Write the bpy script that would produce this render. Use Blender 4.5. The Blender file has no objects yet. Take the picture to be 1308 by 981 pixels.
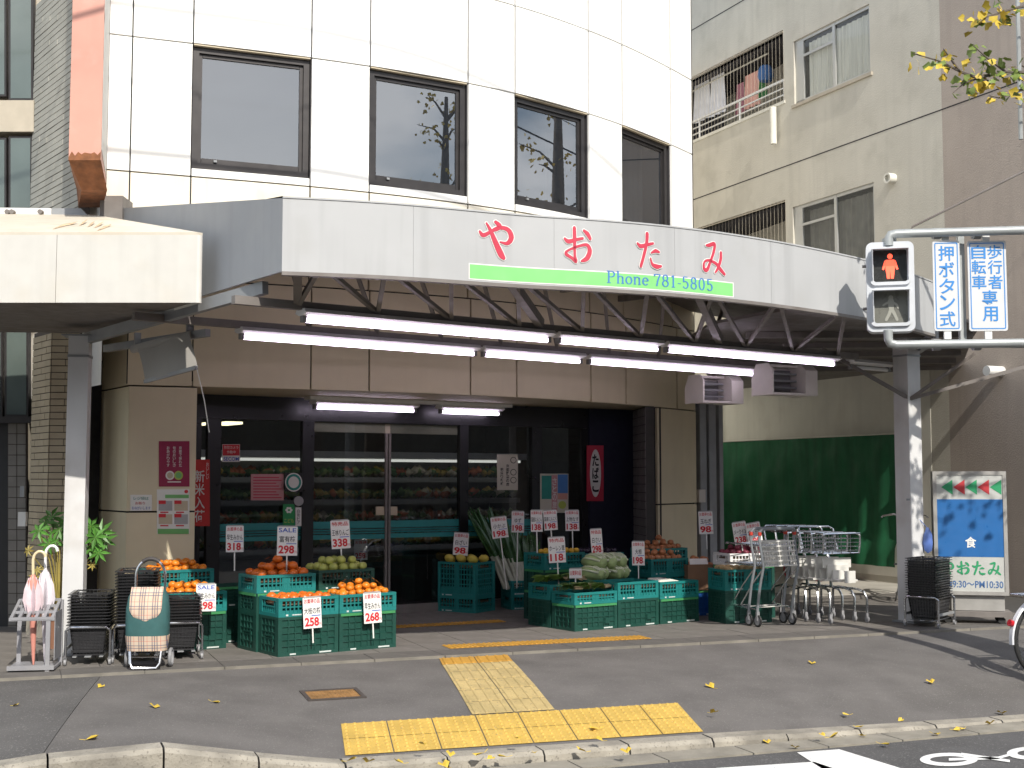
import bpy, bmesh, math, random
from mathutils import Vector, Matrix
random.seed(7)
R = math.radians
S = bpy.context.scene
COL = S.collection
# ------------------------------------------------------------------ camera, sky, sun, exposure
F = 1650.0; CH = 1.45; TH = math.atan(122.5 / F)
CS, SN = math.cos(TH), math.sin(TH)
cam_d = bpy.data.cameras.new('camera'); cam = bpy.data.objects.new('camera', cam_d); COL.objects.link(cam)
cam.location = (0, 0, CH); cam.rotation_euler = (math.pi / 2 + TH, 0, 0)
cam_d.sensor_width = 36; cam_d.lens = 36 * F / 1308; cam_d.clip_end = 500; cam_d.clip_start = .05
S.camera = cam
SUN_AZ, SUN_EL = 21.0, 40.0        # azimuth to the right of straight behind the camera
to_sun = Vector((math.sin(R(SUN_AZ)) * math.cos(R(SUN_EL)), -math.cos(R(SUN_AZ)) * math.cos(R(SUN_EL)), math.sin(R(SUN_EL))))
W = bpy.data.worlds.new('World'); S.world = W; W.use_nodes = True
wn = W.node_tree.nodes; wl = W.node_tree.links; wn.clear()
sky = wn.new('ShaderNodeTexSky'); sky.sky_type = 'NISHITA'; sky.sun_disc = False
sky.sun_elevation = R(SUN_EL); sky.sun_rotation = math.atan2(to_sun.x, to_sun.y)
sky.air_density = 1.2; sky.dust_density = 1.5
wtc = wn.new('ShaderNodeTexCoord'); wmp = wn.new('ShaderNodeMapping'); wmp.inputs['Scale'].default_value = (1, 1, 2.2)
wno = wn.new('ShaderNodeTexNoise'); wno.inputs['Scale'].default_value = 4.2; wno.inputs['Detail'].default_value = 7
wra = wn.new('ShaderNodeValToRGB'); wra.color_ramp.elements[0].position = .45; wra.color_ramp.elements[1].position = .64
wmi = wn.new('ShaderNodeMixRGB'); wmi.inputs[2].default_value = (11, 11.4, 12, 1)
wbg = wn.new('ShaderNodeBackground'); wbg.inputs[1].default_value = .125
wou = wn.new('ShaderNodeOutputWorld')
wl.new(wtc.outputs['Generated'], wmp.inputs[0]); wl.new(wmp.outputs[0], wno.inputs['Vector'])
wl.new(wno.outputs[0], wra.inputs[0]); wl.new(wra.outputs[0], wmi.inputs[0]); wl.new(sky.outputs[0], wmi.inputs[1])
wl.new(wmi.outputs[0], wbg.inputs[0]); wl.new(wbg.outputs[0], wou.inputs[0])
sd = bpy.data.lights.new('sun', 'SUN'); sd.energy = 4.0; sd.angle = R(.55); sd.color = (1, .95, .86)
so = bpy.data.objects.new('sun', sd); COL.objects.link(so); so.location = (4, -8, 20)
so.rotation_euler = to_sun.to_track_quat('Z', 'Y').to_euler()
S.view_settings.view_transform = 'Standard'; S.view_settings.look = 'None'
S.view_settings.gamma = 1; S.view_settings.use_curve_mapping = False
S.view_settings.exposure = .35
# ------------------------------------------------------------------ surveying helpers (pixel of the 1308 x 981 photo -> point at a real distance)
def ray(px, py):
    u = (px - 654) / F; v = (490.5 - py) / F
    return Vector((u, CS - v * SN, SN + v * CS))
CP = Vector((0, 0, CH))
def atz(px, py, z=0.0): d = ray(px, py); return CP + d * ((z - CH) / d.z)
def atY(px, py, Y): d = ray(px, py); return CP + d * (Y / d.y)
def onplane(px, py, p0, n): d = ray(px, py); return CP + d * ((Vector(p0) - CP).dot(n) / d.dot(n))
def lerp(a, b, t): return a + (b - a) * t
def interp(x, xs, ys):
    if x <= xs[0]: return ys[0]
    for i in range(len(xs) - 1):
        if x <= xs[i + 1]: return lerp(ys[i], ys[i + 1], (x - xs[i]) / (xs[i + 1] - xs[i]))
    return ys[-1]
# street frame: s along the pavement, t towards the road
GA = atz(0, 866.5); GB = atz(1290, 800)
ES = (GB - GA).normalized(); ET = Vector((ES.y, -ES.x, 0)); GO = GA + ES * (-GA.x / ES.x)
STREET = math.atan2(ES.y, ES.x)
def stp(s, t, z=0): q = GO + ES * s + ET * t; return Vector((q.x, q.y, z))
def st_of(p): q = Vector((p[0], p[1], 0)) - GO; return q.dot(ES), q.dot(ET)
# ------------------------------------------------------------------ materials
MATS = {}
def M(name, rgb, rough=.6, metal=0, var=.08, scale=6, bump=0, bscale=60, spec=.5, emit=0, streak=0, dirt=None, dirt_amt=.5, stretch=None, alpha=None, trans=0, speck=None, coat=0):
    if name in MATS: return MATS[name]
    m = bpy.data.materials.new(name); m.use_nodes = True
    nt = m.node_tree; N = nt.nodes; L = nt.links
    b = N['Principled BSDF']
    b.inputs['Roughness'].default_value = rough; b.inputs['Metallic'].default_value = metal
    b.inputs['Specular IOR Level'].default_value = spec
    if trans: b.inputs['Transmission Weight'].default_value = trans
    if coat: b.inputs['Coat Weight'].default_value = coat
    tc = N.new('ShaderNodeTexCoord'); src = tc.outputs['Object']
    def noise(sc, det=4, st=None):
        mp = N.new('ShaderNodeMapping'); L.new(src, mp.inputs[0])
        if st: mp.inputs['Scale'].default_value = st
        n = N.new('ShaderNodeTexNoise'); n.inputs['Scale'].default_value = sc; n.inputs['Detail'].default_value = det
        L.new(mp.outputs[0], n.inputs['Vector']); return n.outputs[0]
    def ramp(fac, a, bb):
        r = N.new('ShaderNodeMapRange'); L.new(fac, r.inputs[0]); r.inputs[1].default_value = a; r.inputs[2].default_value = bb; return r.outputs[0]
    def mix(fac, c1, c2):
        x = N.new('ShaderNodeMixRGB')
        if isinstance(fac, float): x.inputs[0].default_value = fac
        else: L.new(fac, x.inputs[0])
        for i, c in ((1, c1), (2, c2)):
            if isinstance(c, tuple): x.inputs[i].default_value = (*c, 1)
            else: L.new(c, x.inputs[i])
        return x.outputs[0]
    lo = tuple(max(0, c * (1 - var)) for c in rgb); hi = tuple(min(1, c * (1 + var)) for c in rgb)
    col = mix(ramp(noise(scale, 5, stretch), .3, .7), lo, hi)
    if speck:
        col = mix(ramp(noise(speck[1], 2), speck[2], speck[2] + .08), col, speck[0])
    if streak:
        col = mix(ramp(noise(7, 3, (1, 1, .06)), .5, .85), col, tuple(c * (1 - streak) for c in rgb))
    if dirt:
        f = ramp(noise(2.3, 6), .52, .75)
        g = N.new('ShaderNodeMath'); g.operation = 'MULTIPLY'; L.new(f, g.inputs[0]); g.inputs[1].default_value = dirt_amt
        col = mix(g.outputs[0], col, dirt)
    L.new(col, b.inputs['Base Color'])
    rr = N.new('ShaderNodeMapRange'); L.new(noise(scale * 2.3, 4), rr.inputs[0]); rr.inputs[1].default_value = .3; rr.inputs[2].default_value = .7
    rr.inputs[3].default_value = max(0, rough - .08); rr.inputs[4].default_value = min(1, rough + .08); L.new(rr.outputs[0], b.inputs['Roughness'])
    if bump:
        bp = N.new('ShaderNodeBump'); bp.inputs['Strength'].default_value = bump; bp.inputs['Distance'].default_value = .01
        L.new(noise(bscale, 4), bp.inputs['Height']); L.new(bp.outputs[0], b.inputs['Normal'])
    if emit:
        b.inputs['Emission Strength'].default_value = emit; b.inputs['Emission Color'].default_value = (*rgb, 1)
    MATS[name] = m; return m
def glass_mat(name, tint, ior=1.6, rough=.0, body=0.0, bodycol=(.1, .1, .1)):
    m = bpy.data.materials.new(name); m.use_nodes = True; nt = m.node_tree; N = nt.nodes; L = nt.links; N.clear()
    o = N.new('ShaderNodeOutputMaterial'); t = N.new('ShaderNodeBsdfTransparent'); t.inputs[0].default_value = (*tint, 1)
    g = N.new('ShaderNodeBsdfGlossy'); g.inputs['Roughness'].default_value = rough; g.inputs[0].default_value = (1, 1, 1, 1)
    f = N.new('ShaderNodeFresnel'); f.inputs[0].default_value = ior
    x = N.new('ShaderNodeMixShader')
    ge = N.new('ShaderNodeNewGeometry'); iv = N.new('ShaderNodeMath'); iv.operation = 'SUBTRACT'; iv.inputs[0].default_value = 1; L.new(ge.outputs['Backfacing'], iv.inputs[1])
    mu = N.new('ShaderNodeMath'); mu.operation = 'MULTIPLY'; L.new(f.outputs[0], mu.inputs[0]); L.new(iv.outputs[0], mu.inputs[1]); L.new(mu.outputs[0], x.inputs[0])   # the inner face of a pane adds no second mirror
    if body:
        d = N.new('ShaderNodeBsdfDiffuse'); d.inputs[0].default_value = (*bodycol, 1)
        y = N.new('ShaderNodeMixShader'); y.inputs[0].default_value = body; L.new(t.outputs[0], y.inputs[1]); L.new(d.outputs[0], y.inputs[2]); L.new(y.outputs[0], x.inputs[1])
    else: L.new(t.outputs[0], x.inputs[1])
    L.new(g.outputs[0], x.inputs[2]); L.new(x.outputs[0], o.inputs[0]); MATS[name] = m; return m
# ------------------------------------------------------------------ mesh builder
class MB:
    def __init__(s): s.v = []; s.f = []
    def add(s, vs, fs):
        o = len(s.v); s.v += [Vector(v) for v in vs]; s.f += [tuple(i + o for i in f) for f in fs]; return s
    def box(s, c, size, rot=None):
        hx, hy, hz = size[0] / 2, size[1] / 2, size[2] / 2; c = Vector(c)
        vs = [Vector((x, y, z)) for x in (-hx, hx) for y in (-hy, hy) for z in (-hz, hz)]
        if rot is not None:
            if isinstance(rot, (int, float)): rot = Matrix.Rotation(rot, 3, 'Z')
            vs = [rot @ v for v in vs]
        return s.add([v + c for v in vs], [(0, 1, 3, 2), (4, 6, 7, 5), (0, 4, 5, 1), (2, 3, 7, 6), (0, 2, 6, 4), (1, 5, 7, 3)])
    def box2(s, a, b):   # corner to corner
        return s.box([(a[i] + b[i]) / 2 for i in range(3)], [abs(b[i] - a[i]) for i in range(3)])
    def bar(s, a, b, w, h=None, up=Vector((0, 0, 1))):
        a = Vector(a); b = Vector(b); h = w if h is None else h
        d = (b - a).normalized()
        if abs(d.dot(up)) > .98: up = Vector((0, 1, 0))
        x = d.cross(up).normalized(); y = x.cross(d)
        vs = [p + x * (sx * w / 2) + y * (sy * h / 2) for p in (a, b) for sx, sy in ((-1, -1), (1, -1), (1, 1), (-1, 1))]
        return s.add(vs, [(3, 2, 1, 0), (4, 5, 6, 7), (0, 1, 5, 4), (1, 2, 6, 5), (2, 3, 7, 6), (3, 0, 4, 7)])
    def quadbox(s, p, n, th):   # p: 4 corners CCW seen from n; thickness behind
        p = [Vector(q) for q in p]; n = Vector(n)
        return s.add(p + [q - n * th for q in p], [(0, 1, 2, 3), (7, 6, 5, 4), (0, 4, 5, 1), (1, 5, 6, 2), (2, 6, 7, 3), (3, 7, 4, 0)])
    def tube(s, pts, r, n=8, closed=False, cap=True):
        pts = [Vector(p) for p in pts]; m = len(pts); rs = r if isinstance(r, (list, tuple)) else [r] * m
        base = len(s.v); prev = None
        for i, p in enumerate(pts):
            if closed: d = pts[(i + 1) % m] - pts[i - 1]
            else: d = pts[min(i + 1, m - 1)] - pts[max(i - 1, 0)]
            d.normalize()
            if prev is None:
                x = d.orthogonal().normalized()
            else:
                x = prev - d * prev.dot(d)
                x = x.normalized() if x.length > 1e-6 else d.orthogonal().normalized()
            prev = x; y = d.cross(x)
            for k in range(n):
                a = 2 * math.pi * k / n; s.v.append(p + (x * math.cos(a) + y * math.sin(a)) * rs[i])
        for i in range(m if closed else m - 1):
            j = (i + 1) % m
            for k in range(n):
                l = (k + 1) % n; s.f.append((base + i * n + k, base + i * n + l, base + j * n + l, base + j * n + k))
        if cap and not closed:
            s.f.append(tuple(base + k for k in range(n))[::-1]); s.f.append(tuple(base + (m - 1) * n + k for k in range(n)))
        return s
    def disc(s, c, axis, r, th, n=20, r2=0):
        c = Vector(c); axis = Vector(axis).normalized(); x = axis.orthogonal().normalized(); y = axis.cross(x)
        if r2 == 0:
            return s.tube([c - axis * th / 2, c + axis * th / 2], r, n)
        b = len(s.v)
        for rr, hh in ((r2, -1), (r, -1), (r, 1), (r2, 1)):
            for k in range(n):
                a = 2 * math.pi * k / n; s.v.append(c + axis * (hh * th / 2) + (x * math.cos(a) + y * math.sin(a)) * rr)
        for q in range(4):
            for k in range(n):
                l = (k + 1) % n; q2 = (q + 1) % 4
                s.f.append((b + q * n + k, b + q * n + l, b + q2 * n + l, b + q2 * n + k))
        return s
    def torus(s, c, axis, r, t, n=28, m=8):
        c = Vector(c); axis = Vector(axis).normalized(); x = axis.orthogonal().normalized(); y = axis.cross(x)
        return s.tube([c + (x * math.cos(2 * math.pi * k / n) + y * math.sin(2 * math.pi * k / n)) * r for k in range(n)], t, m, closed=True)
    def prism(s, poly, z0, z1):   # plan polygon CCW
        n = len(poly); vs = [(p[0], p[1], z0) for p in poly] + [(p[0], p[1], z1) for p in poly]
        return s.add(vs, [tuple(range(n))[::-1], tuple(range(n, 2 * n))] + [(i, (i + 1) % n, n + (i + 1) % n, n + i) for i in range(n)])
    def lathe(s, prof, n=12, c=(0, 0, 0)):
        b = len(s.v); c = Vector(c)
        for r, z in prof:
            for k in range(n):
                a = 2 * math.pi * k / n; s.v.append(c + Vector((r * math.cos(a), r * math.sin(a), z)))
        for i in range(len(prof) - 1):
            for k in range(n):
                l = (k + 1) % n; s.f.append((b + i * n + k, b + i * n + l, b + (i + 1) * n + l, b + (i + 1) * n + k))
        return s
    def mesh(s, name, mat, smooth=False, off=Vector((0, 0, 0)), fix=False):
        me = bpy.data.meshes.new(name); me.from_pydata([v - off for v in s.v], [], s.f)
        if fix:
            bm = bmesh.new(); bm.from_mesh(me); bmesh.ops.recalc_face_normals(bm, faces=bm.faces); bm.to_mesh(me); bm.free()
        me.materials.append(mat if not isinstance(mat, str) else MATS[mat])
        if smooth:
            me.shade_smooth()
            if smooth != 'all':
                try: me.set_sharp_from_angle(angle=R(40))
                except Exception: pass
        return me
    def build(s, name, mat, parent=None, smooth=False, world=False, fix=True):
        off = origin_of(parent) if (world and parent) else Vector((0, 0, 0))
        me = s.mesh(name, mat, smooth, off, fix)
        o = bpy.data.objects.new(name, me); COL.objects.link(o)
        if parent: o.parent = parent
        return o
def origin_of(o):
    v = Vector((0, 0, 0))
    while o: v += o.location; o = o.parent
    return v
def tag(o, label, cat, group=None, kind=None):
    if label: o['label'] = label
    if cat: o['category'] = cat
    if group: o['group'] = group
    if kind: o['kind'] = kind
    return o
def thing(name, label, cat, loc=(0, 0, 0), rz=0, group=None):
    o = bpy.data.objects.new(name, None); COL.objects.link(o); o.location = loc; o.rotation_euler = (0, 0, rz); o.empty_display_size = .1
    return tag(o, label, cat, group)
def struct(o): o['kind'] = 'structure'; return o
def solo(mb, name, mat, loc, label, cat, group=None, smooth=False, world=True, rz=0):
    # a one-mesh thing: origin at loc, vertices given in world (or local) coordinates
    me = mb.mesh(name, mat, smooth, Vector(loc) if world else Vector((0, 0, 0)), True)
    o = bpy.data.objects.new(name, me); COL.objects.link(o); o.location = loc
    if not world: o.rotation_euler = (0, 0, rz)
    return tag(o, label, cat, group)
def kids(o): return [c for c in bpy.data.objects if c.parent == o]
def copy_tree(o, parent=None, cache=None):
    c = o.copy(); COL.objects.link(c); c.parent = parent
    for ch in KIDS.get(o.name) or KIDS.setdefault(o.name, kids(o)): copy_tree(ch, c)
    return c
KIDS = {}
def dup(o, loc, rz=0, label=None, group=None, cat=None):
    c = copy_tree(o); c.location = loc; c.rotation_euler = (0, 0, rz)
    if label: c['label'] = label
    if group: c['group'] = group
    if cat: c['category'] = cat
    return c
# ------------------------------------------------------------------ lettering
_TC = {}
def glyphs(body, bold=0.0):
    k = (body, bold)
    if k in _TC: return _TC[k]
    c = bpy.data.curves.new('tmp_text', 'FONT'); c.body = body; c.size = 1; c.offset = bold; c.resolution_u = 3; c.fill_mode = 'FRONT'
    o = bpy.data.objects.new('tmp_text', c); COL.objects.link(o)
    dg = bpy.context.evaluated_depsgraph_get(); me = bpy.data.meshes.new_from_object(o.evaluated_get(dg))
    vs = [(v.co.x, v.co.y) for v in me.vertices]; fs = [tuple(p.vertices) for p in me.polygons]
    bpy.data.objects.remove(o); bpy.data.curves.remove(c); bpy.data.meshes.remove(me)
    if not vs: vs = [(0, 0)]
    x0 = min(v[0] for v in vs); x1 = max(v[0] for v in vs); y0 = min(v[1] for v in vs); y1 = max(v[1] for v in vs)
    _TC[k] = (vs, fs, x0, x1, y0, y1); return _TC[k]
def put_text(mb, body, o, xa, ya, w=None, h=None, bold=0.0, vertical=False, eps=0):
    # o: centre of the text box; xa, ya unit axes; fits w x h
    xa = Vector(xa); ya = Vector(ya); o = Vector(o) + xa.cross(ya) * eps
    if vertical:
        n = len(body); ch = h / n
        for i, c in enumerate(body):
            if c != ' ': put_text(mb, c, o + ya * (h / 2 - ch * (i + .5)), xa, ya, w=(w or ch) * .95, h=ch * .92, bold=bold)
        return mb
    vs, fs, x0, x1, y0, y1 = glyphs(body, bold)
    sx = w / max(x1 - x0, 1e-3) if w else None; sy = h / max(y1 - y0, 1e-3) if h else None
    if sx is None: sx = sy
    if sy is None: sy = sx
    cx, cy = (x0 + x1) / 2, (y0 + y1) / 2
    return mb.add([o + xa * ((v[0] - cx) * sx) + ya * ((v[1] - cy) * sy) for v in vs], fs)
def catmull(pts, n=6):
    out = []; P = [pts[0]] + list(pts) + [pts[-1]]
    for i in range(1, len(P) - 2):
        for k in range(n):
            t = k / n; out.append(tuple(.5 * (2 * P[i][j] + (P[i + 1][j] - P[i - 1][j]) * t + (2 * P[i - 1][j] - 5 * P[i][j] + 4 * P[i + 1][j] - P[i + 2][j]) * t * t + (3 * P[i][j] - P[i - 1][j] - 3 * P[i + 1][j] + P[i + 2][j]) * t ** 3) for j in range(len(P[0]))))
    out.append(tuple(pts[-1])); return out
def strokes(mb, sts, fmap, grow=0, smooth=6, pen=None, lift=.0004):
    # sts: lists of (x, y, width); fmap(x, y, lift) -> world point
    for si, st in enumerate(sts):
        P = catmull(st, smooth) if len(st) > 2 else list(st)
        L_, R_ = [], []
        for i, p in enumerate(P):
            a = P[max(i - 1, 0)]; b = P[min(i + 1, len(P) - 1)]
            dx, dy = b[0] - a[0], b[1] - a[1]; l = math.hypot(dx, dy) or 1; dx /= l; dy /= l
            w = p[2] if pen is None else lerp(pen[0], pen[1], abs(dy) ** 1.5) * p[2]
            w = w / 2 + grow
            e = grow if i == 0 else (-grow if i == len(P) - 1 else 0)
            L_.append((p[0] - dy * w - dx * e, p[1] + dx * w - dy * e)); R_.append((p[0] + dy * w - dx * e, p[1] - dx * w - dy * e))
        n = len(P); z = si * lift
        mb.add([fmap(x, y, z) for x, y in L_] + [fmap(x, y, z) for x, y in R_], [(i, n + i, n + i + 1, i + 1) for i in range(n - 1)])
        if pen is None:
            for c in (P[0], P[-1]):
                r = c[2] / 2 + grow; k = 10
                z += lift * .3
                mb.add([fmap(c[0] + r * math.cos(2 * math.pi * j / k), c[1] + r * math.sin(2 * math.pi * j / k), z) for j in range(k)], [tuple(range(k))])
    return mb
# ------------------------------------------------------------------ material palette
M('asphalt', (.124, .116, .110), .9, var=.16, scale=2.2, bump=.55, bscale=170, speck=((.21, .2, .188), 85, .615), dirt=(.095, .088, .083), dirt_amt=.55)
M('asphalt_old', (.095, .091, .088), .9, var=.18, scale=1.7, bump=.5, bscale=170, speck=((.21, .2, .19), 75, .62))
M('road_asphalt', (.085, .083, .083), .9, var=.15, scale=2, bump=.6, bscale=150, speck=((.17, .165, .16), 70, .6))
M('kerb_concrete', (.30, .275, .23), .85, var=.22, scale=6, bump=.6, bscale=60, dirt=(.13, .118, .10), dirt_amt=.85, speck=((.2, .18, .15), 60, .6))
M('gutter_concrete', (.25, .23, .19), .88, var=.2, scale=4, bump=.5, bscale=50, dirt=(.12, .11, .095), dirt_amt=.7)
M('line_concrete', (.19, .175, .148), .85, var=.2, scale=7, dirt=(.16, .15, .13), dirt_amt=.8)
M('tile_grey', (.17, .156, .142), .65, var=.16, scale=4, bump=.2, bscale=40, dirt=(.13, .12, .105), dirt_amt=.6)
M('tile_dark', (.12, .111, .102), .7, var=.14, scale=4, bump=.3, bscale=90)
M('grout', (.06, .057, .053), .9)
M('tactile_yellow', (.52, .345, .075), .72, var=.12, scale=5, bump=.25, bscale=60, dirt=(.33, .235, .06), dirt_amt=.6, speck=((.3, .22, .08), 55, .64))
M('tactile_worn', (.47, .36, .16), .75, var=.14, scale=5, bump=.25, bscale=60, dirt=(.25, .2, .09), dirt_amt=.75, speck=((.24, .19, .1), 55, .62))
M('tactile_orange', (.5, .27, .04), .7, var=.12, scale=6, dirt=(.3, .18, .05), dirt_amt=.6)
M('road_paint', (.72, .72, .7), .75, var=.08, scale=9, speck=((.3, .3, .3), 60, .66))
M('panel_white', (.86, .85, .82), .55, var=.03, scale=2, dirt=(.8, .77, .7), dirt_amt=.35)
M('panel_dirty', (.74, .69, .58), .6, var=.06, scale=3, streak=.25, dirt=(.55, .47, .33), dirt_amt=.6)
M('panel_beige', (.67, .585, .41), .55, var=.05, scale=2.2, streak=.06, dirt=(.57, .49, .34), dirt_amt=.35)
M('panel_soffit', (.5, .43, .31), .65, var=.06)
M('backing', (.03, .028, .03), .9)
M('bronze', (.05, .046, .046), .42, metal=.55, var=.12)
M('black_frame', (.012, .012, .014), .35, var=.1)
M('grey_metal', (.30, .31, .32), .5, metal=.3, var=.1, scale=5, dirt=(.2, .19, .18), dirt_amt=.5)
M('dark_steel', (.19, .172, .16), .6, metal=.1, var=.15, dirt=(.1, .07, .05), dirt_amt=.5)
M('white_metal', (.72, .72, .7), .45, var=.05, dirt=(.5, .48, .43), dirt_amt=.3)
M('fascia', (.425, .43, .435), .5, var=.05, scale=2, streak=.22, dirt=(.36, .355, .34), dirt_amt=.4)
M('fascia_grey', (.30, .315, .335), .5, var=.05, scale=2, streak=.15)
M('awning_white', (.58, .565, .525), .5, var=.04, streak=.12, dirt=(.52, .45, .34), dirt_amt=.3)
M('rust', (.22, .085, .035), .85, var=.3, scale=12, bump=.4)
M('salmon', (.60, .30, .235), .55, var=.1, scale=1.5, streak=.15, dirt=(.62, .42, .35), dirt_amt=.6)
M('sign_red', (.52, .04, .075), .5, var=.05); M('sign_white', (.78, .77, .74), .5, var=.03)
M('sign_green', (.22, .60, .20), .5, var=.05); M('sign_blue', (.06, .20, .50), .5, var=.05)
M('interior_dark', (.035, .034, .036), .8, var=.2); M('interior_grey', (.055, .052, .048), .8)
M('navy', (.012, .014, .032), .6); M('curtain', (.42, .41, .38), .85, stretch=(9, 9, .3), var=.25, scale=6)
glass_mat('window_glass', (.7, .73, .76), 2.7, 0, .12, (.08, .10, .13))  # bluish diffuse body paints in part of the sky's reflection
glass_mat('shop_glass', (.8, .83, .83), 1.85)
glass_mat('flat_glass', (.93, .94, .93), 1.45, 0, .06, (.25, .26, .25))
# ------------------------------------------------------------------ ground
T_K = 2.47                                                   # pavement width to the back of the kerb
def kerb_drop(s): return interp(s, [-9, -4.6, -3.77, -3.15, -2.62, -2.1, .5, 3, 9], [.75, .6, .27, .2, .6, .95, 1.08, 1.28, 1.3])
def pav_z(s, t):
    return -.02 - kerb_drop(s) * interp(t, [0, .6, 1.2, 1.85, 2.47, 3], [0, .022, .065, .135, .235, .26])
ROAD_Z = -.335
mb = MB(); mb.add([(-70, -60, ROAD_Z), (70, -60, ROAD_Z), (70, 80, ROAD_Z), (-70, 80, ROAD_Z)], [(0, 1, 2, 3)])
struct(mb.build('road', 'road_asphalt', fix=False))
def bound(t):   # joint between the old and the newer asphalt
    return lerp(st_of(atz(126, 858, -.03))[0], -3.78, min(1, t / T_K))
def sheet(name, sa, sb, mat, flip=False):
    mb = MB(); ns, nt = 60, 16
    for j in range(nt + 1):
        t = T_K * j / nt; a = sa(t); b = sb(t)
        for i in range(ns + 1):
            s = lerp(a, b, i / ns); mb.v.append(stp(s, t, pav_z(s, t)))
    for j in range(nt):
        for i in range(ns):
            k = j * (ns + 1) + i; mb.f.append((k, k + ns + 1, k + ns + 2, k + 1))
    o = mb.build(name, mat, fix=False); return struct(o)
pavement = sheet('pavement', bound, lambda t: 9, 'asphalt')
sheet('pavement_old_asphalt', lambda t: -9, lambda t: bound(t) - .004, 'asphalt_old')
mb = MB()   # earth fill under the pavement so nothing gapes from the side
mb.prism([stp(-9, T_K)[:2], stp(9, T_K)[:2], stp(9, 0)[:2], stp(-9, 0)[:2]], ROAD_Z - .3, ROAD_Z + .01)
struct(mb.build('pavement_bed', 'grout'))
kerb = bpy.data.objects.new('kerb', None); COL.objects.link(kerb); struct(kerb); kerb.location = stp(0, T_K)
joints = [-9, -8.1, -7.2, -6.3, -5.4, -4.7, -3.76, -3.14, -2.6, -2.08, -1.44, -.8, -.2, .42, 1.0, 1.6, 2.25, 2.85, 3.5, 4.1, 4.7, 5.3, 6, 6.7, 7.5, 8.2, 9]
for a, b in zip(joints, joints[1:]):
    mb = MB(); g = .006; kw = .16; n = 3; rows = []
    dz = random.uniform(-.004, .004)
    for i in range(n + 1):
        s = lerp(a + g, b - g, i / n); z = pav_z(s, T_K) + .006 + dz
        rows.append([stp(s, T_K, ROAD_Z - .05), stp(s, T_K, z), stp(s, T_K + kw - .025, z - .004), stp(s, T_K + kw, z - .03), stp(s, T_K + kw + .012, ROAD_Z - .05)])
    for r_ in rows: mb.v += r_
    for i in range(n):
        for k in range(4): mb.f.append((i * 5 + k, i * 5 + k + 1, (i + 1) * 5 + k + 1, (i + 1) * 5 + k))
    mb.f.append((0, 1, 2, 3, 4)); mb.f.append(tuple(n * 5 + k for k in (4, 3, 2, 1, 0)))
    mb.build('kerb_stone', 'kerb_concrete', kerb, world=True)
gutter = bpy.data.objects.new('gutter', None); COL.objects.link(gutter); struct(gutter); gutter.location = stp(0, T_K + .3)
for a, b in zip(joints, joints[1:]):
    mb = MB(); s0, s1 = a + .15, b + .14
    mb.prism([stp(s1, T_K + .174)[:2], stp(s0, T_K + .174)[:2], stp(s0, T_K + .42)[:2], stp(s1, T_K + .42)[:2]], ROAD_Z - .05, ROAD_Z + .012)
    mb.build('gutter_slab', 'gutter_concrete', gutter, world=True)
# ---- tactile paving
tact = bpy.data.objects.new('tactile_paving', None); COL.objects.link(tact); struct(tact); tact.location = stp(-.7, 1.8)
def block(P, kind, mat, parent, lift=.006):
    # P: four st corners (back-left, back-right, front-right, front-left)
    def q(u, v, h=0):
        a = (lerp(P[0][0], P[1][0], u), lerp(P[0][1], P[1][1], u)); b = (lerp(P[3][0], P[2][0], u), lerp(P[3][1], P[2][1], u))
        s, t = lerp(a[0], b[0], v), lerp(a[1], b[1], v)
        return stp(s, t, (pav_z(s, t) if t > 0 else 0) + lift + h)
    mb = MB(); g = .012; n = 4
    for j in range(n + 1):
        for i in range(n + 1): mb.v.append(q(lerp(g, 1 - g, i / n), lerp(g, 1 - g, j / n)))
    for j in range(n):
        for i in range(n): k = j * (n + 1) + i; mb.f.append((k, k + n + 1, k + n + 2, k + 1))
    if kind == 'dots':
        for i in range(5):
            for j in range(5):
                cu, cv = (i + .5) / 5, (j + .5) / 5; vs = []
                for r_, h in ((.05, 0), (.034, .009)):
                    for k in range(6): a = k * math.pi / 3; vs.append(q(cu + r_ * math.cos(a), cv + r_ * math.sin(a), h))
                mb.add(vs, [(k, (k + 1) % 6, 6 + (k + 1) % 6, 6 + k) for k in range(6)] + [tuple(range(6, 12))])
    else:
        m_ = 4 if kind == 'bars' else 7
        for i in range(m_):
            cu = (i + .5) / m_; w = .05 if kind == 'bars' else .036; vs = []
            for j in range(4):
                cv = lerp(.05, .95, j / 3); vs += [q(cu - w, cv, 0), q(cu - w * .6, cv, .006), q(cu + w * .6, cv, .006), q(cu + w, cv, 0)]
            fs = [(j * 4 + k, j * 4 + k + 1, j * 4 + k + 5, j * 4 + k + 4) for j in range(3) for k in range(3)] + [(0, 1, 2, 3), (15, 14, 13, 12)]
            mb.add(vs, fs)
    o = mb.build('tactile_block', mat, parent, world=True); return o
for i in range(8):
    for j in range(2):
        f = lambda u, v: (lerp(lerp(-1.93, .57, u), lerp(-2.04, .46, u), v), lerp(1.86, 2.43, v))
        u0, u1, v0, v1 = i / 8, (i + 1) / 8, j / 2, (j + 1) / 2
        block([f(u0, v0), f(u1, v0), f(u1, v1), f(u0, v1)], 'dots', 'tactile_yellow', tact)
for i in range(2):
    for j in range(6):
        def f(u, v): return lerp(lerp(-.66, -.05, u), lerp(-1.01, -.39, u), v ** .9), lerp(.03, 1.845, v)
        u0, u1, v0, v1 = i / 2, (i + 1) / 2, j / 6, (j + 1) / 6
        block([f(u0, v0), f(u1, v0), f(u1, v1), f(u0, v1)], 'bars', 'tactile_orange' if j == 0 else 'tactile_worn', tact)
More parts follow.
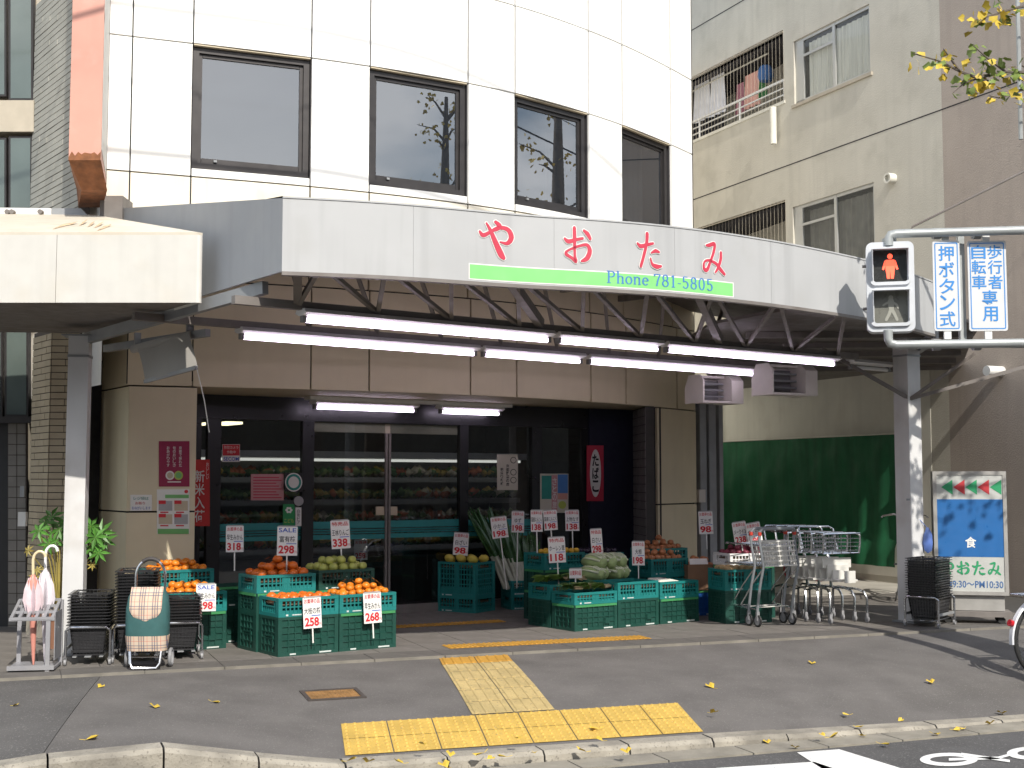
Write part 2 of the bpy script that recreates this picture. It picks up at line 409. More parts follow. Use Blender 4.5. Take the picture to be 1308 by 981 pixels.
# ---- shop floor, edging, tiles
floor = bpy.data.objects.new('shop_floor', None); COL.objects.link(floor); struct(floor); floor.location = stp(0, -2)
mb = MB(); mb.prism([stp(-9, .0)[:2], stp(9, .0)[:2], stp(9, -14)[:2], stp(-9, -14)[:2]], -.5, -.004)
mb.build('floor_slab', 'grout', floor, world=True)
for k in range(30):
    a, b = -9 + k * .6, -9 + (k + 1) * .6
    mb = MB(); mb.prism([stp(a + .003, .02)[:2], stp(b - .003, .02)[:2], stp(b - .003, .002)[:2], stp(a + .003, .002)[:2]], -.2, .002)
    mb.build('edging_strip', 'line_concrete', floor, world=True)
def tile_row(s0, s1, t0, t1, L_, mat, name='floor_tile', x0=0):
    s = s0
    while s < s1 - 1e-6:
        e = min(s + L_, s1); g = .003
        me = None
        mb = MB(); mb.prism([(g, g), (e - s - g, g), (e - s - g, t1 - t0 - g), (g, t1 - t0 - g)], -.01, 0)
        o = mb.build(name, mat, floor); o.rotation_euler = (0, 0, STREET); o.location = stp(s, t1, random.uniform(-.0008, .0008)) - floor.location
        s = e
tile_row(-7.2, 8.4, -.36, -.002, .6, 'tile_dark')
for j in range(6): tile_row(-6.0, 6.3, -.36 - .45 * (j + 1), -.36 - .45 * j, .45, 'tile_grey')
tile_row(-7.2, 8.4, -6.6, -3.06, 1.8, 'tile_grey', 'floor_slab_piece')
ent = bpy.data.objects.new('entrance_tactile', None); COL.objects.link(ent); struct(ent); ent.location = stp(0, -.6)
e0, e1 = st_of(atz(551, 820)), st_of(atz(792, 806))
for i in range(6): 
    a, b = lerp(e0[0], e1[0], i / 6), lerp(e0[0], e1[0], (i + 1) / 6); block([(a, -.62), (b, -.62), (b, -.36), (a, -.36)], 'fine', 'tactile_orange', ent, .004)
e0, e1 = st_of(atz(470, 805)), st_of(atz(648, 795))
for i in range(5):
    a, b = lerp(e0[0], e1[0], i / 5), lerp(e0[0], e1[0], (i + 1) / 5); t0, t1 = lerp(e0[1], e1[1], i / 5), lerp(e0[1], e1[1], (i + 1) / 5)
    block([(a, t0 - .24), (b, t1 - .24), (b, t1), (a, t0)], 'fine', 'tactile_orange', ent, .004)
# ---- road paint: crossing bar and bicycle mark
def paint(poly, name='road_marking'):
    mb = MB(); mb.add([(*atz(x, y, ROAD_Z + .004)[:2], ROAD_Z + .004) for x, y in poly], [tuple(range(len(poly)))]); return mb.build(name, 'road_paint', marks, world=True)
marks = bpy.data.objects.new('road_markings', None); COL.objects.link(marks); struct(marks); marks.location = atz(1100, 975, ROAD_Z)
paint([(1018, 961), (1072, 957), (1150, 981), (1190, 993), (1075, 998)])
paint([(915, 981), (1040, 973), (1090, 990), (900, 1000)])
def ring(cx, cy, rx, ry, w):
    mb = MB(); n = 36; vs = []
    for k in range(n):
        a = 2 * math.pi * k / n
        for q in (1, 0): vs.append((*atz(cx + (rx - w * (1 - q)) * math.cos(a), cy + (ry - w * .33 * (1 - q)) * math.sin(a), ROAD_Z + .004)[:2], ROAD_Z + .004))
    mb.add(vs, [(2 * k, 2 * k + 1, (2 * k + 3) % (2 * n), (2 * k + 2) % (2 * n)) for k in range(n)]); mb.build('bicycle_mark_ring', 'road_paint', marks, world=True)
ring(1212, 970, 37, 8.5, 13); ring(1322, 962, 36, 8.5, 13)
def pline(a, b, w):
    mb = MB(); mb.add([(*atz(x, y, ROAD_Z + .0055)[:2], ROAD_Z + .0055) for x, y in ((a[0], a[1] - w), (b[0], b[1] - w), (b[0], b[1] + w), (a[0], a[1] + w))], [(0, 1, 2, 3)]); mb.build('bicycle_mark_stroke', 'road_paint', marks, world=True)
pline((1212, 970), (1275, 968), 1.6); pline((1228, 963), (1290, 972), 1.6); pline((1275, 968), (1300, 961), 1.6)
# ---- utility cover
P4 = [atz(x, y, 0) for x, y in ((386, 880), (463, 879), (466, 891), (388, 893))]
c0 = atz(425, 886, -.07); s_, t_ = st_of(c0)
cov = thing('utility_cover', 'rusty rectangular iron utility cover set in the asphalt pavement', 'manhole cover', stp(s_, t_, pav_z(s_, t_)), STREET)
M('cover_rust', (.24, .13, .045), .8, var=.3, scale=10, bump=.4, bscale=40); M('cover_iron', (.06, .05, .045), .7, var=.2)
tilt = math.atan((pav_z(s_, t_ + .15) - pav_z(s_, t_ - .15)) / .3)
cov.rotation_euler = (-tilt * -1 * -1, 0, STREET)
mb = MB()
for a, b in (((-.21, -.15), (.21, -.12)), ((-.21, .12), (.21, .15)), ((-.21, -.12), (-.18, .12)), ((.18, -.12), (.21, .12))): mb.box2((*a, -.01), (*b, .008))
mb.build('frame', 'cover_iron', cov)
mb = MB(); mb.box2((-.178, -.118, -.02), (.178, .118, .004))
for i in range(11):
    for j in range(5): mb.box((-.15 + i * .03, -.09 + j * .045, .005), (.018, .012, .006))
mb.build('lid', 'cover_rust', cov)
# ------------------------------------------------------------------ the shop's curved front (surveyed plan)
_al = ([100, 285, 500, 705, 826, 884], [5011, 5011, 3769, 2433, 1915, 1769])
def _integ(p0, p1, Y, n=150):
    out = []
    for i in range(n):
        px = p0 + (p1 - p0) * (i + .5) / n; du = (p1 - p0) / n / F; u = (px - 654) / F; t = F / (interp(px, *_al) - 654)
        Y *= math.exp(t * du / (1 - u * t)); out.append((p0 + (p1 - p0) * (i + 1) / n, Y))
    return out
_Y0 = 10.05 * F / 1400
_pr = _integ(200, 110, _Y0)[::-1] + [(200, _Y0)] + _integ(200, 905, _Y0)
_px = [p for p, _ in _pr]; _py = [y for _, y in _pr]
def Yf(q): return interp(q, _px, _py)
def fpt(q): Y = Yf(q); return Vector(((q - 654) / F * Y, Y, 0))
def fnorm(q):
    d = (fpt(q + 1) - fpt(q - 1)).normalized(); return Vector((d.y, -d.x, 0))
def fac(q, z, off=0): p = fpt(q) + fnorm(q) * off; return Vector((p.x, p.y, z))
def qpx(px, py): d = ray(px, py); return 654 + F * d.x / d.y
ZR = [1.16, 2.31, 3.31, 4.29, 5.565, 6.525, 7.8, 9.0]
seam_up = [qpx(137, 150), qpx(168, 120), qpx(247, 55), qpx(398, 75), qpx(473, 88), qpx(598, 107), qpx(658, 125), qpx(752, 145), qpx(795, 158), qpx(857, 187), qpx(885, 200)]
shop = thing('shop_building', 'white curved panel shop building with four square bronze windows above a canopy', 'building', (fpt(450).x, fpt(450).y, 0))
def curved(mb, q0, q1, z0, z1, off, th, n=5):
    qs = [lerp(q0, q1, i / n) for i in range(n + 1)]; m = n + 1
    vs = [fac(q, z0, off) for q in qs] + [fac(q, z1, off) for q in qs] + [fac(q, z0, off - th) for q in qs] + [fac(q, z1, off - th) for q in qs]
    fs = []
    for i in range(n):
        fs += [(i, i + 1, m + i + 1, m + i), (2 * m + i + 1, 2 * m + i, 3 * m + i, 3 * m + i + 1), (m + i, m + i + 1, 3 * m + i + 1, 3 * m + i), (i + 1, i, 2 * m + i, 2 * m + i + 1)]
    fs += [(0, m, 3 * m, 2 * m), (n, 2 * m + n, 3 * m + n, m + n)]
    return mb.add(vs, fs)
GAP = 1.0       # half joint in survey pixels (about 6 mm)
def panel(q0, q1, z0, z1, mat, name='wall_panel'):
    mb = MB(); g = GAP
    curved(mb, q0 + g, q1 - g, z0 + .0075, z1 - .0075, random.uniform(-.0015, .0015), .03, 5); return mb.build(name, mat, shop, world=True, smooth=True)
back = MB()
win_cols = (2, 4, 6, 8)
rows_up = [(3.31, 4.29), (4.29, 5.565), (5.565, 6.525), (6.525, 7.8), (7.8, 9.0)]
for ci in range(10):
    q0, q1 = seam_up[ci], seam_up[ci + 1]
    for (z0, z1) in rows_up:
        if (z0, z1) == (4.29, 5.565) and ci in win_cols:
            continue
        if z0 < 3.4:
            panel(q0, q1, z0, 3.72, 'panel_beige'); panel(q0, q1, 3.72, z1, 'panel_dirty')
        else: panel(q0, q1, z0, z1, 'panel_white')
        curved(back, q0, q1, z0, z1, -.032, .05)
# band over the shop opening
low = [qpx(163, 450), qpx(246, 470), qpx(397, 480), qpx(471.5, 480), qpx(601, 480), qpx(660, 490), qpx(755, 490), qpx(800, 500), qpx(865, 510), qpx(889, 515)]
for a, b in zip(low, low[1:]):
    panel(a, b, 2.31, 3.31, 'panel_beige'); curved(back, a, b, 2.33, 3.31, -.032, .05)
back.build('wall', 'backing', shop, world=True)
# windows in the curved wall
def shop_window(q0, q1, z0, z1, i):
    a, b = fac(q0, 0, -.05), fac(q1, 0, -.05); d = (b - a).normalized(); n = Vector((d.y, -d.x, 0)); Lw = (b - a).length
    def P(x, z, o): p = a + d * x + n * o; return Vector((p.x, p.y, z))
    w = MB(); fw = .056
    for x0, x1, za, zb in ((0, fw, z0, z1), (Lw - fw, Lw, z0, z1), (fw, Lw - fw, z1 - fw, z1), (fw, Lw - fw, z0, z0 + fw)):
        w.quadbox([P(x0, za, 0), P(x1, za, 0), P(x1, zb, 0), P(x0, zb, 0)], n, .09)
    win = w.build('window', 'bronze', shop, world=True)
    f2 = .036; s = MB(); x0_, x1_, a_, b_ = fw, Lw - fw, z0 + fw, z1 - fw
    for x0, x1, za, zb in ((x0_, x0_ + f2, a_, b_), (x1_ - f2, x1_, a_, b_), (x0_ + f2, x1_ - f2, b_ - f2, b_), (x0_ + f2, x1_ - f2, a_, a_ + f2 + .02)):
        s.quadbox([P(x0 + .002, za + .002, -.025), P(x1 - .002, za + .002, -.025), P(x1 - .002, zb - .002, -.025), P(x0 + .002, zb - .002, -.025)], n, .05)
    s.build('sash', 'bronze', win, world=True)
    g = MB(); g.quadbox([P(x0_ + f2 - .005, a_ + f2, -.04), P(x1_ - f2 + .005, a_ + f2, -.04), P(x1_ - f2 + .005, b_ - f2 + .005, -.04), P(x0_ + f2 - .005, b_ - f2 + .005, -.04)], n, .006)
    g.build('pane', 'window_glass', win, world=True)
    h = MB(); h.box(P(Lw * .2, z0 + fw + .03, -.01), (.03, .02, .02), math.atan2(d.y, d.x)); h.build('catch', 'grey_metal', win, world=True)
    k = MB()   # reveal: head and jambs in the wall thickness
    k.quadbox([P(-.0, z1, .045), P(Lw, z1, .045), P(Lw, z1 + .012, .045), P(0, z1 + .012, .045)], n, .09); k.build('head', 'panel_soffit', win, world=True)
    if i == 3:
        c = MB(); nn = 26
        for k2 in range(nn):
            xa, xb = Lw * k2 / nn, Lw * (k2 + 1) / nn
            c.add([P(xa, z0, -.35 + .03 * math.sin(k2 * 2.1)), P(xb, z0, -.35 + .03 * math.sin((k2 + 1) * 2.1)), P(xb, z1, -.35 + .03 * math.sin((k2 + 1) * 2.1)), P(xa, z1, -.35 + .03 * math.sin(k2 * 2.1))], [(0, 1, 2, 3)])
        c.build('curtain', 'interior_grey' if i == 3 else 'curtain', win, world=True)
for i, ci in enumerate(win_cols):
    q0, q1 = seam_up[ci] + GAP, seam_up[ci + 1] - GAP
    panel(seam_up[ci], seam_up[ci + 1], 4.29, 4.375, 'panel_white', 'sill_panel')
    shop_window(q0, q1, 4.38, 5.553, i)
# rooms behind, roof, flank walls
mb = MB()
qs = [lerp(seam_up[0], seam_up[-1], i / 8) for i in range(9)]
fr = [fac(q, 0, -.12) for q in qs]; bk = [fac(q, 0, -2.2) for q in qs]
for z in (4.02, 6.2):
    mb.add([(p.x, p.y, z) for p in fr + bk], [(i, i + 1, 9 + i + 1, 9 + i) for i in range(8)])
for i in range(8): mb.add([(bk[i].x, bk[i].y, 4.02), (bk[i + 1].x, bk[i + 1].y, 4.02), (bk[i + 1].x, bk[i + 1].y, 6.2), (bk[i].x, bk[i].y, 6.2)], [(0, 1, 2, 3)])
for i in (0, 8): mb.add([(fr[i].x, fr[i].y, 4.02), (bk[i].x, bk[i].y, 4.02), (bk[i].x, bk[i].y, 6.2), (fr[i].x, fr[i].y, 6.2)], [(0, 1, 2, 3)])
mb.build('upper_room', 'interior_grey', shop, world=True)
eR = fac(seam_up[-1], 0); eL = fac(seam_up[0], 0)
mb = MB(); rb = Vector((eR.x + .6, eR.y + 8, 0)); lb = Vector((eL.x - 3.4, eL.y + 5, 0))
mb.add([(*eR[:2], 0), (*rb[:2], 0), (*rb[:2], 9), (*eR[:2], 9)], [(0, 1, 2, 3)])
mb.add([(*eL[:2], 2.31), (*lb[:2], 2.31), (*lb[:2], 9), (*eL[:2], 9)], [(0, 1, 2, 3)])
mb.add([(*rb[:2], 0), (*lb[:2], 0), (*lb[:2], 9), (*rb[:2], 9)], [(0, 1, 2, 3)])
mb.build('flank_wall', 'panel_white', shop, world=True)
mb = MB(); qs2 = [lerp(seam_up[0], seam_up[-1], i / 12) for i in range(13)]
mb.add([fac(q, 9.0, .02) for q in qs2] + [(*rb[:2], 9.0), (*lb[:2], 9.0)], [tuple(range(15))]); mb.build('roof', 'grey_metal', shop, world=True)
# ---- pillars at both ends of the opening
def corner_pillar(pts, rows, name):
    # pts: plan points along the visible faces, left to right
    for a, b in zip(pts, pts[1:]):
        a = Vector((*a[:2], 0)); b = Vector((*b[:2], 0)); d = (b - a).normalized(); n = Vector((d.y, -d.x, 0))
        for z0, z1 in rows:
            mb = MB(); g = .004
            mb.quadbox([a + d * g + Vector((0, 0, z0 + .008)), b - d * g + Vector((0, 0, z0 + .008)), b - d * g + Vector((0, 0, z1 - .008)), a + d * g + Vector((0, 0, z1 - .008))], n, .03); mb.build(name, 'panel_beige', shop, world=True)
        mb = MB(); i_ = -.032
        mb.quadbox([a + n * i_, b + n * i_, b + n * i_ + Vector((0, 0, 2.31)), a + n * i_ + Vector((0, 0, 2.31))], n, .02); mb.build('pillar_core', 'backing', shop, world=True)
rows_p = [(0, 1.16), (1.16, 2.31)]
pl0, pl1 = fac(qpx(163, 600), 0), fac(qpx(250, 600), 0)
side_dir = Vector((-.555, .83, 0))
corner_pillar([pl0 + side_dir * 1.5, pl0], rows_p + [(2.31, 3.31)], 'side_panel')
corner_pillar([pl0, pl1, pl1 + fnorm(250) * -1.0], rows_p, 'pillar_panel')
pr0, pr1 = fac(qpx(840, 600), 0), fac(qpx(889.5, 600), 0)
corner_pillar([pr0 + Vector((-.18, .35, 0)), pr0, pr1, pr1 + Vector((.05, 1, 0))], rows_p, 'pillar_panel')
# ---- glazed shop front, set back
GP = Vector((-.995, 14.4, 0)); GD = Vector((1, .653, 0)).normalized(); GN = Vector((GD.y, -GD.x, 0))
def gl(px, py, off=0): p = onplane(px, py, GP + GN * off, GN); return p
def gx(px): return (gl(px, 600) - GP).dot(GD)
def gp(x, z, off=0): p = GP + GD * x + GN * off; return Vector((p.x, p.y, z))
front = shop
XL, XR = gx(246), gx(806)
mulls = [gx(252), gx(272), gx(392), gx(591), gx(684), gx(745)]
mb = MB(); mb.quadbox([gp(XL, 2.07, .03), gp(XR, 2.07, .03), gp(XR, 2.31, .03), gp(XL, 2.31, .03)], GN, .08); mb.build('head_panel', 'black_frame', front, world=True)
mb = MB(); mb.quadbox([gp(XL, 0, .03), gp(gx(745), 0, .03), gp(gx(745), .09, .03), gp(XL, .09, .03)], GN, .07); mb.build('threshold', 'dark_steel', front, world=True)
for x, w in zip(mulls, (.05, .14, .13, .11, .14, .09)):
    mb = MB(); mb.quadbox([gp(x - w / 2, .092, .035), gp(x + w / 2, .092, .035), gp(x + w / 2, 2.068, .035), gp(x - w / 2, 2.068, .035)], GN, .07); mb.build('mullion', 'black_frame', front, world=True)
xm = gx(495); mb = MB()
for dx in (-.02, .02): mb.quadbox([gp(xm + dx - .013, .092, .02), gp(xm + dx + .013, .092, .02), gp(xm + dx + .013, 1.955, .02), gp(xm + dx - .013, 1.955, .02)], GN, .03)
mb.build('door_stile', 'dark_steel', front, world=True)
edges = [(mulls[0], mulls[1]), (mulls[1] + .07, mulls[2] - .065), (mulls[2] + .065, xm - .034), (xm + .034, mulls[3] - .055), (mulls[3] + .055, mulls[4] - .07), (mulls[4] + .07, mulls[5])]
for a, b in edges:
    mb = MB(); mb.quadbox([gp(a, .095, 0), gp(b, .095, 0), gp(b, 2.065, 0), gp(a, 2.065, 0)], GN, .008); mb.build('pane', 'shop_glass', front, world=True)
M('teal_film', (.02, .22, .22), .5); M('blind', (.34, .30, .22), .8)
def film(px0, px1, ytop0, ytop1, hpx):
    for f0, f1 in ((0, .40), (.46, .54), (.60, .68), (.74, 1.0)):
        mb = MB(); n = 1
        a = gl(px0, ytop0 + hpx * f1, .004); b = gl(px1, ytop1 + hpx * f1, .004); c = gl(px1, ytop1 + hpx * f0, .004); d = gl(px0, ytop0 + hpx * f0, .004)
        mb.quadbox([a, b, c, d], GN, .002); mb.build('stripe', 'teal_film', front, world=True)
film(276, 386, 669.5, 667, 23); film(397, 493, 666.5, 665, 23); film(497, 587, 665, 663, 22); film(595, 681, 664, 663, 21)
mb = MB(); mb.quadbox([gp(mulls[2] + .07, 1.96, -.02), gp(mulls[3] - .06, 1.96, -.02), gp(mulls[3] - .06, 2.06, -.02), gp(mulls[2] + .07, 2.06, -.02)], GN, .03); mb.build('blind_box', 'blind', front, world=True)
# right end: navy wall, tiled return
xa = gx(745) + .05
mb = MB(); mb.quadbox([gp(xa, 0, .06), gp(XR + .4, 0, .06), gp(XR + .4, 2.31, .06), gp(xa, 2.31, .06)], GN, .1); mb.build('end_wall', 'navy', front, world=True)
M('small_tile', (.20, .185, .18), .45, var=.12)
t0 = gp(gx(805), 0, .065); t1 = fac(qpx(827, 600), 0, -.02); td = (t1 - t0); tl = td.length; td.normalize(); tn = Vector((td.y, -td.x, 0))
mb = MB(); mb.quadbox([t0, t1, t1 + Vector((0, 0, 2.31)), t0 + Vector((0, 0, 2.31))], tn, .1); rw = mb.build('return_wall', 'grout', front, world=True)
nx, nz = 5, 23; me = None
for i in range(nx):
    for j in range(nz):
        mb = MB(); a = t0 + td * (tl * i / nx + .004) + tn * .006; b = t0 + td * (tl * (i + 1) / nx - .004) + tn * .006; z0, z1 = j * .1 + .004, (j + 1) * .1 - .004
        mb.quadbox([a + Vector((0, 0, z0)), b + Vector((0, 0, z0)), b + Vector((0, 0, z1)), a + Vector((0, 0, z1))], tn, .006); mb.build('tile', 'small_tile', rw, world=True)
# soffit between the outer wall and the glass
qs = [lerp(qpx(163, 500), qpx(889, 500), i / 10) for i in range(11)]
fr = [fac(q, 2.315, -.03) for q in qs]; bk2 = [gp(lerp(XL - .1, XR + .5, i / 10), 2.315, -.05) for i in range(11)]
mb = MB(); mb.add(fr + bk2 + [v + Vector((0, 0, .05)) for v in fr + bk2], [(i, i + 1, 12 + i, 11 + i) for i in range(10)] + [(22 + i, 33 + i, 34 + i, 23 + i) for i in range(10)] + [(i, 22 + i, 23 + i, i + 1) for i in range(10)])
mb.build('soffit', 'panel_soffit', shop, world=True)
# sales room
room = shop
D_ = 5.0
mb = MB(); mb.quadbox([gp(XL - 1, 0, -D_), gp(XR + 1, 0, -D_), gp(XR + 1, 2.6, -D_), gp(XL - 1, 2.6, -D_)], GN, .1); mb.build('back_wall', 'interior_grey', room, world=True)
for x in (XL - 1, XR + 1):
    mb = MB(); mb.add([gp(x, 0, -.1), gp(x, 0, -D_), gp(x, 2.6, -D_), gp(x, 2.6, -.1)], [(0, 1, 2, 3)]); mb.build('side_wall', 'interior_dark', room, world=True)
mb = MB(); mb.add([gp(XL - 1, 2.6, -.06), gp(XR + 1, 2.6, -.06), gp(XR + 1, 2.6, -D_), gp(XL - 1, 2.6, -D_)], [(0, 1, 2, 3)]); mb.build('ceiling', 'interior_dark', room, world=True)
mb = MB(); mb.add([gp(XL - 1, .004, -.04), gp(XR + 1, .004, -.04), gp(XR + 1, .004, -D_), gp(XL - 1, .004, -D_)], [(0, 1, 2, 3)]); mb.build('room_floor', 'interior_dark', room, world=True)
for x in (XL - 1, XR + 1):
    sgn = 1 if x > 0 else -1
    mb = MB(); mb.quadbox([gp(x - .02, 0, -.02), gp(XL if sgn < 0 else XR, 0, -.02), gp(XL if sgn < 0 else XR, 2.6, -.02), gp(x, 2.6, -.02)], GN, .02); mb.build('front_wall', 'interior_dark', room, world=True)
# ------------------------------------------------------------------ canopy
ZB, ZT = 2.85, 3.35
_fb = [(360, 346.5), (440, 349.5), (525, 353.8), (661, 363), (770, 368.5), (854, 374), (938, 382), (1022, 392.5), (1102, 405), (1150, 415), (1195, 427)]
_fp = [atz(x, y, ZB) for x, y in _fb]
_fq = [654 + F * p.x / p.y for p in _fp]
_sm = catmull([(q, p.x, p.y) for q, p in zip(_fq, _fp)], 10)
def cpt(q):
    xs = [a[0] for a in _sm]; return Vector((interp(q, xs, [a[1] for a in _sm]), interp(q, xs, [a[2] for a in _sm]), 0))
def cnorm(q):
    d = (cpt(q + 4) - cpt(q - 4)).normalized(); return Vector((d.y, -d.x, 0))
def can(q, z, off=0): p = cpt(q) + cnorm(q) * off; return Vector((p.x, p.y, z))
Q0, Q1 = _fq[0], _fq[-1]
canopy = thing('canopy', 'curved light grey metal shop canopy with red brush lettering and a phone number', 'canopy', (cpt(700).x, cpt(700).y, ZB))
def cstrip(mb, q0, q1, z0, z1, off, th, n=8, zf=None):
    qs = [lerp(q0, q1, i / n) for i in range(n + 1)]; m = n + 1
    vs = [can(q, z0, off) for q in qs] + [can(q, z1, off) for q in qs] + [can(q, z0, off - th) for q in qs] + [can(q, z1, off - th) for q in qs]; fs = []
    for i in range(n): fs += [(i, i + 1, m + i + 1, m + i), (2 * m + i + 1, 2 * m + i, 3 * m + i, 3 * m + i + 1), (m + i, m + i + 1, 3 * m + i + 1, 3 * m + i), (i + 1, i, 2 * m + i, 2 * m + i + 1)]
    fs += [(0, m, 3 * m, 2 * m), (n, 2 * m + n, 3 * m + n, m + n)]; return mb.add(vs, fs)
cuts = [Q0, qpx(528, 300), qpx(708, 320), qpx(862, 340), qpx(985, 350), Q1]
for a, b in zip(cuts, cuts[1:]):
    mb = MB(); cstrip(mb, a + .12, b - .12, ZB, ZT, 0, .02, 12); mb.build('fascia_panel', 'fascia', canopy, world=True, smooth=True)
mb = MB(); cstrip(mb, Q0, Q1, ZT, ZT + .012, .006, .1, 40); mb.build('top_flashing', 'fascia', canopy, world=True)
mb = MB(); cstrip(mb, Q0, Q1, ZB - .025, ZB, .005, .06, 40); mb.build('drip_edge', 'dark_steel', canopy, world=True)
# end gable on the left
cl = can(Q0, 0); wl_ = Vector((-3.74, 11.72, 0)); ed = (wl_ - cl).normalized(); en = Vector((-abs(ed.y), -abs(ed.x), 0)).normalized()
mb = MB(); mb.quadbox([Vector((wl_.x, wl_.y, ZB)), Vector((cl.x, cl.y, ZB)), Vector((cl.x, cl.y, ZT)), Vector((wl_.x, wl_.y, 3.93))], en, .02); mb.build('end_panel', 'fascia_grey', canopy, world=True)
# sloping roof sheet up to the wall
NQ = 24; qs = [lerp(Q0, Q1, i / NQ) for i in range(NQ + 1)]
wq = [lerp(qpx(140, 270), qpx(889, 400), i / NQ) for i in range(NQ + 1)]
a_ = [can(q, ZT - .01, -.03) for q in qs]; b_ = []
for i in range(NQ + 1):
    p = fac(wq[i], 3.72, .0); b_.append(p)
b_[-1] = Vector((4.5, 15.2, 3.1)); b_[-2] = Vector((3.3, 15.75, 3.3)); b_[-3] = fac(885, 3.55, 0)
mb = MB(); mb.add(a_ + b_ + [v + Vector((0, 0, .03)) for v in a_ + b_], [(i, NQ + 1 + i, NQ + 2 + i, i + 1) for i in range(NQ)] + [(2 * NQ + 2 + i, 2 * NQ + 3 + i, 3 * NQ + 4 + i, 3 * NQ + 3 + i) for i in range(NQ)])
mb.build('roof_sheet', 'dark_steel', canopy, world=True)
# trusses
def truss(P, zt, zb, mat, name, step=1, w=.045):
    for za in (zt, zb):
        mb = MB()
        for a, b in zip(P, P[1:]): mb.bar((a.x, a.y, za), (b.x, b.y, za), w, w * 1.2)
        mb.build(name + '_chord', mat, canopy, world=True)
    for i in range(len(P) - 1):
        a, b = P[i], P[i + 1]; m = (a + b) / 2
        for (p, q_) in ((Vector((a.x, a.y, zb)), Vector((m.x, m.y, zt))), (Vector((m.x, m.y, zt)), Vector((b.x, b.y, zb)))):
            mb = MB(); mb.bar(p, q_, .03, .03); mb.build('brace', mat, canopy, world=True)
ZL = 2.6
r1a, r1b = atz(380, 408, ZL), atz(1070, 466, ZL); r2a, r2b = atz(301, 430, ZL), atz(966, 478.5, ZL)
r1d = (r1b - r1a).normalized()
mb = MB(); cstrip(mb, Q0 + 3, Q1 - 3, 2.90, 2.95, -.06, .05, 30); mb.build('front_chord', 'dark_steel', canopy, world=True)
NB_ = 9
for i in range(NB_):      # slanting lattice from the fascia back to the lamp beam
    e0, e1 = r1a.lerp(r1b, i / NB_) + Vector((0, 0, .1)), r1a.lerp(r1b, (i + 1) / NB_) + Vector((0, 0, .1)); m = can(lerp(Q0 + 10, Q1 - 60, (i + .5) / NB_), 2.92, -.09)
    for e in (e0, e1):
        mb = MB(); mb.bar(e, m, .032, .032); mb.build('brace', 'dark_steel', canopy, world=True)
for q, k in ((qpx(381, 380), .0), (qpx(655, 395), .37), (qpx(902, 400), .72)):
    p = can(q, 0, -.12); mb = MB(); mb.bar((p.x, p.y, 2.93), r1a.lerp(r1b, k) + Vector((0, 0, .13)), .06, .08); mb.build('hanger', 'dark_steel', canopy, world=True)
# the two lamp beams and rafters
def rowline(z, ax, ay, bx, by): return atz(ax, ay, z), atz(bx, by, z)
for a, b, ext in ((r1a, r1b, (-.5, .3)), (r2a, r2b, (-.85, .9))):
    d = (b - a).normalized(); mb = MB(); mb.bar(a + d * ext[0] + Vector((0, 0, .10)), b + d * ext[1] + Vector((0, 0, .10)), .06, .06); mb.build('lamp_beam', 'dark_steel', canopy, world=True)
for i in range(1, 9):
    q = lerp(Q0, Q1, i / 9.2); a = can(q, 3.22, -.1); k = lerp(qpx(200, 400), qpx(880, 420), i / 9.2); b = fac(k, 3.52, -.0)
    mb = MB(); mb.bar(a, b, .05, .07); mb.build('rafter', 'dark_steel', canopy, world=True)
    m_ = a.lerp(b, .42); f_ = max(0, min(1, i / 9.2)); g_ = r2a.lerp(r2b, f_) + Vector((0, 0, .1)); mb = MB(); mb.bar(m_, g_, .03, .03); mb.build('brace', 'dark_steel', canopy, world=True)
# eaves beam under the left end, posts
LPX = atY(98.5, 613, 10.9); LP = Vector((LPX.x, LPX.y, 0))
mb = MB(); mb.bar(Vector((cl.x, cl.y, 2.80)) + ed * .5 + Vector((.1, 0, 0)), Vector((LP.x, LP.y, 2.64)) + Vector((0, .05, 0)), .05, .09); mb.build('eaves_beam', 'grey_metal', canopy, world=True)
mb = MB(); pa = Vector((LP.x + .15, LP.y + .2, 2.58)); mb.bar(pa, r2a + Vector((-.2, -.1, .02)), .05, .06); mb.build('eaves_beam', 'grey_metal', canopy, world=True)
M('post_paint', (.62, .62, .62), .55, var=.06, scale=3, streak=.12, dirt=(.42, .38, .34), dirt_amt=.5)
def post(p, w, h, rz):
    mb = MB(); mb.box((p.x, p.y, h / 2), (w, w, h), rz); o = mb.build('post', 'post_paint', canopy, world=True)
    b = MB(); b.box((p.x, p.y, h - .17), (w + .012, w + .012, .02), rz); b.box((p.x, p.y, h + .005), (w + .1, w + .1, .012), rz); b.box((p.x, p.y, .012), (w + .09, w + .09, .02), rz); b.build('post_plate', 'grey_metal', o, world=True)
post(LP, .165, 2.66, R(8))
RPX = atY(1161, 613, 13.35); RP = Vector((RPX.x, RPX.y, 0)); post(RP, .19, 2.90, R(33))
# flat roof over the cart bay, between the shop and the flats
mb = MB(); e_ = can(Q1, 0); poly = [(2.6, 11.25), (e_.x - .12, e_.y + .12), (4.55, 12.4), (4.95, 13.8), (5.95, 17.0), (3.55, 22.2), (2.4, 16.6), (2.27, 16.0), (1.9, 14.6), (1.95, 12.6)]
mb.prism(poly, 2.97, 3.0); mb.build('side_roof', 'dark_steel', canopy, world=True)
for k in range(5):
    a = Vector((lerp(2.4, 2.6, k / 4), lerp(13.2, 17.5, k / 4), 2.93)); b = Vector((lerp(4.7, 5.8, k / 4), lerp(13.1, 17.0, k / 4), 2.93)); mb = MB(); mb.bar(a, b, .05, .06); mb.build('joist', 'dark_steel', canopy, world=True)
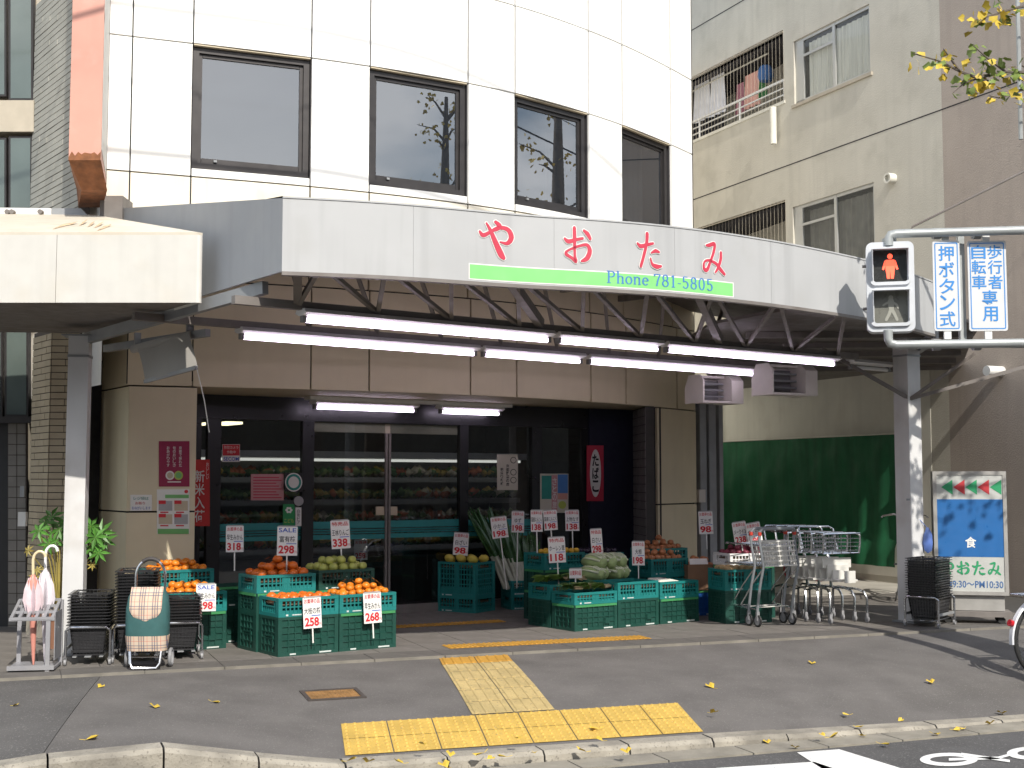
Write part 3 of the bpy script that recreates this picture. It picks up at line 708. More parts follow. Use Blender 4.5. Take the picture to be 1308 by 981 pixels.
# right end: edge beam and stays
ce = can(Q1, 0)
mb = MB(); mb.bar((ce.x, ce.y, 2.83), (ce.x + .2, ce.y + 1.2, 2.83), .06, .1); mb.build('edge_beam', 'grey_metal', canopy, world=True)
mb = MB(); p0 = Vector((4.0, 12.3, 2.76)); p1 = Vector((5.3, 12.5, 2.76)); mb.bar(p0, p1, .06, .07); mb.build('edge_plate', 'dark_steel', canopy, world=True)
RT = Vector((RP.x, RP.y - .1, 2.28))
for tx, ty in ((1050, 446), (1245, 452), (1318, 466)):
    p = atY(tx, ty, 13.1); mb = MB(); mb.bar(RT, p, .035, .035); mb.build('stay', 'dark_steel', canopy, world=True)
mb = MB(); d_ = Vector((RP.x - .02, RP.y - .112, 1.25)); mb.box(d_, (.12, .012, .02), R(33)); mb.build('clip', 'grey_metal', canopy, world=True)
# ---- lettering on the fascia
def cmap(px_c, py_c, w_m):
    # a flat patch of the fascia around a pixel; returns map (x,y in metres, lift) -> world
    q = qpx(px_c, py_c); n = cnorm(q); d = Vector((-n.y, n.x, 0)); base = cpt(q)
    # height of the pixel on the fascia plane
    p = onplane(px_c, py_c, base, n)
    return lambda x, y, l=0: p + d * x + Vector((0, 0, y)) + n * (.004 + l)
BR = {
 'ya': [[(-.5, .24, .09), (-.40, .14, .15), (-.2, .24, .12), (.08, .40, .13), (.36, .36, .16), (.46, .14, .19), (.34, -.04, .14), (.12, -.02, .06)],
        [(-.02, .56, .12), (.10, .44, .17), (-.02, .30, .06)], [(-.30, .50, .07), (-.18, .30, .13), (-.02, -.05, .19), (.14, -.38, .22), (.22, -.48, .15)]],
 'o': [[(-.5, .22, .1), (-.36, .14, .16), (-.1, .2, .13), (.18, .26, .1)], [(-.14, .56, .15), (-.13, .3, .16), (-.13, 0, .13), (-.12, -.3, .12), (-.08, -.46, .14), (-.24, -.36, .12), (-.46, -.24, .13), (-.34, -.12, .09), (.05, .02, .1), (.34, .06, .13), (.44, -.12, .2), (.34, -.34, .2), (.14, -.44, .1)],
       [(.22, .5, .1), (.36, .4, .17), (.46, .26, .13)]],
 'ta': [[(-.5, .24, .1), (-.36, .16, .16), (-.1, .22, .13), (.18, .28, .1)], [(-.08, .56, .17), (-.10, .3, .16), (-.22, -.1, .15), (-.36, -.46, .14)], [(.1, -.02, .07), (.28, .05, .14), (.44, .02, .09)], [(.06, -.2, .08), (.14, -.38, .13), (.34, -.44, .17), (.52, -.42, .1)]],
 'mi': [[(-.34, .42, .09), (-.2, .44, .15), (.04, .5, .15), (0, .24, .14), (-.16, -.1, .13), (-.32, -.38, .16), (-.46, -.34, .14), (-.44, -.14, .1), (-.24, -.06, .1), (.1, -.14, .13), (.34, -.34, .16), (.5, -.46, .12)], [(.34, .24, .13), (.32, .0, .15), (.18, -.3, .13), (.06, -.44, .07)]]}
for key, (cx, cy, w, h) in {'ya': (633.5, 308, .265, .255), 'o': (738, 315, .215, .25), 'ta': (828.5, 322, .205, .25), 'mi': (911, 331, .225, .245)}.items():
    f = cmap(cx, cy, w)
    for nm, mat, g, l in (('letter_border', 'sign_white', .024, 0), ('letter', 'sign_red', 0, .003)):
        mb = MB(); strokes(mb, [[(x, y, ww * .84) for x, y, ww in s_] for s_ in BR[key]], lambda x, y, z, f=f: f(x * w * .96, y * h * .96, z + l), grow=g); mb.build(nm, mat, canopy, world=True)
qa, qb = qpx(598, 350), qpx(937, 370)
for q0, q1, z0, z1, off, mat, nm in ((qa, qb, ZB + .012, ZB + .128, .0018, 'sign_white', 'band_border'), (qa + 1.2, qb - 1.2, ZB + .02, ZB + .12, .0030, 'sign_green', 'green_band')):
    mb = MB(); n = 16; q_s = [lerp(q0, q1, i / n) for i in range(n + 1)]
    mb.add([can(q, z0, off) for q in q_s] + [can(q, z1, off) for q in q_s], [(i, i + 1, n + 2 + i, n + 1 + i) for i in range(n)]); mb.build(nm, mat, canopy, world=True)
def arc(cx, cy, rx, ry, a0, a1, n=10): return [(cx + rx * math.cos(R(lerp(a0, a1, i / n))), cy + ry * math.sin(R(lerp(a0, a1, i / n))), 1) for i in range(n + 1)]
SER = {  # broad-pen roman letters; cap height 1
 'P': ([[(.14, 0, 1), (.14, 1, 1)], [(.14, .97, 1)] + arc(.32, .74, .24, .23, 90, -90) + [(.14, .51, 1)], [(0, .02, 1), (.3, .02, 1)], [(0, .98, 1), (.2, .98, 1)]], .66),
 'h': ([[(.12, 0, 1), (.12, 1.02, 1)], [(.12, .45, 1)] + arc(.31, .45, .16, .17, 140, 0) + [(.47, 0, 1)], [(.02, .02, 1), (.22, .02, 1)], [(.37, .02, 1), (.57, .02, 1)], [(.02, 1.0, 1), (.12, 1.0, 1)]], .62),
 'o': ([arc(.26, .31, .21, .3, 90, 450, 20)], .54),
 'n': ([[(.12, 0, 1), (.12, .62, 1)], [(.12, .45, 1)] + arc(.31, .45, .16, .17, 140, 0) + [(.47, 0, 1)], [(.02, .02, 1), (.22, .02, 1)], [(.37, .02, 1), (.57, .02, 1)], [(.02, .61, 1), (.12, .61, 1)]], .62),
 'e': ([[(.05, .35, 1), (.45, .35, 1)], arc(.25, .31, .2, .3, 8, 320, 18)], .50),
 ' ': ([], .3),
 '7': ([[(.05, .97, 1), (.5, .97, 1)], [(.5, .97, 1), (.32, .5, 1), (.22, 0, 1)], [(.05, .97, 1), (.05, .8, 1)]], .56),
 '8': ([arc(.27, .74, .18, .24, 0, 360, 18), arc(.27, .26, .22, .25, 0, 360, 18)], .56),
 '1': ([[(.25, 0, 1), (.25, 1, 1)], [(.1, .02, 1), (.4, .02, 1)], [(.1, .86, 1), (.25, .98, 1)]], .48),
 '-': ([[(.03, .36, 1), (.3, .36, 1)]], .35),
 '5': ([[(.1, .97, 1), (.46, .97, 1)], [(.1, .97, 1), (.1, .52, 1)], [(.1, .52, 1)] + arc(.25, .3, .22, .29, 110, -150)], .56),
 '0': ([arc(.27, .49, .22, .49, 90, 450, 22)], .56)}
txt = 'Phone 781-5805'; wid = sum(SER[c][1] for c in txt); pos = 0
pxa, pxb = 775, 913
for c in txt:
    sts, adv = SER[c]; t = pos / wid; px = lerp(pxa, pxb, t); py = lerp(362, 372, t)
    if sts:
        q = qpx(px, py); n = cnorm(q); d = Vector((-n.y, n.x, 0)); p = can(q, ZB + .044 - .013 * 0, .0042); k = .090
        mb = MB(); strokes(mb, sts, lambda x, y, z: p + d * (x * k * 1.2) + Vector((0, 0, y * k)) + n * z, pen=(.06, .125), smooth=3, lift=.0003); mb.build('phone_letter', 'sign_blue', canopy, world=True)
    pos += adv
# ------------------------------------------------------------------ fluorescent lamps
M('tube_light', (.92, .80, 1.0), .4, var=0, emit=6.5); M('lamp_white', (.80, .79, .78), .4, var=.03); M('lamp_cap', (.2, .2, .2), .5)
def lamp(a, b, label, lit=True, drop=0):
    d = (b - a); Ln = d.length; mid = (a + b) / 2; rz = math.atan2(d.y, d.x)
    t = thing('fluorescent_lamp', label, 'lamp', (mid.x, mid.y, mid.z), rz, 'fluorescent lamps under the canopy')
    h = Ln / 2 - .012
    mb = MB(); prof = [(-.08, .05), (-.055, .08), (.055, .08), (.08, .05), (.03, .03), (-.03, .03)]
    mb.add([(x, y, z) for x in (-h, h) for y, z in prof], [(0, 1, 7, 6), (1, 2, 8, 7), (2, 3, 9, 8), (3, 4, 10, 9), (4, 5, 11, 10), (5, 0, 6, 11), (0, 5, 4, 3, 2, 1), (6, 7, 8, 9, 10, 11)])
    mb.build('housing', 'lamp_white', t)
    mb = MB(); mb.tube([(-h + .04, 0, 0), (h - .04, 0, 0)], .019, 10); mb.build('tube', 'tube_light' if lit else 'lamp_white', t, smooth=True)
    for sx in (-1, 1):
        mb = MB(); mb.box((sx * (h - .025), 0, .012), (.03, .045, .06)); mb.build('socket', 'lamp_cap', t)
    return t
def split(a, b, fr): return [a.lerp(b, f) for f in fr]
def frac(a, b, px):   # parameter along a-b of the point seen at px
    u = (px - 654) / F; d = b - a; return (a.x - u * a.y) / (u * d.y - d.x)
names = {0: 'front row', 1: 'rear row'}
for r_, (a, b, cuts_, labs) in enumerate(((r1a, r1b, ((380, 705), (709, 845), (848, 1070)), ('long lit tube lamp of the front row, under the red first letters', 'short lit tube lamp in the middle of the front row', 'long lit tube lamp of the front row above the white heaters')),
                                (r2a, r2b, ((301, 610), (613, 745), (749, 966)), ('long lit tube lamp of the rear row, beside the rolled blind', 'short lit tube lamp in the middle of the rear row', 'long lit tube lamp of the rear row above the white heaters')))):
    for (x0, x1), lb_ in zip(cuts_, labs): lamp(a.lerp(b, frac(a, b, x0)), a.lerp(b, frac(a, b, x1)), lb_)
d = (r1b - r1a).normalized(); lamp(r1b + d * .06 + Vector((.12, .2, 0)), r1b + d * .75 + Vector((.12, .2, 0)), 'unlit tube lamp at the right hand end of the front row', False)
s1, s2 = atz(398, 520, 2.2), atz(641, 529, 2.2)
lamp(s1, s1.lerp(s2, .53), 'lit tube lamp under the soffit above the sliding door', True); lamp(s1.lerp(s2, .64), s2, 'short lit tube lamp under the soffit right of the door', True)
for o in [o for o in bpy.data.objects if o.name.startswith('fluorescent_lamp') and 'soffit' in o['label']]:
    pass
mb = MB(); dd = (s2 - s1).normalized(); mb.bar(s1 - dd * .05 + Vector((0, 0, .094)), s2 + dd * .1 + Vector((0, 0, .094)), .14, .036); mb.build('lamp_rail', 'lamp_white', shop, world=True)
# ------------------------------------------------------------------ white heaters hanging at the right end
M('heater_white', (.66, .62, .57), .5, var=.05)
def heater(px0, px1, py0, py1, Y, label):
    a = atY(px0, py1, Y); c = atY(px1, py0, Y); w = c.x - a.x; h = c.z - a.z
    t = thing('ceiling_heater', label, 'heater', ((a.x + c.x) / 2, Y, a.z), R(28), 'white heaters under the canopy')
    w *= .98; dpt = .34
    mb = MB(); P_ = [(-dpt / 2, 0), (dpt / 2, 0), (dpt / 2, h * .55), (dpt * .28, h), (-dpt * .28, h), (-dpt / 2, h * .8)]
    for x0, x1 in ((w / 2 - .16, w / 2), (-w / 2, -w / 2 + .02)):
        mb.add([(x, y, z) for x in (x0, x1) for y, z in P_], [(0, 1, 2, 3, 4, 5), (11, 10, 9, 8, 7, 6)] + [(i, 6 + i, 6 + (i + 1) % 6, (i + 1) % 6) for i in range(6)])
    mb.box((-.07, .04, h - .02), (w - .18, dpt * .5, .025)); mb.box((-.07, .12, h * .5), (w - .18, .03, h * .9)); mb.box((-.07, -dpt / 2 + .02, .012), (w - .18, .03, .025)); mb.box((-.07, 0, .012), (w - .18, dpt - .08, .012)); mb.build('casing', 'heater_white', t)
    mb = MB(); mb.box((-.07, .08, h * .48), (w - .19, .02, h * .7))
    mb.build('reflector', 'lamp_cap', t)
    for k in range(3):
        mb = MB(); mb.tube([(-w / 2 + .04, -.04, h * (.25 + .22 * k)), (w / 2 - .18, -.04, h * (.25 + .22 * k))], .012, 6); mb.build('element', 'grey_metal', t)
    mb = MB(); mb.bar((0, 0, h), (0, 0, h + .22), .03); mb.build('hanger', 'dark_steel', t)
heater(880, 944, 480, 516, 14.3, 'white ceiling heater hanging in front of the beige pillar')
heater(965, 1039, 466, 506, 13.6, 'white ceiling heater hanging in front of the grey wall')
# ------------------------------------------------------------------ rolled blind at the left pillar
M('blind_grey', (.36, .345, .32), .75, var=.08, scale=3, stretch=(1, 1, .3))
ba, bb = atY(170, 446, 10.75), atY(246, 427, 10.35)
bl = thing('roller_blind', 'grey canvas roller blind hanging beside the lamps', 'blind', (ba + bb) / 2)
mb = MB(); mb.tube([ba, bb], .035, 12); mb.build('roll', 'blind_grey', bl, world=True, smooth=True)
q1_, q2_ = atY(187, 488, 10.55), atY(253, 470, 10.15)
mb = MB(); N_ = 10
for j in range(N_ + 1):
    for i in range(9):
        u, v = i / 8, j / N_; p = ba.lerp(bb, lerp(.1, .98, u)).lerp(q1_.lerp(q2_, u), v); p.y += .03 * math.sin(v * 3 + u * 5) - .04; mb.v.append(p)
for j in range(N_):
    for i in range(8): k = j * 9 + i; mb.f.append((k, k + 1, k + 10, k + 9))
mb.build('canvas', 'blind_grey', bl, world=True, smooth=True, fix=False)
mb = MB(); mb.bar(q1_ + Vector((0, -.045, 0)), q2_ + Vector((0, -.045, 0)), .025, .03); mb.build('hem_bar', 'grey_metal', bl, world=True)
for p in (ba.lerp(bb, .06), ba.lerp(bb, .94)):
    mb = MB(); mb.box(p + Vector((0, .02, .05)), (.05, .06, .16), R(25)); mb.build('bracket', 'grey_metal', bl, world=True)
mb = MB(); p = q2_; mb.tube([p + Vector((0, -.045, 0)), p + Vector((.03, .1, -.25)), p + Vector((.05, .2, -.5))], .004, 5); mb.build('cord', 'sign_white', bl, world=True)
# grey rails right of the right pillar
mb = MB()
ra = pr1 + Vector((.06, .05, 0))
rail = thing('shutter_rail', 'grey steel shutter rail beside the right pillar and green sheet', 'rail', (ra.x, ra.y, 0))
for k, (dx, dy, w) in enumerate(((.02, .1, .1), (.15, .18, .11), (.27, .25, .06))):
    mb = MB(); mb.box((ra.x + dx, ra.y + dy, 1.3), (w, .1, 2.6), R(30)); mb.build('channel', 'grey_metal', rail, world=True)
mb = MB(); mb.box((ra.x + .0, ra.y + .02, 1.25), (.1, .07, .16), R(30)); mb.build('switch_box', 'heater_white', rail, world=True)
# ------------------------------------------------------------------ neighbouring brick building on the left
M('brick_grey', (.42, .415, .37), .7, var=.12, scale=3, bump=.15, bscale=50, dirt=(.34, .33, .29), dirt_amt=.4)
M('brick_buff', (.42, .355, .25), .65, var=.12, scale=3, bump=.15, bscale=50, dirt=(.3, .25, .17), dirt_amt=.4)
M('mortar', (.10, .085, .075), .9); M('concrete_band', (.45, .40, .32), .7, var=.08)
brick_house = thing('brick_building', 'brick tiled building with green glazed bay beside the shop', 'building', (-4.6, 12.6, 0))
bd = Vector((-.605, .796, 0))
def brick_face(a, d, L_, z0, z1, mat, ncol, n, name='brick'):
    rows = int((z1 - z0) / .0615)
    wall = MB(); wall.quadbox([a + d * L_ + Vector((0, 0, z0)), a + Vector((0, 0, z0)), a + Vector((0, 0, z1)), a + d * L_ + Vector((0, 0, z1))] if n.cross(d).z > 0 else [a + Vector((0, 0, z0)), a + d * L_ + Vector((0, 0, z0)), a + d * L_ + Vector((0, 0, z1)), a + Vector((0, 0, z1))], n, .1)
    wall.build('mortar_wall', 'mortar', brick_house, world=True)
    bl_ = L_ / ncol
    for r_ in range(rows):
        k = 0.0 - (bl_ / 2 if r_ % 2 else 0)
        while k < L_ - 1e-4:
            x0, x1 = max(0, k), min(L_, k + bl_); k += bl_
            if x1 - x0 < .02: continue
            o_ = n * random.uniform(.007, .011); zz = z0 + r_ * .0615
            p0, p1 = a + d * (x0 + .003) + o_, a + d * (x1 - .003) + o_
            mb = MB(); mb.quadbox([p0 + Vector((0, 0, zz + .004)), p1 + Vector((0, 0, zz + .004)), p1 + Vector((0, 0, zz + .0575)), p0 + Vector((0, 0, zz + .0575))], n, .008)
            mb.build(name, mat, brick_house, world=True)
nb = Vector((.796, .605, 0)) * -1; nb = Vector((-bd.y, bd.x, 0)); 
if nb.y > 0: nb = -nb
U0 = atY(92, 613, 11.75); U0.z = 0
brick_face(U0 + bd * 0, bd, 1.45, 3.9, 6.3, 'brick_grey', 3, nb)
B0 = atY(62, 613, 11.9); B0.z = 0
brick_face(B0, bd, .54, .35, 2.85, 'brick_buff', 2, nb)
fd = Vector((.93, .12, 0)).normalized(); brick_face(B0, fd, .25, .35, 2.85, 'brick_buff', 1, Vector((fd.y, -fd.x, 0)))
mb = MB(); mb.prism([(B0.x, B0.y), (B0.x + .25, B0.y + .03), (B0.x + .1, B0.y + .5), (B0.x - .33, B0.y + .43)], 0, .345); mb.build('plinth', 'concrete_band', brick_house, world=True)
E1 = B0 + bd * .54
def frontal(px0, px1, py0, py1, Y, mat, name, par=None, th=.05):
    mb = MB(); mb.quadbox([atY(px0, py1, Y), atY(px1, py1, Y), atY(px1, py0, Y), atY(px0, py0, Y)], Vector((0, -1, 0)), th); return mb.build(name, mat, par or brick_house, world=True)
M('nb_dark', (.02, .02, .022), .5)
# glazed bay: panes, frames and the floor band
for (x0, x1, y0, y1) in ((-40, 8, -30, 123), (11, 42, -30, 128), (-40, 8, 176, 268), (11, 41, 174, 268), (-40, 3, 396, 532), (6, 36, 396, 532)):
    Y_ = 12.9
    w_ = frontal(x0, x1, y0, y1, Y_, 'bronze', 'window', th=.08); m_ = 2.5
    mb = MB(); mb.quadbox([atY(x0 + m_, y1 - m_, Y_ - .004), atY(x1 - m_, y1 - m_, Y_ - .004), atY(x1 - m_, y0 + m_, Y_ - .004), atY(x0 + m_, y0 + m_, Y_ - .004)], Vector((0, -1, 0)), .003)
    mb.build('pane', 'bay_glass', w_, world=True) if 'bay_glass' in MATS else None
    if 'bay_glass' not in MATS:
        M('bay_glass', (.10, .125, .115), .06, var=.25, scale=1.2, spec=.9); mb.build('pane', 'bay_glass', w_, world=True)
frontal(-40, 43, 128, 168, 12.85, 'concrete_band', 'floor_band', th=.2)
frontal(-40, 42, 268, 300, 12.86, 'concrete_band', 'floor_band', th=.2)
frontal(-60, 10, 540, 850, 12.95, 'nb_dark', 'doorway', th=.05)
frontal(-60, 45, 532, 540, 12.8, 'bronze', 'door_head', th=.1)
M('square_tile', (.22, .205, .185), .6, var=.1)
bk = frontal(10, 34, 540, 846, 12.93, 'mortar', 'tile_backing', th=.04)
for i in range(2):
    for j in range(22):
        x0, x1 = 10.5 + i * 11.5, 10.5 + (i + 1) * 11.5 - 1; y0, y1 = 541 + j * 13.6, 541 + (j + 1) * 13.6 - 1.2
        mb = MB(); mb.quadbox([atY(x0, y1, 12.924), atY(x1, y1, 12.924), atY(x1, y0, 12.924), atY(x0, y0, 12.924)], Vector((0, -1, 0)), .006); mb.build('tile', 'square_tile', bk, world=True)
mb = MB(); mb.box((-8.75, 17.5, 5), (7, 8.8, 10)); mb.build('building_body', 'concrete_band', brick_house, world=True)
mb = MB(); p = atY(29, 628, 11.85); mb.box(p, (.04, .03, .1)); mb.build('doorbell', 'grey_metal', brick_house, world=True)
mb = MB(); p = atY(29, 663, 11.9); mb.box(p, (.07, .05, .13)); mb.build('intercom', 'white_metal', brick_house, world=True)
# ------------------------------------------------------------------ neighbour's white awning
aw = thing('white_awning', 'white sheet metal awning with rust stains over the neighbouring entrance', 'awning', (-3, 8.4, 2.6))
Y1 = 9.4; fr_ = Vector((atY(256, 386, Y1).x, Y1, 0)); bkr = Vector((-3.79, 11.45, 0)); zb_, zt_ = atY(128, 386.5, Y1).z, atY(128, 300, Y1).z; zk_ = 3.81
M('awning_top', (.56, .51, .42), .55, var=.06, dirt=(.48, .38, .26), dirt_amt=.5); M('awning_end', (.62, .60, .56), .5)
mb = MB(); r_ = .03
mb.quadbox([Vector((-6.8, Y1, zb_)), Vector((-3.35, Y1, zb_)), Vector((-3.35, Y1, zt_)), Vector((-6.8, Y1, zt_))], Vector((0, -1, 0)), .02); mb.build('front_panel', 'awning_white', aw, world=True)
mb = MB(); mb.quadbox([Vector((-3.346, Y1, zb_)), Vector((fr_.x - r_, Y1, zb_)), Vector((fr_.x - r_, Y1, zt_)), Vector((-3.346, Y1, zt_))], Vector((0, -1, 0)), .02); mb.build('front_panel', 'awning_white', aw, world=True)
mb = MB(); n = 6; pts = [(fr_.x - r_ + r_ * math.sin(R(90 * i / n)), Y1 + r_ - r_ * math.cos(R(90 * i / n))) for i in range(n + 1)]
mb.add([(x, y, zb_) for x, y in pts] + [(x, y, zt_) for x, y in pts], [(i, i + 1, n + 2 + i, n + 1 + i) for i in range(n)])
mb.add([(pts[-1][0], pts[-1][1], zb_), (bkr.x, bkr.y, zb_), (bkr.x, bkr.y, zk_), (pts[-1][0], pts[-1][1], zt_)], [(0, 1, 2, 3)]); mb.build('end_panel', 'awning_end', aw, world=True, smooth=True)
mb = MB(); mb.add([(-6.8, Y1, zt_), (fr_.x - r_, Y1, zt_), (fr_.x, Y1 + r_, zt_), (bkr.x, bkr.y, zk_), (-6.8, 11.25, zk_), (-6.8, Y1, zt_ + .02), (fr_.x - r_, Y1, zt_ + .02), (fr_.x, Y1 + r_, zt_ + .02), (bkr.x, bkr.y, zk_ + .02), (-6.8, 11.25, zk_ + .02)], [(4, 3, 2, 1, 0), (5, 6, 7, 8, 9), (0, 1, 6, 5), (1, 2, 7, 6), (2, 3, 8, 7), (3, 4, 9, 8)]); mb.build('top_sheet', 'awning_top', aw, world=True)
mb = MB(); mb.add([(-6.8, Y1 + .02, zb_ + .01), (fr_.x - r_, Y1 + .02, zb_ + .01), (bkr.x, bkr.y, zb_ + .01), (-6.8, 11.25, zb_ + .01)], [(3, 2, 1, 0)]); mb.build('underside', 'dark_steel', aw, world=True)
p = atY(66, 272, 11.0); q_ = atY(114, 272, 11.0)
mb = MB(); mb.quadbox([atY(66, 279, 11.3), atY(116, 279, 11.3), atY(103, 266, 11.3), atY(66, 266, 11.3)], Vector((0, -1, 0)), .06); mb.build('flashing', 'grey_metal', aw, world=True)
mb = MB(); mb.quadbox([atY(-20, 278, 11.31), atY(65.5, 278, 11.31), atY(65.5, 266, 11.31), atY(-20, 265, 11.31)], Vector((0, -1, 0)), .06); mb.build('flashing', 'white_metal', aw, world=True)
for x in (10, 16, 52):
    mb = MB(); c_ = atY(x, 271, 11.25); mb.disc(c_, (0, 1, 0), .022, .05, 8); mb.build('bolt', 'dark_steel', aw, world=True)
def on_top(px, py, lift=.024):   # point of the sloping top sheet
    n = Vector((0, -(zk_ - zt_), 11.25 - Y1)).normalized(); return onplane(px, py, Vector((-3, Y1, zt_ + lift)), n)
for cx, cy, L2, a_ in ((88, 285, 24, -.25), (108, 282, 8, -.5), (118, 284, 7, -.6), (128, 285, 9, -.7), (136, 288, 14, -.7)):
    pl_ = [(cx - L2 * .9, cy + 5 + L2 * .12), (cx - L2 * .3, cy + 1), (cx + L2 * .5, cy - 2.2), (cx + L2 * .2, cy + 1.2), (cx - L2 * .3, cy + 4)]
    mb = MB(); mb.add([on_top(x, y) for x, y in pl_], [(0, 1, 2, 3, 4)]); mb.build('rust_stain', 'rust_stain' if 'rust_stain' in MATS else M('rust_stain', (.52, .38, .24), .8, var=.3, scale=20), aw, world=True)
# ------------------------------------------------------------------ salmon projecting sign
sg = thing('projecting_sign', 'faded salmon projecting box sign with a rusty bottom end', 'sign', (atY(110, 230, 10.6).x, 10.6, 4.0))
Ys = 10.6; zb2 = atY(110, 213, Ys).z; xa_, xb_ = atY(89, 150, Ys).x, atY(130, 150, Ys).x; ang = Vector((-.275, 1, 0)).normalized() * 1.1
def sbox(z0, z1, ins=0):
    mb = MB(); a = Vector((xa_ + ins, Ys, 0)); b = Vector((xb_ - ins, Ys, 0)); c = b + ang; d_ = a + ang
    return mb.prism([(a.x, a.y), (b.x, b.y), (c.x, c.y), (d_.x, d_.y)], z0, z1)
sbox(zb2 + .06, 7.4).build('box', 'salmon', sg, world=True)
mb = MB(); e_ = Vector((xb_, Ys, 0)); sn_ = Vector((ang.y, -ang.x, 0)).normalized(); p0, p1 = e_ + ang * .06 + sn_ * .004, e_ + ang * .96 + sn_ * .004
mb.quadbox([p0 + Vector((0, 0, zb2 + .16)), p1 + Vector((0, 0, zb2 + .16)), p1 + Vector((0, 0, 7.3)), p0 + Vector((0, 0, 7.3))], sn_, .003); mb.build('side_face', 'awning_white', sg, world=True)
mb = MB(); n = 10; top = [zb2 + .06 + .05 * abs(math.sin(i * 1.7)) + .02 for i in range(n + 1)]
vs = [(lerp(xa_, xb_, i / n), Ys - .004, zb2 + .055) for i in range(n + 1)] + [(lerp(xa_, xb_, i / n), Ys - .004, top[i]) for i in range(n + 1)]; mb.add(vs, [(i, i + 1, n + 2 + i, n + 1 + i) for i in range(n)]); mb.build('rust_patch', 'rust', sg, world=True)
mb = MB(); a = Vector((xa_, Ys, zb2 + .06)); b = Vector((xb_, Ys, zb2 + .06)); lo_ = .2
mb.add([a, b, b + ang, a + ang, a + Vector((.03, .25, -lo_)), b + Vector((-.02, .25, -lo_)), b + ang * .9 + Vector((-.02, 0, -lo_)), a + ang * .9 + Vector((.03, 0, -lo_))], [(0, 1, 5, 4), (1, 2, 6, 5), (2, 3, 7, 6), (3, 0, 4, 7), (4, 5, 6, 7), (3, 2, 1, 0)]); mb.build('bottom_cap', 'rust', sg, world=True)
mb = MB(); mb.box((xa_ + .16, Ys + .8, zb2 - .25), (.2, .3, .3)); mb.build('bracket', 'dark_steel', sg, world=True)
# ------------------------------------------------------------------ apartment block on the right
M('stucco', (.56, .53, .455), .85, var=.07, scale=1.4, bump=.5, bscale=55, streak=.10, dirt=(.34, .32, .26), dirt_amt=.35)
M('stucco_brown', (.42, .36, .31), .85, var=.08, scale=1.4, bump=.5, bscale=55, streak=.12)
M('base_paint', (.70, .68, .60), .7, var=.08, scale=1.5, dirt=(.58, .54, .46), dirt_amt=.5, streak=.12)
flats = thing('apartment_block', 'beige stucco apartment block with netted balconies and a brown end', 'building', (5.83, 17.2, 0))
W0 = Vector((5.83, 17.2, 0)); WD = Vector((-.415, .91, 0)).normalized(); WNn = Vector((-WD.y, WD.x, 0))
if WNn.y > 0: WNn = -WNn
def wl_p(px, py, off=0): return onplane(px, py, W0 + WNn * off, WNn)
def wa(px, py): return (wl_p(px, py) - W0).dot(WD)
def wp(a, z, off=0): p = W0 + WD * a + WNn * off; return Vector((p.x, p.y, z))
def wz(px, py): return wl_p(px, py).z
win = [(wa(1111, 50), wa(1014, 80), wz(1111, 93), wz(1111, 4)), (wa(1117, 280), wa(1013, 300), wz(1111, 93) - 2.75, wz(1117, 232))]
bal = [(wa(1001, 90), 9.0, wz(1000, 133), wz(1000, 38)), (wa(1004, 300), 9.0, wz(1000, 133) - 2.75, wz(1003, 255))]
op = win + bal
aN = -2.4; aF = 9.0
xs = sorted(set([aN, 0.0, aF] + [o_[0] for o_ in op] + [o_[1] for o_ in op])); zs = sorted(set([0, 12] + [o_[2] for o_ in op] + [o_[3] for o_ in op]))
def in_op(a, z): return any(o_[0] < a < o_[1] and o_[2] < z < o_[3] for o_ in op)
wall_a, wall_b = MB(), MB()
for x0, x1 in zip(xs, xs[1:]):
    for z0, z1 in zip(zs, zs[1:]):
        if in_op((x0 + x1) / 2, (z0 + z1) / 2): continue
        (wall_b if x1 <= 1e-6 else wall_a).quadbox([wp(x1, z0), wp(x0, z0), wp(x0, z1), wp(x1, z1)], WNn, .18)
wall_a.build('wall', 'stucco', flats, world=True); wall_b.build('end_wall', 'stucco_brown', flats, world=True)
for (px, py) in ((1214, 136), (950, 0)):
    z = wz(px, py); mb = MB(); mb.quadbox([wp(aF, z - .009, .002), wp(aN, z - .009, .002), wp(aN, z + .009, .002), wp(aF, z + .009, .002)], WNn, .001); mb.build('joint', 'backing', flats, world=True)
mb = MB(); mb.quadbox([wp(8.6, .1, .006), wp(.35, .1, .006), wp(.35, 3.3, .006), wp(8.6, 3.3, .006)], WNn, .004); mb.build('painted_base', 'base_paint', flats, world=True)
M('dull_curtain', (.2, .19, .17), .9, var=.2); M('flat_inside', (.055, .052, .06), .8); M('alu', (.52, .52, .5), .4, metal=.5, var=.04); M('pale_curtain', (.78, .76, .70), .9, var=.2, scale=5, stretch=(8, 8, .2))
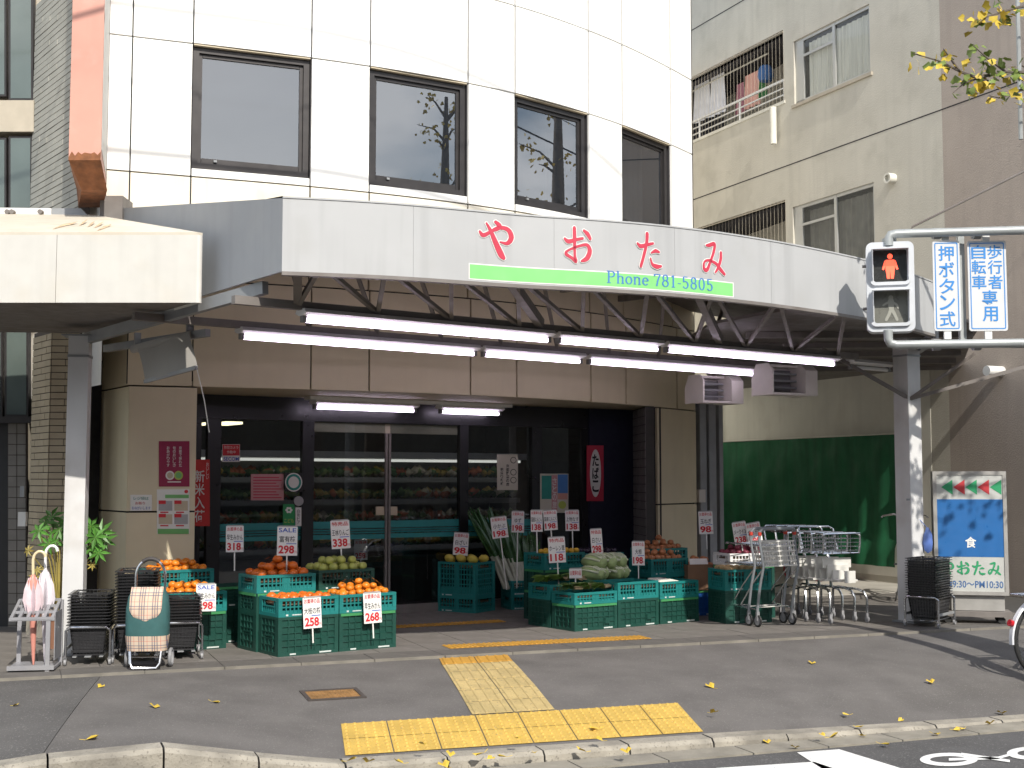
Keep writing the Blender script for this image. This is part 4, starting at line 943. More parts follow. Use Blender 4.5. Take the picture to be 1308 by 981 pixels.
for i, (a0, a1, z0, z1) in enumerate(win):
    mb = MB(); f_ = .05
    for x0, x1, za, zb in ((a0, a0 + f_, z0, z1), (a1 - f_ - .16, a1, z0, z1), (a0, a1, z1 - f_, z1), (a0, a1, z0, z0 + f_)): mb.quadbox([wp(x1, za, -.03 - .002 * (za == z0)), wp(x0, za, -.03 - .002 * (za == z0)), wp(x0, zb, -.03 - .002 * (za == z0)), wp(x1, zb, -.03 - .002 * (za == z0))], WNn, .03)
    m_ = lerp(a0, a1, .47); mb.quadbox([wp(m_ + .03, z0, -.026), wp(m_ - .03, z0, -.026), wp(m_ - .03, z1, -.026), wp(m_ + .03, z1, -.026)], WNn, .03)
    w_ = mb.build('window', 'alu', flats, world=True)
    zz = lerp(z0, z1, .72); mb = MB(); mb.quadbox([wp(a1 - .2, zz - .02, -.028), wp(m_ + .03, zz - .02, -.028), wp(m_ + .03, zz + .02, -.028), wp(a1 - .2, zz + .02, -.028)], WNn, .03); mb.build('transom', 'alu', w_, world=True)
    for x0, x1 in ((a0 + f_, m_ - .03), (m_ + .03, a1 - f_ - .16)):
        mb = MB(); mb.quadbox([wp(x1, z0 + f_, -.048), wp(x0, z0 + f_, -.048), wp(x0, z1 - f_, -.048), wp(x1, z1 - f_, -.048)], WNn, .004); mb.build('pane', 'flat_glass', w_, world=True)
    mb = MB(); mb.quadbox([wp(a1 + .05, z0 - .05, .03), wp(a0 - .05, z0 - .05, .03), wp(a0 - .05, z0, .03), wp(a1 + .05, z0, .03)], WNn, .2); mb.build('sill', 'concrete_band', w_, world=True)
    mb = MB(); nn = 40; o1 = (-.085 if i == 0 else -.12)
    ca0, ca1 = (a0 + .08, a1 - .3)
    for k in range(nn):
        pa_, pb_ = lerp(ca0, ca1, k / nn), lerp(ca0, ca1, (k + 1) / nn); f1, f2 = o1 + .02 * math.sin(k * 1.9), o1 + .02 * math.sin((k + 1) * 1.9)
        mb.add([wp(pb_, z0, f2), wp(pa_, z0, f1), wp(pa_, z1 - .1, f1), wp(pb_, z1 - .1, f2)], [(0, 1, 2, 3)])
    mb.build('curtain', 'pale_curtain', w_, world=True) if i == 0 else mb.build('curtain', 'dull_curtain', w_, world=True)
    mb = MB(); mb.add([wp(a1, z0, -.9), wp(a0, z0, -.9), wp(a0, z1, -.9), wp(a1, z1, -.9), wp(a1, z0, -.1), wp(a0, z0, -.1), wp(a0, z1, -.1), wp(a1, z1, -.1)], [(0, 1, 2, 3), (0, 4, 5, 1), (3, 2, 6, 7), (0, 3, 7, 4), (1, 5, 6, 2)]); mb.build('room', 'flat_inside', w_, world=True)
for i, (a0, a1, z0, z1) in enumerate(bal):
    mb = MB(); mb.add([wp(a1, z0 - 1, -1.3), wp(a0, z0 - 1, -1.3), wp(a0, z1, -1.3), wp(a1, z1, -1.3), wp(a1, z0 - 1, -.18), wp(a0, z0 - 1, -.18), wp(a0, z1, -.1), wp(a1, z1, -.1)], [(0, 1, 2, 3), (0, 4, 5, 1), (3, 2, 6, 7), (0, 3, 7, 4), (1, 5, 6, 2)]); b_o = mb.build('balcony', 'flat_inside', flats, world=True)
    mb = MB(); mb.quadbox([wp(a1 - 1, z0 - .9, -1.28), wp(a0 + .6, z0 - .9, -1.28), wp(a0 + .6, z1 - .35, -1.28), wp(a1 - 1, z1 - .35, -1.28)], WNn, .01); mb.build('balcony_door', 'flat_inside', b_o, world=True)
    mb = MB(); mb.quadbox([wp(a1, z0, .015), wp(a0 - .03, z0, .015), wp(a0 - .03, z0 + .05, .015), wp(a1, z0 + .05, .015)], WNn, .22); mb.build('coping', 'base_paint', b_o, world=True)
    mb = MB()
    for h in (.16, .27, .40): mb.bar(wp(a0, z0 + h, -.03), wp(a1, z0 + h, -.03), .035 if h > .35 else .02)
    k = a0 + .03
    while k < a1: mb.bar(wp(k, z0 + .04, -.03), wp(k, z0 + .40, -.03), .03); k += 1.25
    mb.build('railing', 'white_metal', b_o, world=True)
    mb = MB(); k = a0
    while k < 7.9: mb.bar(wp(k, z0 + .05, .0), wp(k, z1, .0), .003); k += .10
    mb.bar(wp(a0, z1 - .03, 0), wp(7.9, z1 - .03, 0), .012); mb.build('bird_net', 'concrete_band', b_o, world=True)
mb = MB(); c_ = wp(wa(994, 150), 0, .1); z0, z1 = wz(994, 185), wz(994, 138); mb.tube([(c_.x, c_.y, z0), (c_.x, c_.y, z1)], .055, 10); mb.build('drain_pipe', 'base_paint', flats, world=True, smooth=True)
for px, py in ((1137, 228),):
    mb = MB(); c_ = wl_p(px, py, .06); mb.disc(c_, WNn, .075, .12, 16, .05); mb.disc(c_, WNn, .05, .02, 12); mb.build('vent', 'base_paint', flats, world=True, smooth=True)
mb = MB(); c_ = wl_p(1270, 474, .13); mb.disc(c_, WNn, .065, .26, 14); mb.build('vent_hood', 'white_metal', flats, world=True, smooth=True)
mb = MB(); mb.prism([tuple(wp(aN, 0, -.2)[:2]), tuple((wp(aN, 0, -.2) + Vector((7, 3, 0)))[:2]), tuple((wp(aF, 0, -1.5) + Vector((7, 3, 0)))[:2]), tuple(wp(aF, 0, -1.5)[:2])], 0, 12); mb.build('building_body', 'stucco', flats, world=True)
# laundry
def cloth(px0, px1, py0, py1, mat, name, label, off=-.35, cat='laundry'):
    a0, a1 = wl_p(px0, py0, off), wl_p(px1, py0 - (px1 - px0) * .3, off); zt = (a0.z + a1.z) / 2; zb = zt - (py1 - py0) / F * a0.y
    mb = MB(); nx, nz = 10, 8
    for j in range(nz + 1):
        for i in range(nx + 1):
            p = a0.lerp(a1, i / nx); w_ = .035 * math.sin(i * 1.6 + j * .25) * (j / nz); mb.v.append(Vector((p.x, p.y, lerp(zt, zb, j / nz))) + WNn * w_)
    for j in range(nz):
        for i in range(nx): k = j * (nx + 1) + i; mb.f.append((k, k + 1, k + nx + 2, k + nx + 1))
    return solo(mb, name, mat, (a0.x, a0.y, zb), label, cat, 'laundry on the balcony', smooth='all')
M('cloth_white', (.8, .81, .86), .9); M('cloth_pink', (.75, .42, .35), .9); M('cloth_rose', (.38, .16, .2), .9); M('cloth_green', (.06, .2, .07), .9); M('cloth_blue', (.06, .15, .35), .9)
cloth(887, 906, 106, 158, 'cloth_white', 'hanging_sheet', 'pale grey sheet drying on the balcony beside the white facade')
cloth(908, 925, 98, 150, 'cloth_white', 'hanging_sheet', 'pale grey towel drying beside the sheet on the balcony')
cloth(941, 950, 108, 148, 'cloth_rose', 'hanging_towel', 'dull rose towel hanging on the balcony')
cloth(952, 969, 96, 140, 'cloth_pink', 'hanging_towel', 'pink towel hanging on the balcony line')
cloth(970, 978, 100, 126, 'cloth_green', 'hanging_towel', 'green cloth hanging beside the pink towel')
pr_ = wl_p(978, 92, -.3); mb = MB(); mb.lathe([(.01, .12), (.09, .1), (.13, .02), (.14, -.08), (.1, -.16), (.01, -.18)], 12, pr_); solo(mb, 'peg_basket', 'cloth_blue', pr_, 'blue mesh peg basket hanging over the balcony', 'basket', smooth=True)
a_, b_ = wl_p(897, 108, -.35), wl_p(981, 74, -.35); b_.z = a_.z = (a_.z + b_.z) / 2 + .02; mb = MB(); d_ = (b_ - a_); mb.tube([a_ - d_ * .6, b_], .016, 8); solo(mb, 'laundry_pole', 'base_paint', a_, 'pale laundry pole carrying the clothes on the balcony', 'pole')
# green sheet
M('green_sheet', (.010, .115, .046), .75, var=.2, scale=2.5, stretch=(3, 3, .4), bump=.2, bscale=120)
mb = MB(); nx, nz = 70, 14; aL, aR = wa(919, 600), wa(1150, 600)
zt1 = wz(925, 565); ztR = wz(1143, 555); zb1 = .06
for j in range(nz + 1):
    for i in range(nx + 1):
        a = lerp(aL, aR, i / nx); t = lerp(ztR, ztR, i / nx); f_ = j / nz
        o_ = .07 + .02 * math.sin(i * .9) * (.3 + .7 * f_) + .012 * math.sin(i * .37 + j) + (.05 if j > 11 else 0); mb.v.append(wp(a, lerp(t, zb1 + .18, f_), o_))
for j in range(nz):
    for i in range(nx): k = j * (nx + 1) + i; mb.f.append((k, k + nx + 1, k + nx + 2, k + 1))
gs = thing('green_sheet', 'dark green tarpaulin sheet hung along the white painted wall', 'tarpaulin', wp((aL + aR) / 2, 0, .07))
mb.build('sheet', 'green_sheet', gs, world=True, smooth='all', fix=False)
mb = MB(); mb.quadbox([wp(aL + .3, zb1, .09), wp(aL - .12, zb1, .09), wp(aL - .12, 3.0, .09), wp(aL + .3, 3.0, .09)], WNn, .01); mb.build('end_strip', 'green_sheet', gs, world=True)
mb = MB(); mb.tube([wp(aL + .2, ztR + .01, .08), wp(aR - .1, ztR + .01, .08)], .012, 6); mb.build('rope', 'base_paint', gs, world=True)
M('yard_concrete', (.36, .34, .30), .9, var=.12, scale=2)
mb = MB(); y0 = wp(6.5, 0, 0); mb.prism([tuple(wp(0, 0, 2.4)[:2]), tuple(wp(0, 0, -.1)[:2]), tuple(wp(8, 0, -.1)[:2]), tuple(wp(8, 0, 2.2)[:2])], -.02, .006); struct(mb.build('yard', 'yard_concrete'))
# ------------------------------------------------------------------ street across the road (seen only in the glass)
M('far_wall', (.13, .12, .105), .85, var=.15, scale=.6)
M('far_glass', (.03, .035, .04), .1)
opp = thing('opposite_building', 'long low brown building across the road behind the photographer', 'building', stp(20, 17))
mb = MB(); mb.prism([tuple(stp(-30, 26)[:2]), tuple(stp(95, 26)[:2]), tuple(stp(95, 17)[:2]), tuple(stp(-30, 17)[:2])], ROAD_Z, 7.6); mb.build('wall', 'far_wall', opp, world=True)
M('far_sill', (.2, .19, .17), .8)
for i in range(28):
    for z in (.5, 3.6):
        s0 = -28 + i * 4.3; c_ = stp(s0 + 1.2, 16.98, z + .8); mb = MB(); mb.box(c_, (2.4, .06, 1.6), STREET); w_ = mb.build('window', 'far_glass', opp, world=True)
        mb = MB(); mb.box(c_ + Vector((0, 0, -.86)) - ET * .06, (2.6, .12, .08), STREET); mb.build('sill', 'far_sill', w_, world=True)
cab = thing('utility_line', 'two utility poles carrying black cables along the kerb', 'power line', stp(-16, 2.2))
for s in (-17, 17):
    mb = MB(); p = stp(s, 2.2); mb.tube([(p.x, p.y, -.3), (p.x, p.y, 10.5)], [.16, .11], 12); mb.build('pole', 'concrete_band', cab, world=True, smooth=True)
for k, (z, r_) in enumerate(((9.8, .014), (9.25, .009), (8.75, .02))):
    a, b = stp(-17, 2.2 + .2 * k, z), stp(17, 2.2 + .2 * k, z); mb = MB(); mb.tube([a.lerp(b, i / 16) - Vector((0, 0, .5 * (1 - (2 * i / 16 - 1) ** 2))) for i in range(17)], r_, 6); mb.build('cable', 'backing', cab, world=True)
# ------------------------------------------------------------------ pedestrian signal, plates and their bracket
M('signal_grey', (.56, .58, .61), .4, var=.04); M('signal_lens', (.035, .036, .034), .25); M('lens_grey', (.16, .16, .14), .3, var=.2)
M('red_man', (1.0, .10, .05), .5, var=0, emit=1.6); M('grey_man', (.32, .32, .28), .5)
M('arm_grey', (.36, .38, .38), .45, metal=.3, var=.1)
YS = 10.4
pole_b = Vector((4.46, 10.2, 0)); s_, t_ = st_of(pole_b)
pole = thing('signal_pole', 'grey steel signal pole with bracket arms holding the pedestrian signal', 'pole', stp(s_, t_, pav_z(s_, t_)))
PB = Vector(pole.location)
mb = MB(); mb.tube([(PB.x, PB.y, PB.z), (PB.x, PB.y, 5.6)], [.085, .07], 14); mb.build('shaft', 'arm_grey', pole, world=True, smooth=True)
for y, r_ in ((298.5, .036), (440.5, .036)):
    a = atY(1142, y, YS); b = Vector((PB.x, PB.y - .0, a.z))
    mb = MB(); e_ = Vector((0, 0, -.10 if y < 400 else .12)); mb.tube([a + Vector((-.045, 0, 0)) + e_, a + Vector((-.045, 0, 0)) + e_ * .4, a + Vector((-.03, 0, 0)) + e_ * .1, a + Vector((.02, 0, 0)), b], r_, 12); mb.build('arm', 'arm_grey', pole, world=True, smooth=True)
    for px in (1196, 1247):
        mb = MB(); c = atY(px, y, YS + .01); mb.disc(c, (1, .1, 0), .046, .06, 12); mb.build('clamp', 'grey_metal', pole, world=True)
a, b = atY(1226, 296, YS + .07), atY(1230, 444, YS + .07); mb = MB(); mb.bar(a, b, .05, .05); mb.build('tie_bar', 'arm_grey', pole, world=True)
a = atY(1165, 290, YS); mb = MB(); mb.tube([atY(1165, 296, YS), a, Vector((PB.x, PB.y, atY(1335, 203, 10.5).z))], .009, 6); mb.build('stay_wire', 'dark_steel', pole, world=True)
mb = MB(); a, b = atY(1299, -30, 10.3), atY(1304, 178, 10.3); mb.tube([a, b], .018, 8); 
for f in (.2, .75): p = a.lerp(b, f); mb.tube([p, Vector((PB.x, PB.y, p.z))], .01, 6)
mb.build('cable_conduit', 'arm_grey', pole, world=True)
# signal head (local: x right, y away, z up)
sc_ = atY(1137.5, 366, YS); sig = thing('pedestrian_signal', 'grey two lamp pedestrian signal showing a red standing figure', 'traffic light', (sc_.x, sc_.y, sc_.z - .37), R(-14))
HW, HH, HD = .375, .735, .16
def rrect(w, h, r, n=5):
    out = []
    for cx, cz, a0 in ((w / 2 - r, h / 2 - r, 0), (-w / 2 + r, h / 2 - r, 90), (-w / 2 + r, -h / 2 + r, 180), (w / 2 - r, -h / 2 + r, 270)):
        for i in range(n + 1): a = R(a0 + 90 * i / n); out.append((cx + r * math.cos(a), cz + r * math.sin(a)))
    return out
def slab(mb, poly, y0, y1, cx=0, cz=0):
    n = len(poly); return mb.add([(x + cx, y0, z + cz) for x, z in poly] + [(x + cx, y1, z + cz) for x, z in poly], [tuple(range(n)), tuple(range(2 * n - 1, n - 1, -1))] + [(i, n + i, n + (i + 1) % n, (i + 1) % n) for i in range(n)])
mb = MB(); slab(mb, rrect(HW, HH, .05), 0, HD, 0, .37); mb.build('housing', 'signal_grey', sig, smooth=True)
for k, zc in enumerate((.37 + .168, .37 - .168)):
    # frame ring with visor hood
    mb = MB(); o_ = rrect(.32, .315, .045); i_ = rrect(.262, .262, .02); n = len(o_)
    mb.add([(x, -.022, z + zc) for x, z in o_] + [(x, -.022, z + zc) for x, z in i_] + [(x, .0, z + zc) for x, z in o_] + [(x, .004, z + zc) for x, z in i_], [(j, (j + 1) % n, n + (j + 1) % n, n + j) for j in range(n)] + [(j, 2 * n + j, 2 * n + (j + 1) % n, (j + 1) % n) for j in range(n)] + [(n + j, n + (j + 1) % n, 3 * n + (j + 1) % n, 3 * n + j) for j in range(n)])
    door = mb.build('lens_door', 'signal_grey', sig)
    mb = MB(); mb.box((0, -.004, zc), (.266, .004, .266)); mb.build('lens', 'signal_lens' if k == 0 else 'lens_grey', door)
    mb = MB(); y = -.009
    def fig(pts_, mat_):
        m = MB(); m.add([(x, y, z + zc) for x, z in pts_], [tuple(range(len(pts_)))]); return m
    m = MB()
    if k == 0:
        m.add([(.021 * math.cos(2 * math.pi * j / 12), y, zc + .078 + .022 * math.sin(2 * math.pi * j / 12)) for j in range(12)], [tuple(range(12))])
        m.add([(x, y, zc + z) for x, z in ((-.033, .05), (.033, .05), (.037, -.02), (.026, -.105), (.004, -.105), (.0, -.03), (-.004, -.105), (-.026, -.105), (-.037, -.02))], [(0, 8, 7, 6, 5), (0, 5, 1), (1, 5, 4, 3, 2)])
        for sx in (-1, 1): m.add([(sx * x, y, zc + z) for x, z in ((.035, .05), (.046, .035), (.064, -.028), (.050, -.034), (.036, .0))], [(0, 1, 2, 3, 4)])
        m.build('standing_figure', 'red_man', door)
    else:
        m.add([(.02 * math.cos(2 * math.pi * j / 12), y, zc + .075 + .021 * math.sin(2 * math.pi * j / 12)) for j in range(12)], [tuple(range(12))])
        strokes(m, [[(0, .045, .05), (.002, -.01, .042)], [(0, -.01, .03), (.022, -.05, .026), (.045, -.105, .022)], [(0, -.01, .03), (-.012, -.05, .026), (-.04, -.105, .022)], [(.0, .04, .02), (.04, .02, .018), (.055, -.01, .015)], [(0, .04, .02), (-.035, .03, .018), (-.06, .015, .015)]], lambda x, z, l: Vector((x, y - l, z + zc)))
        m.build('walking_figure', 'grey_man', door)
    mb = MB()   # hood: top and two sides, deeper at the top
    w2, h2, dp = .142, .139, .13; t_ = .005
    mb.add([(-w2, -.02, zc + h2), (w2, -.02, zc + h2), (w2, -dp, zc + h2 - .012), (-w2, -dp, zc + h2 - .012), (-w2, -.02, zc + h2 - t_), (w2, -.02, zc + h2 - t_), (w2, -dp, zc + h2 - .012 - t_), (-w2, -dp, zc + h2 - .012 - t_)], [(0, 1, 2, 3), (7, 6, 5, 4), (3, 2, 6, 7), (0, 3, 7, 4), (1, 5, 6, 2)])
    for sx in (-1, 1):
        x0, x1 = sx * w2, sx * (w2 - t_)
        mb.add([(x, yy, z + zc) for x in (x0, x1) for yy, z in ((-.02, h2), (-dp, h2 - .012), (-.05, -.1), (-.02, -.12))], [(0, 1, 2, 3), (7, 6, 5, 4), (0, 4, 5, 1), (1, 5, 6, 2), (2, 6, 7, 3)])
    mb.build('hood', 'signal_grey', door)
for z in (.2, .55):
    mb = MB(); mb.tube([(-HW / 2 - .03, .05, z), (-HW / 2 + .005, .05, z)], .012, 8); mb.build('hinge', 'dark_steel', sig)
mb = MB(); mb.tube([(0, .08, .735), (0, .08, .775)], .06, 12); mb.build('mount', 'arm_grey', sig, smooth=True)
# plates
M('plate_white', (.60, .61, .62), .45, var=.03, dirt=(.5, .5, .49), dirt_amt=.4); M('plate_blue', (.03, .22, .58), .5)
def plate(px, w, h, name, label, cols, rz, z_off=0):
    c = atY(px, 365, YS - .03); t = thing(name, label, 'sign', (c.x, c.y, c.z - h / 2), rz, 'white and blue plates on the signal bracket')
    mb = MB(); slab(mb, rrect(w, h, .02), 0, .012, 0, h / 2); mb.build('plate', 'plate_white', t)
    mb = MB(); o_, i_ = rrect(w - .03, h - .03, .012), rrect(w - .046, h - .046, .008); n = len(o_)
    mb.add([(x, -.0015, z + h / 2) for x, z in o_] + [(x, -.0015, z + h / 2) for x, z in i_], [(j, (j + 1) % n, n + (j + 1) % n, n + j) for j in range(n)]); mb.build('border', 'plate_blue', t)
    for body, cx, ztop, ch in cols:
        for i, chh in enumerate(body):
            mb = MB(); put_text(mb, chh, (cx, -.0025, ztop - ch * (i + .5)), (1, 0, 0), (0, 0, 1), w=ch * .92, h=ch * .92, bold=.012); mb.build('character', 'plate_blue', t)
    for z in (-.02, h + .02): mb = MB(); mb.box((0, .02, z), (.055, .03, .09)); mb.build('bracket', 'white_metal', t)
plate(1209.5, .215, .735, 'button_plate', 'narrow white plate with five blue Japanese characters on the signal bracket', [('押ボタン式', 0, .70, .134)], R(-4))
plate(1261.5, .305, .735, 'crossing_plate', 'wide white plate with two blue columns of Japanese characters on the signal bracket', [('歩行者', .062, .705, .123), ('自転車', -.066, .705, .123), ('専用', .015, .335, .132)], R(-4))
# ------------------------------------------------------------------ ginkgo tree standing beyond the frame's right edge
M('bark', (.12, .10, .085), .9, var=.25, scale=9, bump=.8, bscale=25)
M('leaf_yellow', (.52, .38, .04), .6, var=.25, scale=7); M('leaf_green', (.16, .22, .045), .6, var=.3, scale=7)
tb = stp(*st_of(Vector((4.95, 10.42, 0)))); s_, t_ = st_of(tb); tb.z = pav_z(s_, t_)
tree = thing('ginkgo_tree', 'street ginkgo tree with yellow and green autumn leaves reaching in beside the flats', 'tree', tb)
mb = MB(); mb.tube([tb, tb + Vector((.02, 0, 1.5)), tb + Vector((-.03, .05, 3.5)), tb + Vector((.05, .0, 5.5)), tb + Vector((0, .05, 8))], [.27, .24, .2, .13, .05], 12); tr = mb.build('trunk', 'bark', tree, world=True, smooth=True)
rnd = random.Random(5); tips = []
def branch(a, b, r0, n=5, sag=.1):
    pts = [a.lerp(b, i / n) + Vector((rnd.uniform(-.05, .05), rnd.uniform(-.05, .05), rnd.uniform(-.05, .05) + sag * math.sin(math.pi * i / n))) for i in range(n + 1)]
    pts[0] = a; MB_ = MB(); MB_.tube(pts, [lerp(r0, .006, i / n) for i in range(n + 1)], 6); MB_.build('limb', 'bark', tree, world=True, smooth=True); return pts
leafY, leafG = MB(), MB()
def leaf(mb, c, s, dirv):
    up = Vector((rnd.uniform(-.6, .6), rnd.uniform(-.8, .2), rnd.uniform(-1, .3))).normalized(); x = up.orthogonal().normalized(); x.rotate(Matrix.Rotation(rnd.uniform(0, 6.28), 3, up)); nrm = up.cross(x)
    pts = [c, c + up * s * .55 + x * s * .55 + nrm * s * .08, c + up * s * .9 + x * s * .28, c + up * s * .78, c + up * s * .9 - x * s * .28, c + up * s * .55 - x * s * .55 + nrm * s * .08]
    mb.add(pts, [(0, 1, 2, 3), (0, 3, 4, 5)])
def leaves_along(pts, n, green, spread=.07):
    for _ in range(n):
        i = rnd.randrange(len(pts) - 1); c = pts[i].lerp(pts[i + 1], rnd.random()) + Vector((rnd.gauss(0, spread), rnd.gauss(0, spread), rnd.gauss(-.02, spread)))
        leaf(leafG if rnd.random() < green else leafY, c, rnd.uniform(.05, .085), None)
t4 = tb + Vector((0, 0, 4.4))
def pb(*l): return [atY(x, y, d) for x, y, d in l]
main = [Vector((tb.x, tb.y, 4.35))] + pb((1300, 95, 10.0), (1280, 85, 9.9), (1262, 62, 9.85))
for pth, n, g in ((pb((1318, 110, 10.05), (1296, 118, 10), (1277, 125, 9.95), (1263, 122, 9.9)), 26, .35), (pb((1310, 92, 10.0), (1285, 92, 9.95), (1262, 75, 9.9), (1243, 58, 9.85)), 62, .7), (pb((1285, 92, 9.95), (1255, 98, 9.9), (1232, 106, 9.9), (1218, 118, 9.85)), 34, .45), (pb((1262, 104, 9.92), (1228, 92, 9.9), (1200, 78, 9.85), (1166, 68, 9.8)), 52, .12), (pb((1320, 5, 10.0), (1290, 12, 9.95), (1265, 20, 9.9), (1238, 28, 9.85)), 60, .12), (pb((1225, 90, 9.9), (1205, 62, 9.9)), 8, .2)):
    MB_ = MB(); MB_.tube(pth, [lerp(.014, .004, i / (len(pth) - 1)) for i in range(len(pth))], 5); MB_.build('twig', 'bark', tree, world=True); leaves_along(pth, int(n * .78), min(.9, g + .12), .05)
for p in ((1318, 110, 10.05), (1310, 92, 10.0), (1320, 5, 10.0)):
    q_ = atY(*p); branch(Vector((tb.x, tb.y + .02, q_.z - .5)), q_, .035)
for i in range(15):
    a = Vector((tb.x, tb.y, rnd.uniform(3.6, 7.4))); an = rnd.uniform(-1.5, 1.7); L_ = rnd.uniform(.8, 1.7)
    b = a + Vector((math.cos(an) * L_, math.sin(an) * L_, rnd.uniform(.1, .7)))
    pts = branch(a, b, .035); leaves_along(pts[1:], 75, .4, .16)
def far_tree(p, h, label, seed):
    r2 = random.Random(seed); t = thing('street_tree', label, 'tree', p, 0, 'street trees farther along the road'); p = Vector(p); top = p + Vector((r2.uniform(-.3, .3), r2.uniform(-.3, .3), h))
    m = MB(); m.tube([p, p.lerp(top, .4) + Vector((.1, 0, 0)), p.lerp(top, .75), top], [.24, .19, .13, .04], 10); m.build('trunk', 'bark', t, world=True, smooth=True); lf = MB()
    for k in range(26):
        f = r2.uniform(.35, .97); a = p.lerp(top, f); an = r2.uniform(0, 6.28); L2 = r2.uniform(.8, 2.2) * (1.25 - f); b = a + Vector((math.cos(an) * L2, math.sin(an) * L2, L2 * r2.uniform(.3, 1.1))); mid = a.lerp(b, .5) + Vector((r2.uniform(-.12, .12), r2.uniform(-.12, .12), .1))
        m = MB(); m.tube([a, mid, b], [.035, .022, .007], 5); m.build('limb', 'bark', t, world=True)
        for _ in range(16):
            c = mid.lerp(b, r2.random() * 1.1) + Vector((r2.gauss(0, .14), r2.gauss(0, .14), r2.gauss(0, .14))); leaf(lf, c, r2.uniform(.07, .11), None)
    lf.build('crown', 'leaf_yellow', t, world=True, fix=False)
far_tree((13.0, 13.55, -.3), 10.5, 'sparse autumn street tree beyond the apartment block, seen reflected in an upper window', 3); far_tree((12.7, 4.2, ROAD_Z), 10.5, 'sparse autumn street tree across the road, seen reflected in an upper window', 8)
leafY.build('crown_yellow_leaves', 'leaf_yellow', tree, world=True, fix=False); leafG.build('crown_green_leaves', 'leaf_green', tree, world=True, fix=False)
# ------------------------------------------------------------------ posters and notices
ZV = Vector((0, 0, 1))
def flat(name, label, cat, c4, n, mat, th=.004, group=None):
    # c4: bl, br, tr, tl world corners; n outward
    c4 = [Vector(c) for c in c4]; t = thing(name, label, cat, (c4[0] + c4[1]) / 2, 0, group)
    mb = MB(); mb.quadbox(c4, n, th); mb.build('sheet', mat, t, world=True)
    xa = (c4[1] - c4[0]).normalized(); ya = (c4[3] - c4[0]).normalized(); w = (c4[1] - c4[0]).length; h = (c4[3] - c4[0]).length
    def at(u, v, e=.002): return c4[0].lerp(c4[1], u).lerp(c4[3].lerp(c4[2], u), v) + Vector(n) * e
    def text(body, u, v, wu, hv, m, bold=.01, vertical=False, e=.002, nm='lettering'):
        k = MB(); put_text(k, body, at(u, v, e), xa, ya, w=wu * w if wu else None, h=hv * h, bold=bold, vertical=vertical); return k.build(nm, m, t, world=True)
    def patch(u0, v0, u1, v1, m, e=.001, nm='panel'):
        k = MB(); k.quadbox([at(u0, v0, e), at(u1, v0, e), at(u1, v1, e), at(u0, v1, e)], n, .0006); return k.build(nm, m, t, world=True)
    def oval(u, v, ru, rv, m, e=.0015, nm='roundel'):
        k = MB(); N = 24; k.add([at(u + ru * math.cos(2 * math.pi * i / N), v + rv * math.sin(2 * math.pi * i / N), e) for i in range(N)], [tuple(range(N))]); return k.build(nm, m, t, world=True)
    return t, text, patch, oval
def rect_on(fn, x0, y0, x1, y1): return [fn(x0, y1), fn(x1, y1), fn(x1, y0), fn(x0, y0)]
pn = (pl1 - pl0); pn = Vector((pn.y, -pn.x, 0)).normalized()
pil = lambda x, y: onplane(x, y, pl0 + pn * .006, pn)
M('magenta', (.28, .012, .06), .5); M('paper', (.72, .71, .67), .6, var=.03); M('paper_blue', (.10, .25, .42), .6); M('ink_red', (.55, .02, .03), .6); M('ink_black', (.015, .015, .018), .6); M('ink_blue', (.03, .09, .45), .6)
M('lime', (.42, .50, .09), .5); M('leaf_print', (.16, .42, .13), .5); M('banner_red', (.55, .025, .02), .55); M('pink_paper', (.55, .26, .27), .6); M('sticker_green', (.02, .27, .08), .5); M('teal_print', (.02, .25, .2), .5)
M('tan_print', (.5, .42, .3), .6); M('grey_print', (.35, .35, .35), .6)
t, tx, pa, ov = flat('magenta_poster', 'magenta poster with three vertical lines of white Japanese text on the beige pillar', 'poster', rect_on(pil, 203, 563.5, 242, 621.5), pn, 'magenta')
for u, s_ in ((.70, '京都で採れた'), (.5, '旬のおいしさ'), (.30, 'おあがりやす')): tx(s_, u, .66, .10, .46, 'paper', .012, True)
ov(.36, .245, .145, .10, 'paper', .0012); ov(.64, .245, .145, .10, 'lime', .002); ov(.36, .245, .10, .068, 'tan_print', .0022); ov(.64, .245, .10, .068, 'leaf_print', .003); pa(.28, .09, .72, .115, 'paper')
t, tx, pa, ov = flat('offer_flyer', 'white offer flyer with green bands under the magenta poster', 'poster', rect_on(pil, 200.5, 625, 242, 682), pn, 'paper')
pa(.02, .0, .98, .115, 'leaf_print'); pa(.25, .80, .98, .88, 'leaf_print'); ov(.9, .95, .06, .04, 'ink_red')
for i in range(2):
    for j in range(2):
        u0, v0 = .05 + .48 * i, .22 + .30 * j; pa(u0, v0, u0 + .42, v0 + .22, 'grey_print' if (i + j) % 2 else 'tan_print'); pa(u0, v0 + .15, u0 + .22, v0 + .23, 'ink_red', .002); pa(u0 + .05, v0 - .05, u0 + .3, v0 - .02, 'ink_red')
t, tx, pa, ov = flat('handwritten_note', 'small white handwritten note taped to the beige pillar', 'notice', rect_on(pil, 166.5, 632, 194, 652.5), pn, 'paper')
tx('レジ袋は', .5, .78, .7, .22, 'teal_print', 0); tx('お断り', .45, .48, .45, .2, 'ink_red', 0); tx('おねがいします', .5, .18, .86, .2, 'ink_blue', 0)
g_out = lambda x, y: gl(x, y, .012)
g_far = lambda x, y: gl(x, y, .045)
t, tx, pa, ov = flat('red_banner', 'red vertical banner with white Japanese characters beside the glass shop front', 'banner', rect_on(lambda x, y: gl(x, y, .06), 246, 587, 268, 672), GN, 'banner_red')
tx('新米入荷', .40, .45, .62, .80, 'paper', .012, True); tx('おいしい', .86, .83, .16, .26, 'paper', .0, True)
